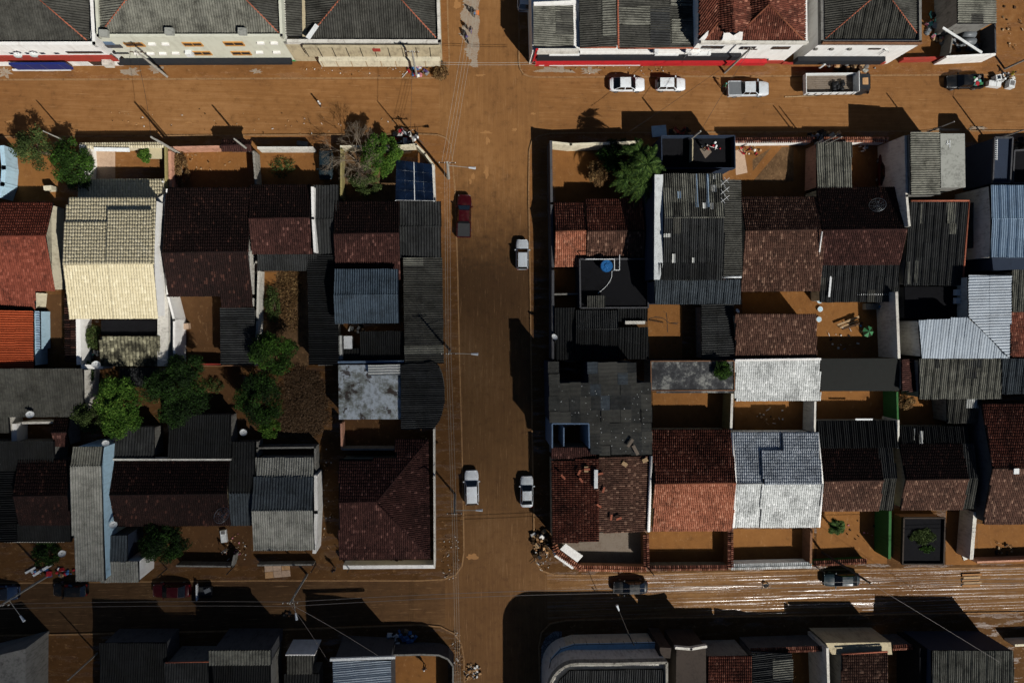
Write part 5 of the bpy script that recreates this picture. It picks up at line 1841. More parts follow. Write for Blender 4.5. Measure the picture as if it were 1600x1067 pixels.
facade_block('brown_flat_building', 'brown flat roofed building with curved white front edge', [(1057, 1012), (1103, 1011), (1104, 1240), (1054, 1240)], 5.2, 'slab_brown')
yard_wall('white curved parapet on the brown flat roof', [(1057, 1012), (1080, 1014), (1103, 1010)], 5.5, 0.3, 'dirty_white_wall', z0=5.0)
facade_block('drum_tank_building', 'small dark tower block beside the blue corner building', [(1031, 1011), (1049, 1012), (1047, 1028), (1030, 1027)], 5.6, 'slab_brown')
H = HS('south_tiled_house', 'rust tiled house with dark front in the lower row', 'house', 1140, 1045)
H.shed([(1106, 1026), (1174, 1024), (1176, 1240), (1106, 1240)], (4.9, 6.3), T, 'tile_rust', 'grey_wall')
H = HS('south_ribbed_house', 'grey cross ribbed roof behind a rust tile coping in the lower row', 'house', 1207, 1045)
H.shed((1177, 1020, 1238, 1240), ('x', 4.6, 4.2), SH, 'sheet_dark', 'grey_wall')
patch_sheets(H, [(1207, 1028, 1238, 1060)], 'sheet_pale')
yard_wall('rust tile coped front wall of the lower row', [(1172, 1016), (1300, 1012)], 3.6, 0.3, 'dark_grey_wall', (T, 'tile_rust'))
yard_wall('grey side wall leaning into the open mud lot of the lower row', [(1293, 1012), (1300, 1240)], 4.8, 0.35, 'dirty_white_wall')
floor_sheet('yard_floor', [(1222, 1000), (1290, 1000), (1290, 1240), (1222, 1240)], 'mud_yard')
facade_block('grey_front_building', 'pale grey front slab before the red edged tile roof', [(1290, 1004), (1392, 1003), (1394, 1022), (1300, 1022)], 4.4, 'beige_wall')
H = HS('red_edged_tiled_house', 'red edged dotted tile roof in the lower row', 'house', 1350, 1045)
H.shed([(1315, 1022), (1386, 1018), (1388, 1240), (1314, 1240)], (5.0, 6.2), T, 'tile_brown', 'grey_wall')
ridge_cap([P(1315, 1021, 5.1), P(1386, 1017, 5.1)], 'rust_trim', H.roof, 0.1, 'edge_trim')
yard_wall('rust tile coped wall between the dotted roof and the blue front', [(1394, 1011), (1436, 1009)], 3.4, 0.3, 'dark_grey_wall', (T, 'tile_rust'))
H = HS('blue_front_building', 'beige ribbed roof with shaded pale blue front in the lower row', 'building', 1520, 1045)
H.shed((1457, 1016, 1584, 1240), (5.7, 6.8), SH, 'sheet_pale', 'navy_wall', opts=dict(l=2.2), over=0.05)
H = facade_block('blue_front_annex', 'dark annex beside the pale blue front', [(1437, 1012), (1456, 1014), (1456, 1240), (1437, 1240)], 4.8, 'slab_dark')
yard_wall('muddy concrete wall at the lower picture corner', [(1586, 1008), (1700, 1004)], 2.0, 0.3, 'cream_wall')

# lower left row, in cloud shade; wall colours darkened for their shaded fronts
facade_block('pale_edge_building', 'pale slanted roof block at the lower picture corner', [(-120, 1052), (40, 1013), (38, 1240), (-120, 1240)], 4.6, 'grey_wall')
H = HS('black_low_house', 'black low roof with pale wall pieces in the lower row', 'house', 210, 1030)
H.shed((158, 1004, 262, 1240), (4.2, 5.0), SH, 'sheet_black', 'dark_grey_wall')
H = HS('lower_ribbed_house', 'dark ribbed roof with orange edge strip in the lower row', 'house', 293, 1050)
H.shed((259, 1034, 327, 1240), (4.6, 5.4), SH, 'sheet_dark', 'grey_wall')
ridge_cap([P(259, 1034, 4.7), P(327, 1033, 4.7)], 'rust_trim', H.roof, 0.08, 'edge_trim')
H = HS('pale_ribbed_building', 'pale ribbed front strip over a dark ribbed roof in the lower row', 'building', 375, 1045)
H.shed((328, 1016, 424, 1038), (6.2, 6.0), SH, 'sheet_pale', 'dark_grey_wall')
H.shed((334, 1038, 424, 1240), (5.8, 6.5), SH, 'sheet_black', 'grey_wall')
H = HS('small_ribbed_building', 'small grey ribbed roof with white front ledge in the lower row', 'building', 470, 1040)
H.shed((450, 1024, 489, 1052), (3.9, 3.6), SH, 'sheet_grey', 'grey_wall')
H.shed((446, 1052, 500, 1240), (3.4, 4.2), SH, 'sheet_black', 'grey_wall')
yard_wall('thin white ledge at the front of the small ribbed roof', [(446, 1023), (492, 1023)], 4.0, 0.15, 'white_wall')
H = HS('white_ribbed_building', 'white ribbed metal roof in the lower row beside the corner yard', 'building', 567, 1050)
H.shed((523, 1031, 612, 1240), ('x', 6.6, 6.0), SH, 'sheet_metal', 'dark_grey_wall', over=0.05, opts=dict(l=2.6))
MB().box(P(567, 1028, 6.7), (7.6, 0.3, 0.3)).build('front_gutter', 'white_metal', H.root)
yard_wall('curved corner wall with pale cap round the lower corner yard', [(615, 1023), (660, 1022), (686, 1023), (700, 1029), (708, 1040), (709, 1240)], 3.2, 0.12, 'dark_grey_wall', ('cap', 'grey_wall'))  # white cap coloured grey to hold the cloud shade on it
floor_sheet('yard_floor', [(616, 1012), (690, 1012), (700, 1030), (702, 1240), (616, 1240)], 'mud_yard')
yard_wall('low brick wall piece behind the wire fence in the lower row', [(45, 1022), (42, 1060)], 2.4, 0.3, 'rust_trim')
# ------------------------------------------------------------------ vehicles
def car_paint(name, c, rough=0.28):
    t = NT(name)
    n = t.noise(1.2, 5, 0.7)
    n2 = t.noise(7, 4, 0.7)
    k = t.ramp(t.math('MULTIPLY_ADD', n2, 0.4, t.math('MULTIPLY', n, 0.6)), [(0.5, 0.0), (0.68, 0.5 if C(c)[1] > 0.2 else 0.12)])
    col = t.mix(k, C(c), C('#7c6248'))
    t.out(col, t.ramp(n, [(0.4, rough), (0.7, rough + 0.35)]), 0.0, 0.45 if C(c)[1] > 0.2 else 0.2)


for _k, _c in (('paint_white', '#d4d8da'), ('paint_silver', '#b8bec2'), ('paint_red', '#36090f'), ('paint_black', '#14171a'), ('paint_teal', '#1c2a30'), ('paint_blue', '#22344e'), ('paint_charcoal', '#24282c'), ('paint_maroon', '#380a10')):
    car_paint(_k, _c)
plain('car_glass', '#0a0d10', 0.08, 0.0, 0.7)
plain('tail_light', '#8a1418', 0.3)
plain('head_light', '#dfe4e6', 0.15)
plain('bed_liner', '#2c2d2e', 0.8)


def px_dir(px, py, dx, dy):
    a, b = P(px, py, 0), P(px + dx * 4, py + dy * 4, 0)
    return math.atan2(b.y - a.y, b.x - a.x)


def loft(stations, prof):
    """stations along x; prof(x) -> list of (y, z) from +y round to -y"""
    vs, fs = [], []
    n = None
    for x in stations:
        p = prof(x)
        n = len(p)
        vs += [(x, y, z) for y, z in p]
    for i in range(len(stations) - 1):
        for j in range(n - 1):
            a = i * n + j
            fs.append((a, a + 1, a + n + 1, a + n))
    fs.append(tuple(range(n)))
    fs.append(tuple(range(len(vs) - 1, len(vs) - n - 1, -1)))
    return vs, fs


def car(name, label, px, py, d, L, paint, kind='hatch', W=1.72, group=None, cat='car', z=0.0, Hh=1.48, roof_mat=None):
    p = P(px, py, 0.7)
    root = thing(name, label, cat, (p.x, p.y, z), px_dir(px, py, *d), group)
    hw = W / 2
    x0, x1 = -L / 2, L / 2
    # cabin limits as fractions of L from the tail: rear-glass foot, roof back, roof front, windscreen foot
    lim = {'hatch': (0.02, 0.12, 0.56, 0.72), 'sedan': (0.10, 0.27, 0.56, 0.72), 'suv': (0.02, 0.10, 0.58, 0.72), 'wagon': (0.02, 0.08, 0.55, 0.68), 'pickup': (0.33, 0.37, 0.62, 0.74)}[kind]
    a, b, c, e = (x0 + f * L for f in lim)

    def wid(x):
        t = abs((x) / (L / 2))
        return hw * (1 - 0.20 * max(0, (t - 0.72) / 0.28) ** 2.2)

    def belt(x):
        t = (x - x0) / L
        zb = 0.93 if t < lim[3] else 0.93 - 0.20 * ((t - lim[3]) / (1 - lim[3])) ** 1.4
        if t < 0.06:
            zb -= 0.12 * (1 - t / 0.06)
        return zb

    def prof(x):
        w, zb = wid(x), belt(x)
        half = [(w * 0.86, 0.24), (w * 0.99, 0.42), (w, 0.62), (w * 0.97, zb - 0.08), (w * 0.88, zb), (w * 0.45, zb + 0.035), (0, zb + 0.045)]
        return half + [(-y, z_) for y, z_ in half[-2::-1]]

    st = [x0 + L * f for f in (0, 0.02, 0.06, 0.12, 0.2, 0.3, 0.4, 0.5, 0.6, 0.7, 0.78, 0.86, 0.93, 0.975, 1.0)]
    if kind == 'pickup':
        st = [s_ for s_ in st if s_ > a - 0.01]
        st = [a] + [s_ for s_ in st if s_ > a + 0.05]
    vs, fs = loft(st, prof)
    mesh('body', vs, fs, paint, root, True, True)
    # cabin shell: painted roof and pillars
    zb, wr, wb = 0.93, hw * 0.72, hw * 0.90
    cab = [(a, wb, zb), (b, wr, Hh - 0.03), (c, wr, Hh - 0.02), (e, wb, zb)]
    q = MB()
    vsr = []
    for x, w, zz in cab:
        vsr += [(x, w, zz), (x, w * 0.5, zz + (0.035 if zz > 1 else 0)), (x, -w * 0.5, zz + (0.035 if zz > 1 else 0)), (x, -w, zz)]
    fsr = [(4 * i + j, 4 * i + j + 1, 4 * i + 5 + j, 4 * i + 4 + j) for i in range(3) for j in range(3)]
    fsr += [(0, 4, 8, 12), (3, 15, 11, 7)]
    mesh('cabin', vsr, fsr, roof_mat or paint, root, False, True)

    def panel(nm, quad, off, mat='car_glass'):
        n_ = (Vector(quad[1]) - Vector(quad[0])).cross(Vector(quad[3]) - Vector(quad[0])).normalized()
        cc = sum((Vector(v) for v in quad), Vector()) / 4
        if n_.dot(cc - Vector((0, 0, 0.8))) < 0:
            n_ = -n_
        pts = [cc + (Vector(v) - cc) * 0.93 for v in quad]
        vv = [v + n_ * 0.004 for v in pts] + [v + n_ * off for v in pts]
        return mesh(nm, vv, [(4, 5, 6, 7), (0, 1, 5, 4), (1, 2, 6, 5), (2, 3, 7, 6), (3, 0, 4, 7)], mat, root, False, True)

    panel('windscreen', [(c, wr, Hh - 0.02), (c, -wr, Hh - 0.02), (e, -wb, zb + 0.05), (e, wb, zb + 0.05)], 0.05)
    panel('rear_window', [(b, wr, Hh - 0.03), (b, -wr, Hh - 0.03), (a, -wb, zb + 0.06), (a, wb, zb + 0.06)], 0.05)
    m_ = (b + c) / 2
    for s in (1, -1):
        panel('side_window', [(m_ + 0.03, wr * s, Hh - 0.05), (c, wr * s, Hh - 0.05), (e - 0.1, wb * s, zb + 0.04), (m_ + 0.03, wb * s, zb + 0.04)], 0.02)
        panel('side_window', [(b, wr * s, Hh - 0.05), (m_ - 0.03, wr * s, Hh - 0.05), (m_ - 0.03, wb * s, zb + 0.04), (a + 0.12, wb * s, zb + 0.04)], 0.02)
        MB().box((e - 0.12, s * (hw + 0.08), 0.98), (0.14, 0.2, 0.13)).build('mirror', paint, root, False, True)
        MB().box((x1 - 0.16, s * hw * 0.62, 0.68), (0.22, 0.30, 0.12)).build('headlight', 'head_light', root, False, True)
        MB().box((x0 + 0.05, s * hw * 0.68, 0.76), (0.12, 0.26, 0.14)).build('tail_light', 'tail_light', root, False, True)
        for xx in (x0 + L * 0.19, x0 + L * 0.80):
            tb = MB()
            tb.tube((xx, s * (hw - 0.2), 0.31), (xx, s * (hw + 0.01), 0.31), 0.31, 0.31, 14)
            ty = tb.build('tyre', 'black_rubber', root, False, True)
            MB().tube((xx, s * (hw + 0.005), 0.31), (xx, s * (hw + 0.025), 0.31), 0.2, 0.18, 10).build('rim', 'steel_grey', ty, False, True)
    if kind == 'pickup':
        b_ = MB()
        xb0, xb1 = x0 + 0.06, a - 0.02
        b_.box(((xb0 + xb1) / 2, 0, 0.56), (xb1 - xb0, W - 0.12, 0.1))
        bf = b_.build('bed_floor', 'bed_liner', root, False, True)
        b_ = MB()
        for s in (1, -1):
            b_.box(((xb0 + xb1) / 2, s * (hw - 0.06), 0.66), (xb1 - xb0, 0.12, 0.62))
        b_.box((xb0 - 0.02, 0, 0.66), (0.08, W - 0.14, 0.6))
        b_.build('bed_side', paint, root, False, True)
    return root


car('white_sedan', 'white sedan parked behind the small white hatchback on the upper street', 980, 132, (1, 0.0), 4.45, 'paint_white', 'sedan')
car('white_hatchback', 'small boxy white hatchback between the white sedan and the silver pickup', 1048, 132, (1, 0.0), 3.75, 'paint_white', 'wagon', 1.6)
o = car('silver_pickup', 'silver pickup with grey bed cover and person at its tail', 1169, 139, (1, -0.01), 5.4, 'paint_silver', 'pickup', 1.85)
MB().box((-1.73, 0, 0.96), (1.72, 1.6, 0.05)).build('bed_cover', 'grey_plastic', o, False, True)
o = car('black_pickup', 'black pickup with coloured load beside the dumped white appliances', 1507, 128, (-1, 0.02), 5.0, 'paint_black', 'pickup', 1.8)
b = MB()
rr = random.Random(3)
for k in range(9):
    b.cur = k % 5
    b.box((-1.6 + rr.uniform(-0.55, 0.55), rr.uniform(-0.5, 0.5), 0.8 + rr.uniform(0, 0.2)), (rr.uniform(0.2, 0.5), rr.uniform(0.2, 0.4), 0.3), rr.uniform(0, 3))
o2 = b.build('mixed_load', ['cloth_teal', 'cloth_green', 'cloth_white', 'cloth_red', 'cloth_grey'], o, False, True)
o2['kind'] = 'stuff'
o = car('red_pickup', 'dark red pickup with black bed cover parked below the street corner', 725, 338, (0.02, -1), 5.3, 'paint_red', 'pickup', 1.8)
MB().box((-1.72, 0, 0.97), (1.66, 1.5, 0.05)).build('bed_cover', 'bed_liner', o, False, True)
car('pale_hatchback', 'pale small hatchback in front of the dark roadside wall', 816, 398, (0.0, -1), 3.75, 'paint_silver', 'wagon', 1.6)
car('white_suv', 'white rounded suv parked on the west side of the middle road', 737, 762, (-0.02, -1), 4.4, 'paint_white', 'suv', 1.8, Hh=1.6)
car('blue_grey_sedan', 'pale blue grey sedan beside the east pavement near the junk pile', 823, 768, (0.0, -1), 3.95, 'paint_silver', 'sedan', 1.66)
car('driveway_car', 'dark teal car standing in the walled driveway', 509, 257, (0.0, 1), 3.7, 'paint_teal', 'hatch', 1.65, z=PAVE)
car('black_sedan', 'black sedan under the corner gate shade on the lower street', 985, 917, (-1, 0.02), 4.5, 'paint_black', 'sedan', 1.75)
car('dark_sedan', 'dark blue green sedan beside the leaning black pole on the lower street', 1315, 905, (-1, 0.02), 4.9, 'paint_teal', 'sedan', 1.75)
car('black_hatchback', 'black hatchback with white tailgate near the fallen poles', 110, 921, (-1, 0.0), 3.9, 'paint_black', 'hatch', 1.65)
car('maroon_car', 'maroon car in front of the small black cart', 268, 922, (-1, 0.0), 4.4, 'paint_maroon', 'sedan', 1.75)
car('navy_car', 'navy car cut by the picture edge on the lower street', 2, 926, (1, 0.0), 3.9, 'paint_blue', 'hatch', 1.7)
car('shaded_white_car', 'white car in deep shade at the top of the middle road', 819, -6, (0.0, -1), 3.6, 'paint_white', 'hatch', 1.7)
car('yard_red_car', 'dark red car in the shaded yard below the orange coping', 1382, 266, (0.05, -1), 4.0, 'paint_maroon', 'sedan', 1.65, z=PAVE)


def cart():
    p = P(322, 923, 0.5)
    root = thing('small_cart', 'small black open cart with white tail bar behind the maroon car', 'cart', (p.x, p.y, 0), 0)
    b = MB().box((0, 0, 0.5), (1.6, 1.3, 0.1))
    b.build('cart_floor', 'bed_liner', root, False, True)
    b = MB()
    for s in (1, -1):
        b.box((0, s * 0.65, 0.72), (1.6, 0.06, 0.36))
    b.box((0.8, 0, 0.72), (0.06, 1.24, 0.36))
    b.build('cart_side', 'paint_black', root, False, True)
    MB().box((-1.0, 0, 0.75), (0.12, 2.0, 0.5)).build('tail_bar', 'white_metal', root, False, True)
    for s in (1, -1):
        MB().tube((0.1, s * 0.7, 0.3), (0.1, s * 0.82, 0.3), 0.3, 0.3, 12).build('wheel', 'black_rubber', root, False, True)
    MB().box((0.3, 0.2, 0.8), (0.8, 0.5, 0.3), 0.4).build('tool_box', 'grey_plastic', root, False, True)


cart()


def truck():
    p = P(1304, 133, 1.0)
    root = thing('flatbed_truck', 'long flatbed truck with high wooden sides and dark cab on the upper street', 'truck', (p.x, p.y, 0), px_dir(1304, 133, 1, -0.012))
    L, W = 6.6, 2.35
    xb = -4.15
    bedz = 1.05
    n = 9
    fl = MB().box((xb + L / 2, 0, bedz - 0.12), (L, W, 0.12)).build('bed_frame', 'dark_wood', root, False, True)
    for k in range(n):
        MB().box((xb + L / 2, -W / 2 + (k + 0.5) * W / n, bedz - 0.03), (L - 0.05, W / n - 0.03, 0.055)).build('bed_plank', 'patio_grey', fl, False, True)
    for s in (1, -1):
        sd = MB().box((xb + L / 2, s * (W / 2 + 0.04), bedz + 0.35), (L, 0.08, 0.8)).build('bed_side', 'white_metal', root, False, True)
        for k in range(7):
            MB().box((xb + 0.3 + k * (L - 0.6) / 6, s * (W / 2 + 0.10), bedz + 0.3), (0.08, 0.05, 0.85)).build('stake', 'dark_wood', sd, False, True)
    MB().box((xb - 0.04, 0, bedz + 0.35), (0.08, W + 0.14, 0.8)).build('tail_board', 'white_metal', root, False, True)
    MB().box((xb + L + 0.04, 0, bedz + 0.65), (0.08, W + 0.14, 1.4)).build('head_board', 'white_metal', root, False, True)
    cx0 = xb + L + 0.2
    vs = [(cx0, 1.05, 0.6), (cx0 + 1.75, 1.05, 0.6), (cx0 + 1.75, 1.0, 1.45), (cx0 + 1.35, 0.95, 2.25), (cx0, 0.95, 2.3)]
    v2 = vs + [(x, -y, z) for x, y, z in vs]
    mesh('cab', v2, [(0, 1, 2, 3, 4), (9, 8, 7, 6, 5), (0, 5, 6, 1), (1, 6, 7, 2), (2, 7, 8, 3), (3, 8, 9, 4), (4, 9, 5, 0)], 'paint_charcoal', root, False, True)
    mesh('windscreen', [(cx0 + 1.74, 0.88, 1.5), (cx0 + 1.40, 0.84, 2.2), (cx0 + 1.40, -0.84, 2.2), (cx0 + 1.74, -0.88, 1.5), (cx0 + 1.78, 0.88, 1.51), (cx0 + 1.44, 0.84, 2.21), (cx0 + 1.44, -0.84, 2.21), (cx0 + 1.78, -0.88, 1.51)], [(4, 7, 6, 5), (0, 1, 5, 4), (2, 3, 7, 6), (1, 2, 6, 5), (3, 0, 4, 7)], 'car_glass', root, False, True)
    MB().box((cx0 + 0.7, 0, 2.31), (0.75, 0.85, 0.06)).build('roof_hatch', 'cardboard', root, False, True)
    for s in (1, -1):
        MB().box((cx0 + 1.5, s * 1.2, 1.5), (0.12, 0.25, 0.4)).build('mirror', 'paint_black', root, False, True)
        MB().box((cx0 + 1.8, s * 0.75, 0.8), (0.06, 0.3, 0.2)).build('headlight', 'head_light', root, False, True)
        for xx in (xb + 1.2, xb + 2.2, cx0 + 1.0):
            MB().tube((xx, s * 0.75, 0.45), (xx, s * 1.08, 0.45), 0.45, 0.45, 14).build('wheel', 'black_rubber', root, False, True)
    MB().box((xb + L / 2, 0, 0.7), (L, 0.8, 0.3)).build('chassis', 'dark_pole', root, False, True)
    b = MB()
    r_ = random.Random(4)
    for k in range(14):
        b.ball((r_.uniform(-0.7, 0.7), r_.uniform(-0.6, 0.6), 1.05 + r_.uniform(0.12, 0.4)), r_.uniform(0.2, 0.36), 7, 5, 0.7)
    c = b.build('rubbish_bags', 'black_bag', None, True)
    c.location = (p.x + 0.3, p.y - 0.1, 0.0)
    tag(c, 'heap of black rubbish bags on the flatbed truck', 'rubbish', None, 'stuff')


truck()


# ------------------------------------------------------------------ plants
def leaf_cloud(name, clumps, n, size, mat, parent, seed, flat=0.45, dens=0.75):
    """clumps: (centre, (rx, ry, rz)); leaf faces spread through each clump's volume, more towards its skin"""
    r = np.random.default_rng(seed)
    vol = np.array([c[1][0] * c[1][1] * c[1][2] for c in clumps]) ** 0.67
    cnt = np.maximum(8, (n * vol / vol.sum()).astype(int))
    cs, up, tn = [], [], []
    for (c, rad), k in zip(clumps, cnt):
        d = r.normal(size=(k, 3))
        d /= np.linalg.norm(d, axis=1)[:, None]
        d[:, 2] = np.where(d[:, 2] < -0.3, -d[:, 2] * 0.6, d[:, 2])
        rr_ = r.random(k) ** (1 / (3 * dens + 1.2))
        lump = 1 + 0.22 * np.sin(d[:, 0] * 5 + seed) * np.sin(d[:, 1] * 6 + seed * 2) + r.normal(0, 0.07, k)
        cs.append(np.array(c) + d * (rr_ * lump)[:, None] * np.array(rad))
        up.append(d)
        base = r.uniform(-0.18, 0.18)
        tn.append(np.clip(0.5 + base + r.normal(0, 0.2, k), 0, 1))
    cs, up, tn = np.concatenate(cs), np.concatenate(up), np.concatenate(tn)
    k = len(cs)
    nrm = up * (1 - flat) + np.array([0, 0, 1]) * flat + r.normal(0, 0.45, (k, 3))
    nrm /= np.linalg.norm(nrm, axis=1)[:, None]
    t1 = np.cross(nrm, r.normal(size=(k, 3)))
    t1 /= np.linalg.norm(t1, axis=1)[:, None]
    t2 = np.cross(nrm, t1)
    s = size * r.uniform(0.6, 1.3, k)[:, None]
    co = np.stack([cs - t1 * s, cs + t2 * s * 0.45, cs + t1 * s, cs - t2 * s * 0.45], 1).reshape(-1, 3)
    me = bpy.data.meshes.new(name)
    me.vertices.add(k * 4)
    me.vertices.foreach_set('co', co.ravel())
    me.loops.add(k * 4)
    me.loops.foreach_set('vertex_index', np.arange(k * 4))
    me.polygons.add(k)
    me.polygons.foreach_set('loop_start', np.arange(k) * 4)
    me.update(calc_edges=True)
    a = me.attributes.new('tone', 'FLOAT', 'FACE')
    a.data.foreach_set('value', tn.astype(np.float32))
    me.materials.append(M[mat])
    o_ = new_obj(name, me)
    if parent is not None:
        adopt(o_, parent)
    return o_


def branches(b, p, d, L, r, depth, rnd, spread=0.6, up=0.15):
    q = p + d * L
    b.tube(p, q, r, r * 0.68, 5 if r > 0.03 else 3, False)
    if depth == 0:
        return
    for k in range(rnd.choice((2, 3, 3))):
        nd = (d + Vector((rnd.gauss(0, spread), rnd.gauss(0, spread), rnd.gauss(up, spread * 0.6)))).normalized()
        branches(b, q, nd, L * rnd.uniform(0.62, 0.86), r * 0.62, depth - 1, rnd, spread, up)


def tree(name, label, px, py, r, h, mat, n=5000, size=0.16, seed=1, rx=None, ry=None, group=None, cat='tree', z0=PAVE, clumps=18, trunk=True, squash=0.75, rot=0.0):
    c = P(px, py, h)
    rx, ry = rx or r, ry or r
    root = thing(name, label, cat, (c.x, c.y, z0), 0, group)
    rnd = random.Random(seed)
    cl = []
    zr = min((rx + ry) / 2 * squash, (h - z0) * 0.5)
    for k in range(clumps):
        a = 2.39996 * k + rnd.uniform(-0.3, 0.3)
        q = (rnd.uniform(0.2, 0.55) if k % 3 == 0 else rnd.uniform(0.55, 0.84)) if k else 0
        s = rnd.uniform(0.20, 0.42)
        cl.append(((c.x + rx * q * math.cos(a), c.y + ry * q * math.sin(a), h - zr * (0.15 + 0.9 * q) + rnd.uniform(-0.25, 0.25) * zr), (rx * s, ry * s, zr * s * 1.1)))
    leaf_cloud('crown', cl, int(n * 1.7), size * 0.68, mat, root, seed)
    if trunk:
        b = MB()
        base = Vector((c.x, c.y, z0 - 0.05))
        mid = Vector((c.x + rnd.uniform(-0.2, 0.2), c.y + rnd.uniform(-0.2, 0.2), z0 + (h - z0) * 0.42))
        b.tube(base, mid, 0.06 * r + 0.06, 0.045 * r + 0.04, 8, False)
        for cc, rad in cl[:7]:
            b.tube(mid, Vector(cc), 0.03 * r + 0.03, 0.02, 5, False)
        b.build('trunk', 'bark', root)
    return root


tree('olive_tree', 'sparse grey green street tree at the picture edge beside the pale blue wall', 40, 226, 2.2, 4.6, 'leaf_olive', 2600, 0.17, 1)
tree('flowering_tree', 'dense green tree pressed against the white patio wall', 102, 252, 2.3, 4.4, 'leaf_green', 5200, 0.17, 2, ry=3.0)
tree('corner_green_tree', 'bright green round tree on the cream walled corner beside the bare tree', 592, 236, 2.4, 5.2, 'leaf_bright', 8000, 0.15, 4, rx=2.2, ry=2.9)
tree('dry_shrub', 'grey green shrub below the bare tree in the corner yard', 568, 284, 2.0, 2.6, 'leaf_olive', 2200, 0.16, 5, cat='shrub', ry=1.5)
tree('round_garden_tree', 'compact round dark green tree below the debris garden', 417, 551, 2.8, 5.4, 'leaf_green', 8000, 0.16, 6)
tree('tall_dark_tree', 'tall dark tree under the round garden tree beside the brushwood heap', 399, 626, 2.7, 5.6, 'leaf_dark', 8500, 0.16, 7, ry=3.6)
tree('lime_shrub', 'small lime green shrub at the foot of the tall dark tree', 417, 671, 1.3, 3.0, 'leaf_bright', 1500, 0.16, 8, cat='shrub')
tree('broad_dark_tree', 'broadest dark tree behind the mossy cream tiles', 262, 618, 3.6, 6.2, 'leaf_dark', 11000, 0.17, 9, rx=3.7, ry=4.2, clumps=24)
tree('small_dark_tree', 'small dark green tree touching the mossy cream tiles', 282, 577, 2.0, 5.0, 'leaf_dark', 3600, 0.16, 19)
tree('lime_tree', 'light green feathery tree in front of the broadest dark tree', 174, 640, 2.6, 6.4, 'leaf_bright', 7500, 0.19, 10, rx=2.4, ry=3.9, clumps=30)
tree('dull_green_tree', 'dull green low tree leaning on the light green feathery tree', 134, 652, 1.9, 4.4, 'leaf_olive', 3000, 0.17, 11)
tree('shaded_yard_tree', 'dark shaded tree beside the long black tiled house front', 243, 852, 3.0, 4.6, 'leaf_dark', 7000, 0.17, 12, ry=2.6)
tree('light_yard_shrub', 'lighter green shrub at the edge of the shaded yard tree', 270, 862, 1.0, 2.2, 'leaf_green', 1000, 0.18, 13, cat='shrub')
tree('dim_front_bush', 'dim bush in the dark front garden near the fallen poles', 66, 866, 1.7, 2.2, 'leaf_dark', 2400, 0.17, 14, cat='bush')
tree('palm_yard_bush', 'dark dense bush between the palms and the plaster street wall', 972, 238, 2.6, 3.6, 'leaf_dark', 6000, 0.17, 15, ry=2.2, cat='bush')
tree('brown_bush', 'dry brown leafed bush at the edge of the palm yard', 938, 268, 1.6, 2.2, 'leaf_dry', 2200, 0.17, 16, cat='bush', ry=1.9)
tree('roof_bush', 'green bush growing on the mouldy flat roof', 1132, 580, 1.25, 4.6, 'leaf_green', 1700, 0.15, 17, cat='bush', z0=3.6)
tree('patio_bush', 'tufted bright bush on the mud beside the tiled patio', 224, 240, 0.95, 1.5, 'leaf_bright', 1100, 0.17, 18, cat='bush')
tree('dry_yard_bush', 'withered brown bush by the green wall yard', 1420, 628, 1.2, 2.0, 'leaf_dry', 900, 0.18, 20, cat='bush')
tree('withered_plants', 'withered brown plants along the pink side wall', 280, 264, 1.0, 1.2, 'leaf_dry', 1300, 0.17, 21, cat='bush', ry=2.2)
tree('sparse_weeds', 'sparse weeds in the mud behind the white topped front wall', 440, 262, 1.7, 0.8, 'leaf_olive', 260, 0.2, 22, cat='weeds', ry=1.4, trunk=False)
tree('garden_weeds', 'low green weeds in the debris garden beside the mouldy wall', 424, 475, 1.0, 1.3, 'leaf_olive', 900, 0.18, 23, cat='weeds', ry=2.4)
tree('patio_potted_plants', 'grey green plants inside the white patio wall', 141, 527, 0.9, 1.8, 'leaf_olive', 1100, 0.16, 24, cat='plants', ry=1.8)
tree('stump_weeds', 'thin weeds between stumps on the bare earth yard', 334, 603, 1.1, 0.9, 'leaf_olive', 240, 0.18, 25, cat='weeds', trunk=False)
tree('floating_weeds', 'yellow green weeds floating in the black walled pond', 1443, 838, 1.9, 2.25, 'leaf_olive', 1300, 0.19, 26, cat='weeds', ry=1.1, trunk=False, z0=2.0, squash=0.1)
tree('lower_pond_weeds', 'small lower clump of weeds at the pond edge', 1450, 858, 1.0, 2.2, 'leaf_green', 420, 0.18, 27, cat='weeds', ry=0.5, trunk=False, z0=2.0, squash=0.1)
tree('wall_stump_bush', 'ragged brown bush on the pavement tip by the washed road', 689, 111, 1.0, 1.3, 'leaf_dry', 800, 0.15, 28, cat='bush')
tree('garden_creeper', 'green creeper on the wall end between patio and orange shed', 137, 580, 0.5, 2.4, 'leaf_green', 500, 0.15, 29, cat='creeper', ry=1.6)

# heap of brushwood
c = P(470, 632, 0.5)
o = leaf_cloud('brushwood_heap', [((c.x, c.y, 0.1), (3.0, 4.4, 0.6)), ((c.x + 0.4, c.y + 2.4, 0.1), (2.7, 2.4, 0.55)), ((c.x - 0.8, c.y - 2.6, 0.1), (2.2, 2.0, 0.5)), ((c.x + 1.1, c.y - 1.4, 0.1), (2.3, 2.8, 0.6)), ((c.x + 0.9, c.y + 0.8, 0.1), (2.6, 2.6, 0.7))], 34000, 0.10, 'brush_dry', None, 31, 0.8)
tag(o, 'large heap of brown dry brushwood beside the tall dark tree', 'brushwood', None, 'stuff')
c = P(445, 470, 0.3)
o = leaf_cloud('garden_debris', [((c.x, c.y, 0.1), (2.4, 4.0, 0.35)), ((c.x + 0.8, c.y + 2.5, 0.1), (1.6, 2.0, 0.3))], 3500, 0.15, 'leaf_dry', None, 33)
tag(o, 'brown litter of leaves and debris in the walled garden', 'litter', None, 'stuff')

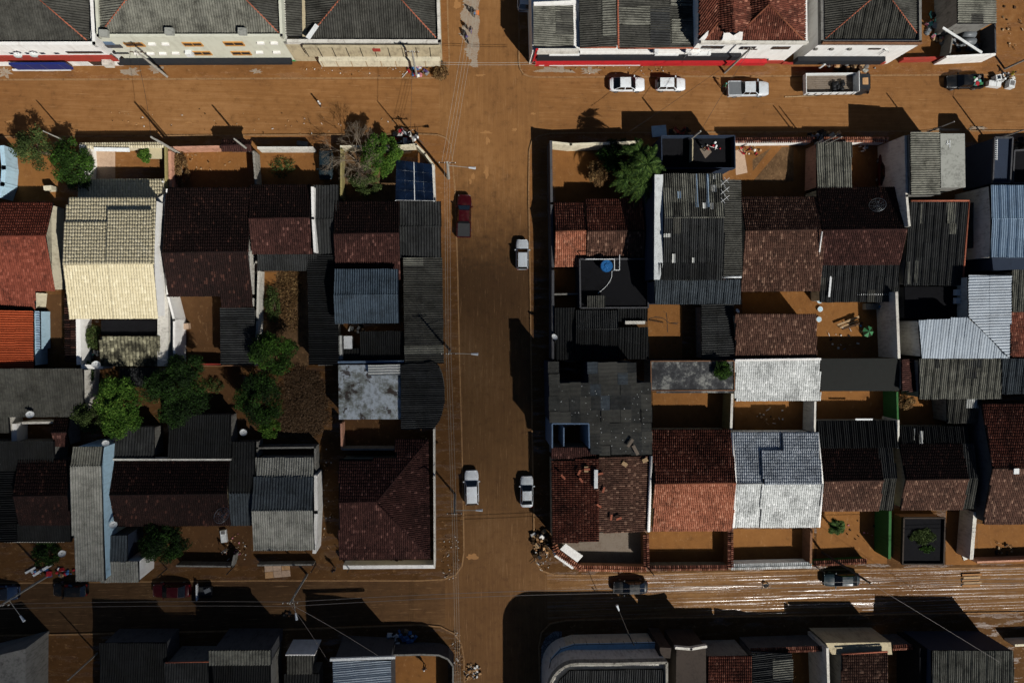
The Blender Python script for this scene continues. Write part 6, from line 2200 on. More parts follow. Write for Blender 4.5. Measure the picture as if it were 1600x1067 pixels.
# bare tree
p = P(563, 262, PAVE)
root = thing('bare_tree', 'leafless grey tree spreading over the cream corner wall', 'tree', p)
rnd = random.Random(12)
b = MB()
b.tube(p, p + Vector((0, 0.3, 2.2)), 0.2, 0.16, 8, False)
b.build('trunk', 'bark', root)
b = MB()
for k in range(7):
    a = 2 * math.pi * k / 7 + rnd.uniform(-0.3, 0.3)
    branches(b, p + Vector((0, 0.3, 2.1)), Vector((math.cos(a) * 0.9, math.sin(a) * 0.9 + 0.25, 0.85)).normalized(), 1.4, 0.055, 6, rnd, 0.46, 0.08)
b.build('limbs', 'twig', root)


def frond(b, p, a, L, lift_, rnd, w=0.5, droop=1.0):
    """an arching palm leaf with leaflets on both sides"""
    n = 14
    d = Vector((math.cos(a), math.sin(a), 0))
    side = Vector((-d.y, d.x, 0))
    pts = []
    for i in range(n + 1):
        t = i / n
        pts.append(p + d * (L * t) + Vector((0, 0, lift_ * math.sin(t * 2.0) * 0.9 - droop * t * t)))
    for i in range(n):
        b.tube(pts[i], pts[i + 1], 0.03 * (1 - i / n) + 0.008, 0.03 * (1 - (i + 1) / n) + 0.006, 3, False)
        if i > 0:
            for k in range(2):
                q = pts[i] + (pts[i + 1] - pts[i]) * (k / 2)
                ll = w * math.sin(math.pi * min(1, (i + k / 2) / n * 0.9 + 0.12)) + 0.08
                for s in (1, -1):
                    tip = q + side * s * ll + d * ll * 0.7 + Vector((0, 0, -0.30 * ll))
                    e_ = d * 0.045
                    b.add([q - e_, q + e_, tip + e_ * 0.3], [(0, 1, 2)])
    return


def palm(name, label, px, py, h, L, nf, seed, mat='leaf_palm', z0=PAVE, droop=1.2, cat='palm'):
    c = P(px, py, h)
    root = thing(name, label, cat, (c.x, c.y, z0))
    rnd = random.Random(seed)
    MB().tube((c.x, c.y, z0 - 0.05), (c.x, c.y, h), 0.14, 0.1, 8, False).build('trunk', 'bark', root)
    b = MB()
    for k in range(nf):
        frond(b, Vector((c.x, c.y, h)), 2 * math.pi * k / nf + rnd.uniform(-0.35, 0.35), L * rnd.uniform(0.7, 1.1), rnd.uniform(0.1, 1.2), rnd, 0.36, droop * rnd.uniform(0.6, 1.3))
    o_ = b.build('crown', mat, root)
    a = o_.data.attributes.new('tone', 'FLOAT', 'FACE')
    a.data.foreach_set('value', np.clip(rng.normal(0.55, 0.22, len(o_.data.polygons)), 0, 1).astype(np.float32))
    return root


palm('tall_palm', 'tallest palm of the walled yard leaning towards the tall building', 1012, 256, 7.8, 2.4, 19, 1, droop=1.9)
palm('middle_palm', 'palm with drooping fronds beside the pale side ledge', 1004, 288, 6.6, 2.5, 18, 2, droop=2.2)
palm('upper_palm', 'small palm at the street end of the walled yard', 998, 240, 6.8, 2.1, 16, 3, droop=1.6)
palm('low_palm', 'low dark palm nearest the twin red tiled roofs', 980, 276, 6.0, 2.2, 15, 4, 'leaf_palm', droop=1.8)
palm('yucca_plant', 'small bright yucca rosette standing in the mud front yard', 1306, 822, 2.2, 1.15, 24, 5, 'leaf_palm', PAVE, 0.6, 'plant')


# ------------------------------------------------------------------ poles, lamps, cables
POLES = {}


def pole(key, label, px, py, h, arm=None, lamp=None, mat='concrete_pole', r=0.15, lean=(0, 0), cat='utility pole', cross=0.0):
    p = P(px, py, PAVE)
    root = thing('utility_pole' if cat == 'utility pole' else cat.replace(' ', '_'), label, cat, p)
    top = Vector((p.x + lean[0], p.y + lean[1], h))
    MB().tube((p.x, p.y, 0), top, r, r * 0.65, 8).build('pole_shaft', mat, root)
    if cross:
        a = arm or 0.0
        d = Vector((math.cos(a), math.sin(a), 0)) * cross
        ca = MB().tube(top - d + Vector((0, 0, -0.35)), top + d + Vector((0, 0, -0.35)), 0.06, 0.06, 5).build('crossarm', 'dark_wood', root)
        for t in (-0.9, -0.3, 0.3, 0.9):
            q = top + d * t + Vector((0, 0, -0.32))
            MB().tube(q, q + Vector((0, 0, 0.22)), 0.06, 0.045, 6).build('insulator', 'dirty_white_wall', ca)
    if lamp:
        e = P(lamp[0], lamp[1], h - 1.0)
        s = Vector((p.x, p.y, h - 1.6))
        MB().tube(s, e, 0.04, 0.035, 6).build('lamp_arm', 'concrete_pole' if mat != 'dark_pole' else 'dark_pole', root)
        d = (e - s).normalized()
        lh = MB()
        lh.tube(e - d * 0.05, e + d * 0.75, 0.09, 0.16, 8)
        lh.build('lamp_head', 'lamp_glass', root)
    POLES[key] = top
    return root


pole('A', 'concrete pole on the pavement before the sage building', 261, 120, 8.2, cross=0.9)
pole('B', 'concrete pole rising from the coloured rubbish on the north pavement', 651, 119, 8.2, cross=0.8)
pole('C', 'concrete pole beside the silver pickup before the red shop row', 1132, 114, 8.2, cross=0.9)
pole('D', 'concrete pole near the dumped appliances at the street end', 1570, 108, 8.2)
pole('E', 'pale concrete pole at the corner of the tiled patio', 277, 238, 7.2, r=0.17)
pole('E2', 'thinner pole standing close to the pale patio corner pole', 284, 241, 7.0, r=0.09)
pole('F', 'concrete pole beside the small tiled gate roof', 395, 240, 7.0)
pole('S', 'thin pole between the two street trees at the picture edge', 117, 227, 6.4, r=0.1)
pole('G', 'corner pole with many cables and lamp arm beside the solar panels', 701, 279, 9.2, cross=1.0, lamp=(733, 262), r=0.18)
pole('G2', 'thin pole rising out of the corner rubbish beside the cream wall', 647, 228, 6.6, r=0.09)
pole('H', 'middle road pole with lamp arm beside the long pale grey roof', 703, 547, 9.0, cross=0.9, lamp=(737, 553))
pole('I', 'middle road pole with lamp arm beside the hipped tile roof', 711, 772, 9.0, cross=0.9, lamp=(744, 797))
pole('J', 'leaning pole with lamp among the fallen planks', 75, 899, 9.0, cross=0.9, lamp=(32, 962))
pole('K', 'pole with lamp reaching over the lower street near the cardboard pallet', 480, 897, 9.0, cross=0.9, lamp=(462, 958))
pole('L', 'pale pole in front of the dark roof terrace', 1064, 229, 7.4)
pole('M', 'tall black leaning pole beside the dark blue green sedan', 1284, 862, 9.5, mat='dark_pole', r=0.17, lean=(1.0, -0.6))
pole('N', 'short dark post at the leafy yard wall corner', 261, 888, 3.0, mat='dark_pole', r=0.08, cat='post')
pole('O', 'short dark post at the alley mouth', 494, 880, 3.2, mat='dark_pole', r=0.08, cat='post')
pole('Q', 'short dark post at the white street wall end below the hipped roof', 549, 880, 3.2, mat='dark_pole', r=0.08, cat='post')
pole('N2', 'short dark post at the leafy yard wall end near the grey gable', 366, 884, 3.0, mat='dark_pole', r=0.08, cat='post')
pole('T', 'thin pole behind the red tile coping of the gravel yard', 1262, 234, 6.8, r=0.1)
pole('T2', 'second thin pole next to the pale ribbed carport', 1271, 235, 6.8, r=0.1)
pole('U', 'thin street pole before the pale cross ribbed roof', 1436, 212, 6.6, r=0.11)
pole('V', 'thin street pole before the navy flat roof', 1543, 222, 7.2, r=0.12)
pole('W', 'lamp pole before the blue rounded corner building', 973, 974, 6.0, lamp=(967, 953), r=0.10, mat='dark_pole')
pole('X', 'dark pole at the brown side wall before the orange tiled house', 1011, 884, 3.4, mat='dark_pole', r=0.09, cat='post')
pole('Y', 'thin dark pole at the corner of the white capped street wall', 1268, 880, 3.4, mat='dark_pole', r=0.09, cat='post')
pole('Z', 'leaning thin pole by the junk in the lower row', 152, 1020, 6.5, mat='concrete_pole', r=0.1)


def cable(label, a, b_, sag=0.3, r=0.022, mat='cable', group='overhead cables', n=14, name='power_cable'):
    a, b_ = Vector(a), Vector(b_)
    pts = [lerp(a, b_, i / n) + Vector((0, 0, -sag * 4 * (i / n) * (1 - i / n))) for i in range(n + 1)]
    o_ = MB().path(pts, r, 4).build(name, mat)
    tag(o_, label, 'cable', group)
    return o_


def off(p, dx, dy=0.0, dz=0.0):
    return Vector((p.x + dx, p.y + dy, p.z + dz))


far_n = P(752, -60, 9.0)
for i, dx in enumerate((-0.6, -0.2, 0.15, 0.5)):
    cable('cable strand from the corner pole with lamp up towards the washed road', off(POLES['G'], dx, 0, -0.15), off(far_n, dx), 0.5, 0.016, 'concrete_pole')
for k1, k2, lb in (('G', 'H', 'cable strand along the middle road between corner pole and middle pole'), ('H', 'I', 'cable strand along the middle road beside the round ended roof')):
    for dx in (-0.3, -0.05, 0.25):
        cable(lb, off(POLES[k1], dx, 0, -0.15), off(POLES[k2], dx, 0, -0.15), 0.35, 0.014, 'concrete_pole')
for dx in (-0.25, 0.0, 0.25):
    cable('cable strand crossing the lower junction from the hipped roof pole', off(POLES['I'], dx, 0, -0.15), off(P(717, 1120, 9.0), dx), 0.4, 0.015, 'concrete_pole')
for dy in (0.0, 0.25):
    cable('pale cable spanning the street mouth from canopy to red shop', P(689, 101, 5.6) + Vector((0, dy, 0)), P(838, 101, 4.6) + Vector((0, dy, 0)), 0.2, 0.02, 'concrete_pole')
for i, dy in enumerate((-0.3, 0.2)):
    cable('cable along the lower street above the dark cars', off(POLES['J'], 0, dy), off(POLES['K'], 0, dy), 0.4, 0.024, 'cable')
    cable('long cable over the lower junction towards the black sedan', off(POLES['K'], 0, dy), off(P(990, 922, 8.6), 0, dy), 0.6, 0.026, 'cable')
    cable('long cable over the wet lower street past the dark sedan', off(P(990, 922, 8.6), 0, dy), off(P(1750, 905, 8.6), 0, dy), 0.6, 0.026, 'cable')
cable('slanting cable from the lamp pole to the white ribbed roof', POLES['K'], P(600, 1030, 6.6), 0.3, 0.022, 'cable', None)
cable('steep slanting cable from the lamp pole into the lower row', POLES['K'], P(520, 1045, 4.2), 0.3, 0.022, 'cable', None)
cable('cable from the black leaning pole to the beige ribbed roof', POLES['M'], P(1562, 1034, 6.5), 0.4, 0.022, 'cable', None)
cable('cable from the red shop pole to the terrace pole', POLES['C'], POLES['L'], 0.5, 0.024, 'cable_dark', None)
cable('cable from the red shop pole towards the palm yard', POLES['C'], P(985, 205, 5.5), 0.6, 0.022, 'cable_dark', None)
cable('cable from the sage building pole down to the patio pole', POLES['A'], POLES['E'], 0.5, 0.02, 'cable_dark', None)
cable('cable from the rubbish pole down to the corner yard', POLES['B'], POLES['G2'], 0.5, 0.02, 'cable_dark', None)
cable('cable from the street end pole towards the navy roof', POLES['D'], POLES['V'], 0.4, 0.02, 'cable_dark', None)


# ------------------------------------------------------------------ dishes, antennas, tanks
def dish(label, px, py, z, r=0.42, mesh_dish=False, az=0.9, base=None):
    p = P(px, py, z)
    root = thing('satellite_dish', label, 'satellite dish', (p.x, p.y, base if base is not None else z - 0.5))
    n, m = (20, 4)
    tilt = Matrix.Rotation(az, 3, 'Z') @ Matrix.Rotation(R(38), 3, 'Y')
    vs, fs = [], []
    for j in range(m + 1):
        q = r * j / m
        for i in range(n):
            a = 2 * math.pi * i / n
            vs.append(p + tilt @ Vector((q * math.cos(a), q * math.sin(a), 0.28 * q * q / r)))
    if not mesh_dish:
        fs = [(j * n + i, j * n + (i + 1) % n, (j + 1) * n + (i + 1) % n, (j + 1) * n + i) for j in range(m) for i in range(n)]
        mesh('reflector', vs, fs, 'white_metal', root, True)
    else:
        b = MB()
        for j in range(1, m + 1):
            for i in range(n):
                b.tube(vs[j * n + i], vs[j * n + (i + 1) % n], 0.022 if j == m else 0.009, None, 3, False)
        for i in range(0, n, 2):
            for j in range(m):
                b.tube(vs[j * n + i], vs[(j + 1) * n + i], 0.010, None, 3, False)
        b.build('reflector_mesh', 'steel_grey', root)
    f = p + tilt @ Vector((0, 0, r * 0.9))
    MB().tube(vs[m * n], f, 0.015, None, 4).tube(f, f + Vector((0, 0, 0.1)), 0.05, None, 6).build('feed_arm', 'steel_grey', root)
    MB().tube((p.x, p.y, base if base is not None else z - 0.9), p, 0.035, None, 6).build('mast', 'steel_grey', root)
    return root


dish('white dish at the corner of the white patio wall', 150, 570, 3.2, 0.45)
dish('white dish at the lower edge of the wide dark grey ribbed roof', 47, 648, 4.2, 0.42)
dish('pale dish between the ribbed back roof and the tall dark tree', 380, 676, 3.4, 0.42)
dish('white dish on the light blue wall top of the tall narrow house', 165, 693, 5.6, 0.38)
dish('pale dish low on the light blue wall beside the small ribbed roof', 177, 820, 5.0, 0.42)
dish('white dish on the dark roadside wall beside the black ribbed row', 866, 527, 3.6, 0.4)
dish('white dish on the red shop front above the boxy hatchback', 1075, 84, 4.9, 0.45, base=3.4)
dish('small white dish on the tiled shop front near the parapet', 1384, 79, 5.0, 0.4, base=3.6)
dish('white dish at the corner shop sign', 28, 88, 5.0, 0.42, base=4.2)
dish('second white dish at the corner shop sign nearer the sage building', 53, 87, 5.0, 0.42, base=4.2)
dish('small white dish in the black court beside the ribbed court shed', 1152, 486, 3.4, 0.3)
dish('dim dish in the dark front garden beside the tall narrow house', 97, 865, 2.4, 0.4)
dish('large wire mesh dish on the dark tiled upper slope', 1371, 322, 5.0, 0.95, True, 2.4)
dish('large wire mesh dish at the eave of the long black tiled house', 348, 806, 4.6, 0.95, True, 2.0)

for k, y in enumerate((284, 298, 311)):
    p = P(1133, y, 9.4)
    root = thing('roof_antenna', 'thin comb antenna on the tall ribbed roof edge, %s of three' % ('upper', 'middle', 'lower')[k], 'antenna', (p.x, p.y, 7.9), 0, 'comb antennas on the tall roof')
    MB().tube((p.x, p.y, 7.8), p, 0.025, None, 5).build('mast', 'steel_grey', root)
    b = MB().tube(p + Vector((-0.5, -0.42, 0)), p + Vector((0.5, 0.42, 0)), 0.03, None, 4)
    for t in (-0.4, 0.3):
        b.tube(p + Vector((0.6 * t - 0.26, 0.5 * t + 0.32, 0)), p + Vector((0.6 * t + 0.26, 0.5 * t - 0.32, 0)), 0.025, None, 3)
    b.build('elements', 'white_metal', root)

p = P(949, 415, 5.2)
root = thing('water_tank', 'blue round water tank on the black flat roof', 'water tank', (p.x, p.y, 3.8))
MB().disc((p.x, p.y), 0.62, 3.81, 4.75, 20, 0.72).build('tank_body', 'tank_blue', root)
ld = MB().disc((p.x, p.y), 0.76, 4.751, 4.85, 20, 0.7).disc((p.x, p.y), 0.3, 4.851, 4.95, 14, 0.25).build('lid', 'blue_plastic', root)
b = MB()
for k in range(8):
    a = k * math.pi / 4
    b.tube((p.x + 0.3 * math.cos(a), p.y + 0.3 * math.sin(a), 4.86), (p.x + 0.68 * math.cos(a), p.y + 0.68 * math.sin(a), 4.86), 0.03, None, 4)
b.build('lid_rib', 'blue_plastic', ld)
b = MB()
fr_ = [P(x, y, 4.9) for x, y in ((916, 405), (960, 405), (960, 422), (968, 422), (968, 398))]
for A, B in zip(fr_, fr_[1:]):
    b.tube(A, B, 0.05, None, 5)
o = b.tube((fr_[0].x, fr_[0].y, 4.0), fr_[0], 0.05).tube((fr_[2].x, fr_[2].y, 4.0), fr_[2], 0.05).build('tank_railing', 'white_metal')
tag(o, 'white pipe railing round the blue water tank', 'railing')
hp_ = [P(956 + 2 * math.sin(t * 2) - 0.0 - 26 * t * t * 0.9, 424 + 34 * t, 3.9) for t in np.linspace(0, 1, 10)]
o = MB().path(hp_, 0.035, 5).build('white_hose', 'white_metal')
tag(o, 'white curved hose on the black flat roof', 'hose')
for k, y in enumerate((50, 61)):
    p = P(1521, y, 1.8)
    root = thing('grey_tank', 'grey round tank in the junk shed, %s of the two' % ('farther' if k == 0 else 'nearer the white wall'), 'tank', (p.x, p.y, PAVE), 0, 'tanks in the junk shed')
    MB().tube((p.x - 0.9, p.y, 1.0), (p.x + 0.8, p.y, 1.0), 0.42, 0.42, 14).build('tank_body', 'grey_plastic', root, True)
    MB().box((p.x, p.y, 0.45), (1.3, 0.5, 0.6)).build('cradle', 'dark_wood', root)


# ------------------------------------------------------------------ people
def person(label, px, py, face, shirt, trousers, hair='hair_black', z=0.0, pose='stand', hold=None):
    p = P(px, py, z + 0.9)
    root = thing('person', label, 'person', (p.x, p.y, z), math.atan2(-face[1], face[0]))
    st = 0.16 if pose == 'walk' else 0.02
    ar = 0.35 if pose in ('carry', 'reach') else 0.05
    J = {'pelvis': (0, 0, 0.95, 0.15), 'belly': (0.01, 0, 1.12, 0.145), 'chest': (0.02, 0, 1.32, 0.165), 'neck': (0.03, 0, 1.49, 0.06), 'head': (0.05, 0, 1.60, 0.10), 'crown': (0.05, 0, 1.70, 0.085),
         'hl': (0, 0.10, 0.90, 0.095), 'kl': (st, 0.11, 0.50, 0.068), 'al': (st * 0.6, 0.11, 0.09, 0.045), 'tl': (st * 0.6 + 0.15, 0.12, 0.04, 0.04),
         'hr': (0, -0.10, 0.90, 0.095), 'kr': (-st * 0.4, -0.11, 0.50, 0.068), 'ar': (-st, -0.11, 0.09, 0.045), 'tr': (-st + 0.15, -0.12, 0.04, 0.04),
         'sl': (0.02, 0.20, 1.40, 0.068), 'el': (0.02 + ar * 0.3, 0.27, 1.13, 0.048), 'wl': (0.06 + ar, 0.26, 0.92 + ar * 0.4, 0.038), 'fl': (0.10 + ar, 0.25, 0.83 + ar * 0.5, 0.03),
         'sr': (0.02, -0.20, 1.40, 0.068), 'er': (0.02 + ar * 0.3, -0.27, 1.13, 0.048), 'wr': (0.06 + ar, -0.26, 0.92 + ar * 0.4, 0.038), 'fr': (0.10 + ar, -0.25, 0.83 + ar * 0.5, 0.03)}
    E_ = [('pelvis', 'belly'), ('belly', 'chest'), ('chest', 'neck'), ('neck', 'head'), ('head', 'crown'), ('pelvis', 'hl'), ('hl', 'kl'), ('kl', 'al'), ('al', 'tl'), ('pelvis', 'hr'), ('hr', 'kr'), ('kr', 'ar'), ('ar', 'tr'),
          ('chest', 'sl'), ('sl', 'el'), ('el', 'wl'), ('wl', 'fl'), ('chest', 'sr'), ('sr', 'er'), ('er', 'wr'), ('wr', 'fr')]
    ks = list(J)
    me = bpy.data.meshes.new('body')
    me.from_pydata([J[k][:3] for k in ks], [(ks.index(a), ks.index(b_)) for a, b_ in E_], [])
    tmp = new_obj('body', me)
    sk = tmp.modifiers.new('skin', 'SKIN')
    for i, k in enumerate(ks):
        me.skin_vertices[0].data[i].radius = (J[k][3], J[k][3])
        me.skin_vertices[0].data[i].use_root = (k == 'pelvis')
    tmp.modifiers.new('sub', 'SUBSURF').levels = 1
    dg = bpy.context.evaluated_depsgraph_get()
    m2 = bpy.data.meshes.new_from_object(tmp.evaluated_get(dg))
    bpy.data.objects.remove(tmp)
    m2.materials.clear()
    for k in (shirt, trousers, 'skin'):
        m2.materials.append(M[k])
    for f_ in m2.polygons:
        c_ = f_.center
        f_.use_smooth = True
        f_.material_index = 2 if (c_.z > 1.46 or (abs(c_.y) > 0.22 and c_.z < 1.2)) else (0 if c_.z > 0.96 or abs(c_.y) > 0.2 else 1)
    bo = new_obj('body', m2)
    adopt(bo, root, True)
    MB().ball((0.035, 0, 1.665), 0.118, 10, 6, 0.95).build('hair', hair, root, True, True)
    if hold:
        MB().box((0.42, 0, 1.05), (0.32, 0.45, 0.3)).build('carried_bundle', hold, root, False, True)
    return root


person('person in light blue carrying an orange bundle on the washed road', 741, 21, (1, 0), 'cloth_blue', 'cloth_dark', pose='carry', hold='cloth_orange')
person('person in dark clothes beside the motorcycle on the washed road', 735, 46, (0, 1), 'cloth_dark', 'cloth_purple', pose='walk')
person('person in white shirt walking alone on the upper street', 499, 162, (1, -1), 'cloth_white', 'cloth_dark', 'cloth_white', pose='walk')
person('person in green shirt at the tail of the silver pickup', 1131, 134, (1, 0), 'cloth_green', 'cloth_dark', 'cloth_teal', pose='reach')
person('person in yellow top among the dumped white appliances', 1580, 116, (-1, 0), 'cloth_yellow', 'cloth_grey', pose='reach', z=PAVE)
person('person in dark clothes on the lower pavement by the alley', 521, 890, (0, -1), 'cloth_dark', 'cloth_grey', z=PAVE, pose='walk')
person('person in white top in the leafy yard near the stool', 351, 860, (0, 1), 'cloth_white', 'cloth_grey', z=PAVE, pose='reach')
person('person in red top on the dark roof terrace', 1104, 232, (1, 0), 'cloth_red', 'cloth_dark', z=4.2, pose='reach')
person('person in red shirt behind the tile coping of the gravel yard', 1170, 233, (1, 0), 'cloth_red', 'cloth_dark', z=PAVE, pose='walk')
person('person in grey in the corner yard of the lower row', 663, 1042, (0, 1), 'cloth_grey', 'cloth_dark', 'cloth_white', z=PAVE, pose='walk')

p = P(728, 57, 0.4)
root = thing('motorcycle', 'dark motorcycle parked on the washed road below the standing person', 'motorcycle', (p.x, p.y, 0), px_dir(728, 57, 0.4, 1))
for x in (-0.62, 0.62):
    ty = MB()
    for k in range(14):
        a, a2 = 2 * math.pi * k / 14, 2 * math.pi * (k + 1) / 14
        ty.tube((x + 0.27 * math.cos(a), 0, 0.3 + 0.27 * math.sin(a)), (x + 0.27 * math.cos(a2), 0, 0.3 + 0.27 * math.sin(a2)), 0.055, None, 5, False)
    ty.build('wheel', 'black_rubber', root, False, True)
MB().box((-0.25, 0, 0.78), (0.7, 0.24, 0.1)).build('saddle', 'black_bag', root, False, True)
MB().ball((0.2, 0, 0.78), 0.2, 8, 6, 0.8).build('fuel_tank', 'cloth_purple', root, True, True)
MB().box((0, 0, 0.45), (0.55, 0.22, 0.35)).build('engine', 'steel_grey', root, False, True)
MB().tube((0.42, -0.36, 1.0), (0.42, 0.36, 1.0), 0.025).tube((0.42, 0, 1.0), (0.62, 0, 0.3), 0.035).build('handlebar', 'steel_grey', root, False, True)


# ------------------------------------------------------------------ rubbish and loose things
def junk(name, label, px, py, rx, ry, n, mats, seed, h=0.9, smin=0.15, smax=0.55, z=PAVE, cat='rubbish'):
    r_ = random.Random(seed)
    c_ = P(px, py, z)
    b_ = MB()
    for k in range(n):
        b_.cur = r_.randrange(len(mats))
        a = r_.uniform(0, 2 * math.pi)
        q = math.sqrt(r_.random())
        x, y = c_.x + rx * q * math.cos(a), c_.y + ry * q * math.sin(a)
        zz = z + 0.1 + h * (1 - q) * r_.random()
        sx, sy, sz = (r_.uniform(smin, smax) for _ in range(3))
        t_ = r_.random()
        if t_ < 0.45:
            b_.box((x, y, zz), (sx, sy, sz * 0.6), r_.uniform(0, 3.1), (r_.uniform(-0.5, 0.5), r_.uniform(-0.5, 0.5)))
        elif t_ < 0.75:
            b_.ball((x, y, zz), sx * 0.5, 7, 5, 0.7)
        else:
            d = Vector((r_.uniform(-1, 1), r_.uniform(-1, 1), r_.uniform(-0.1, 0.3))) * smax * 1.6
            b_.tube((x, y, zz), Vector((x, y, zz)) + d, 0.04, 0.03, 5)
    o_ = b_.build(name, mats)
    tag(o_, label, cat, None, 'stuff')
    return o_


CLR = ['cloth_purple', 'cloth_pink', 'cloth_red', 'cloth_white', 'wood_plank', 'cloth_grey', 'cloth_blue', 'leaf_dry']
junk('rubbish_pile', 'colourful rubbish pile round the pole on the north pavement', 653, 108, 1.4, 0.9, 46, CLR, 1, 0.8)
junk('rubbish_pile', 'pile of appliances and black bags outside the cream corner wall', 636, 213, 1.7, 0.9, 40, ['black_bag', 'black_bag', 'cloth_white', 'grey_plastic', 'cloth_red', 'white_metal', 'dark_wood'], 2, 0.9, 0.2, 0.8)
junk('rubbish_pile', 'heap of broken boards and bags on the east pavement tip', 843, 848, 1.2, 1.9, 44, ['wood_plank', 'dark_wood', 'cardboard', 'black_bag', 'cloth_white', 'leaf_dry'], 3, 0.9, 0.2, 0.7)
junk('rubbish_pile', 'scattered light debris at the bottom of the middle road', 738, 1048, 1.2, 1.0, 60, ['cardboard', 'wood_plank', 'cloth_white', 'black_bag', 'leaf_dry'], 4, 0.3, 0.1, 0.35, 0.0)
junk('rubbish_pile', 'broken furniture and boards before the white shop with black awning', 1330, 105, 3.2, 0.6, 44, ['dark_wood', 'wood_plank', 'cardboard', 'slab_concrete', 'cloth_grey'], 5, 0.7, 0.2, 0.9)
junk('rubbish_pile', 'twisted scrap heap before the orange coped wall', 1290, 214, 2.6, 0.6, 46, ['steel_grey', 'grey_plastic', 'dark_wood', 'black_bag', 'pale_blue_wall', 'cardboard'], 6, 0.8, 0.2, 0.8)
junk('rubbish_pile', 'scrap and crates inside the junk shed', 1512, 70, 2.2, 1.0, 40, ['grey_plastic', 'dark_wood', 'black_bag', 'steel_grey', 'cloth_grey'], 7, 0.9, 0.2, 0.9)
junk('rubbish_pile', 'mixed scrap in the mud lot beside the white shop', 1465, 45, 1.6, 2.2, 34, ['grey_plastic', 'wood_plank', 'black_bag', 'cloth_pink', 'cloth_teal', 'steel_grey'], 8, 0.5, 0.2, 0.8)
junk('rubbish_pile', 'clothes and tins on the dark roof terrace', 1112, 230, 1.3, 0.6, 12, ['cloth_white', 'cloth_red', 'cardboard', 'cloth_grey', 'white_metal'], 9, 0.3, 0.15, 0.4, 4.22)
junk('rubbish_pile', 'planks and rags before the dark front garden', 85, 893, 2.6, 0.5, 26, ['wood_plank', 'dark_wood', 'cloth_red', 'cloth_blue', 'white_metal'], 10, 0.3, 0.15, 0.6)
junk('rubbish_pile', 'shaded junk before the lower corner yard', 628, 995, 1.8, 0.9, 26, ['cloth_blue', 'cloth_grey', 'white_metal', 'black_bag', 'wood_plank'], 11, 0.5, 0.2, 0.7)
junk('rubbish_pile', 'small goods and tins by the plants in the white patio', 143, 552, 0.9, 1.2, 22, ['cloth_grey', 'cloth_white', 'black_bag', 'cloth_teal'], 12, 0.4, 0.15, 0.4)
junk('rubbish_pile', 'scrap beside the navy flat roof at the street', 1592, 226, 1.5, 0.7, 20, ['dark_wood', 'wood_plank', 'black_bag'], 13, 0.6, 0.2, 0.7)
junk('rubbish_pile', 'rags and tins in the gravel yard by the tile coping', 1172, 236, 1.4, 0.7, 22, ['cloth_red', 'cardboard', 'cloth_white', 'dark_wood'], 14, 0.3, 0.12, 0.4)
junk('rubbish_pile', 'boxes under the coping beside the pale ribbed carport', 1344, 229, 0.9, 0.7, 16, ['cloth_white', 'cloth_grey', 'cardboard', 'white_metal'], 15, 0.4, 0.15, 0.5)
junk('rubbish_pile', 'dark scrap on the pavement before the roof terrace', 1062, 208, 1.4, 0.6, 26, ['black_bag', 'dark_wood', 'cardboard', 'red_band'], 16, 0.7, 0.2, 0.7)
junk('rubbish_pile', 'loose bricks and rags before the grey porch gate', 900, 880, 0.6, 0.4, 14, ['cardboard', 'rust_trim', 'slab_concrete'], 17, 0.3, 0.12, 0.35)


def block_thing(name, label, cat, px, py, z, size, rz, mat, extra=None, group=None):
    p_ = P(px, py, z + size[2])
    root_ = thing(name, label, cat, (p_.x, p_.y, z), rz, group)
    MB().box((0, 0, size[2] / 2), size).build('body', mat, root_, False, True)
    if extra:
        for nm, c_, s_, m_ in extra:
            MB().box(c_, s_).build(nm, m_, root_, False, True)
    return root_


block_thing('refrigerator', 'white refrigerator lying on its back by the black pickup', 'refrigerator', 1555, 131, 0.0, (1.7, 0.7, 0.65), -0.1, 'white_metal', [('door_seam', (0.2, 0, 0.652), (0.04, 0.68, 0.012), 'grey_plastic'), ('handle', (0.1, 0.25, 0.67), (0.5, 0.04, 0.04), 'steel_grey')])
block_thing('washing_machine', 'white washing machine behind the lying refrigerator', 'washing machine', 1561, 121, 0.0, (0.75, 0.7, 0.9), 0.2, 'white_metal', [('lid', (0, 0, 0.912), (0.45, 0.45, 0.02), 'window_dark')])
block_thing('kitchen_stove', 'white kitchen stove at the street end beyond the refrigerator', 'stove', 1582, 131, 0.0, (0.8, 1.0, 0.8), -0.15, 'white_metal', [('hob', (0, 0.1, 0.812), (0.6, 0.6, 0.02), 'cloth_grey')])
junk('rubbish_pile', 'small white goods heaped round the stove and refrigerator', 1572, 124, 1.2, 0.7, 20, ['white_metal', 'cloth_white', 'cardboard', 'cloth_grey', 'wood_plank'], 18, 0.7, 0.15, 0.5, 0.0)
block_thing('white_box', 'white box standing alone in the walled mud yard', 'box', 288, 510, PAVE, (0.95, 0.7, 0.75), 0.1, 'patio_tile')
block_thing('white_stool', 'white bench plank standing in the leafy yard', 'bench', 349, 838, PAVE, (0.7, 1.5, 0.45), 0.1, 'white_metal', [('seat_cloth', (0, 0.5, 0.46), (0.5, 0.4, 0.03), 'cloth_grey')])
block_thing('garden_table', 'grey table with goods in the umbrella yard', 'table', 1370, 479, PAVE, (3.0, 0.8, 0.75), 0.0, 'grey_wall', [('goods', (0.4, 0, 0.85), (0.3, 0.3, 0.2), 'cloth_blue'), ('goods', (-0.6, 0.1, 0.83), (0.4, 0.3, 0.16), 'cloth_grey'), ('goods', (1.0, 0, 0.83), (0.2, 0.2, 0.16), 'cloth_white')])
block_thing('pale_board', 'pale blue board tilted against the terrace pavement', 'board', 1030, 205, PAVE, (1.9, 1.4, 0.12), 0.1, 'pale_blue_wall')
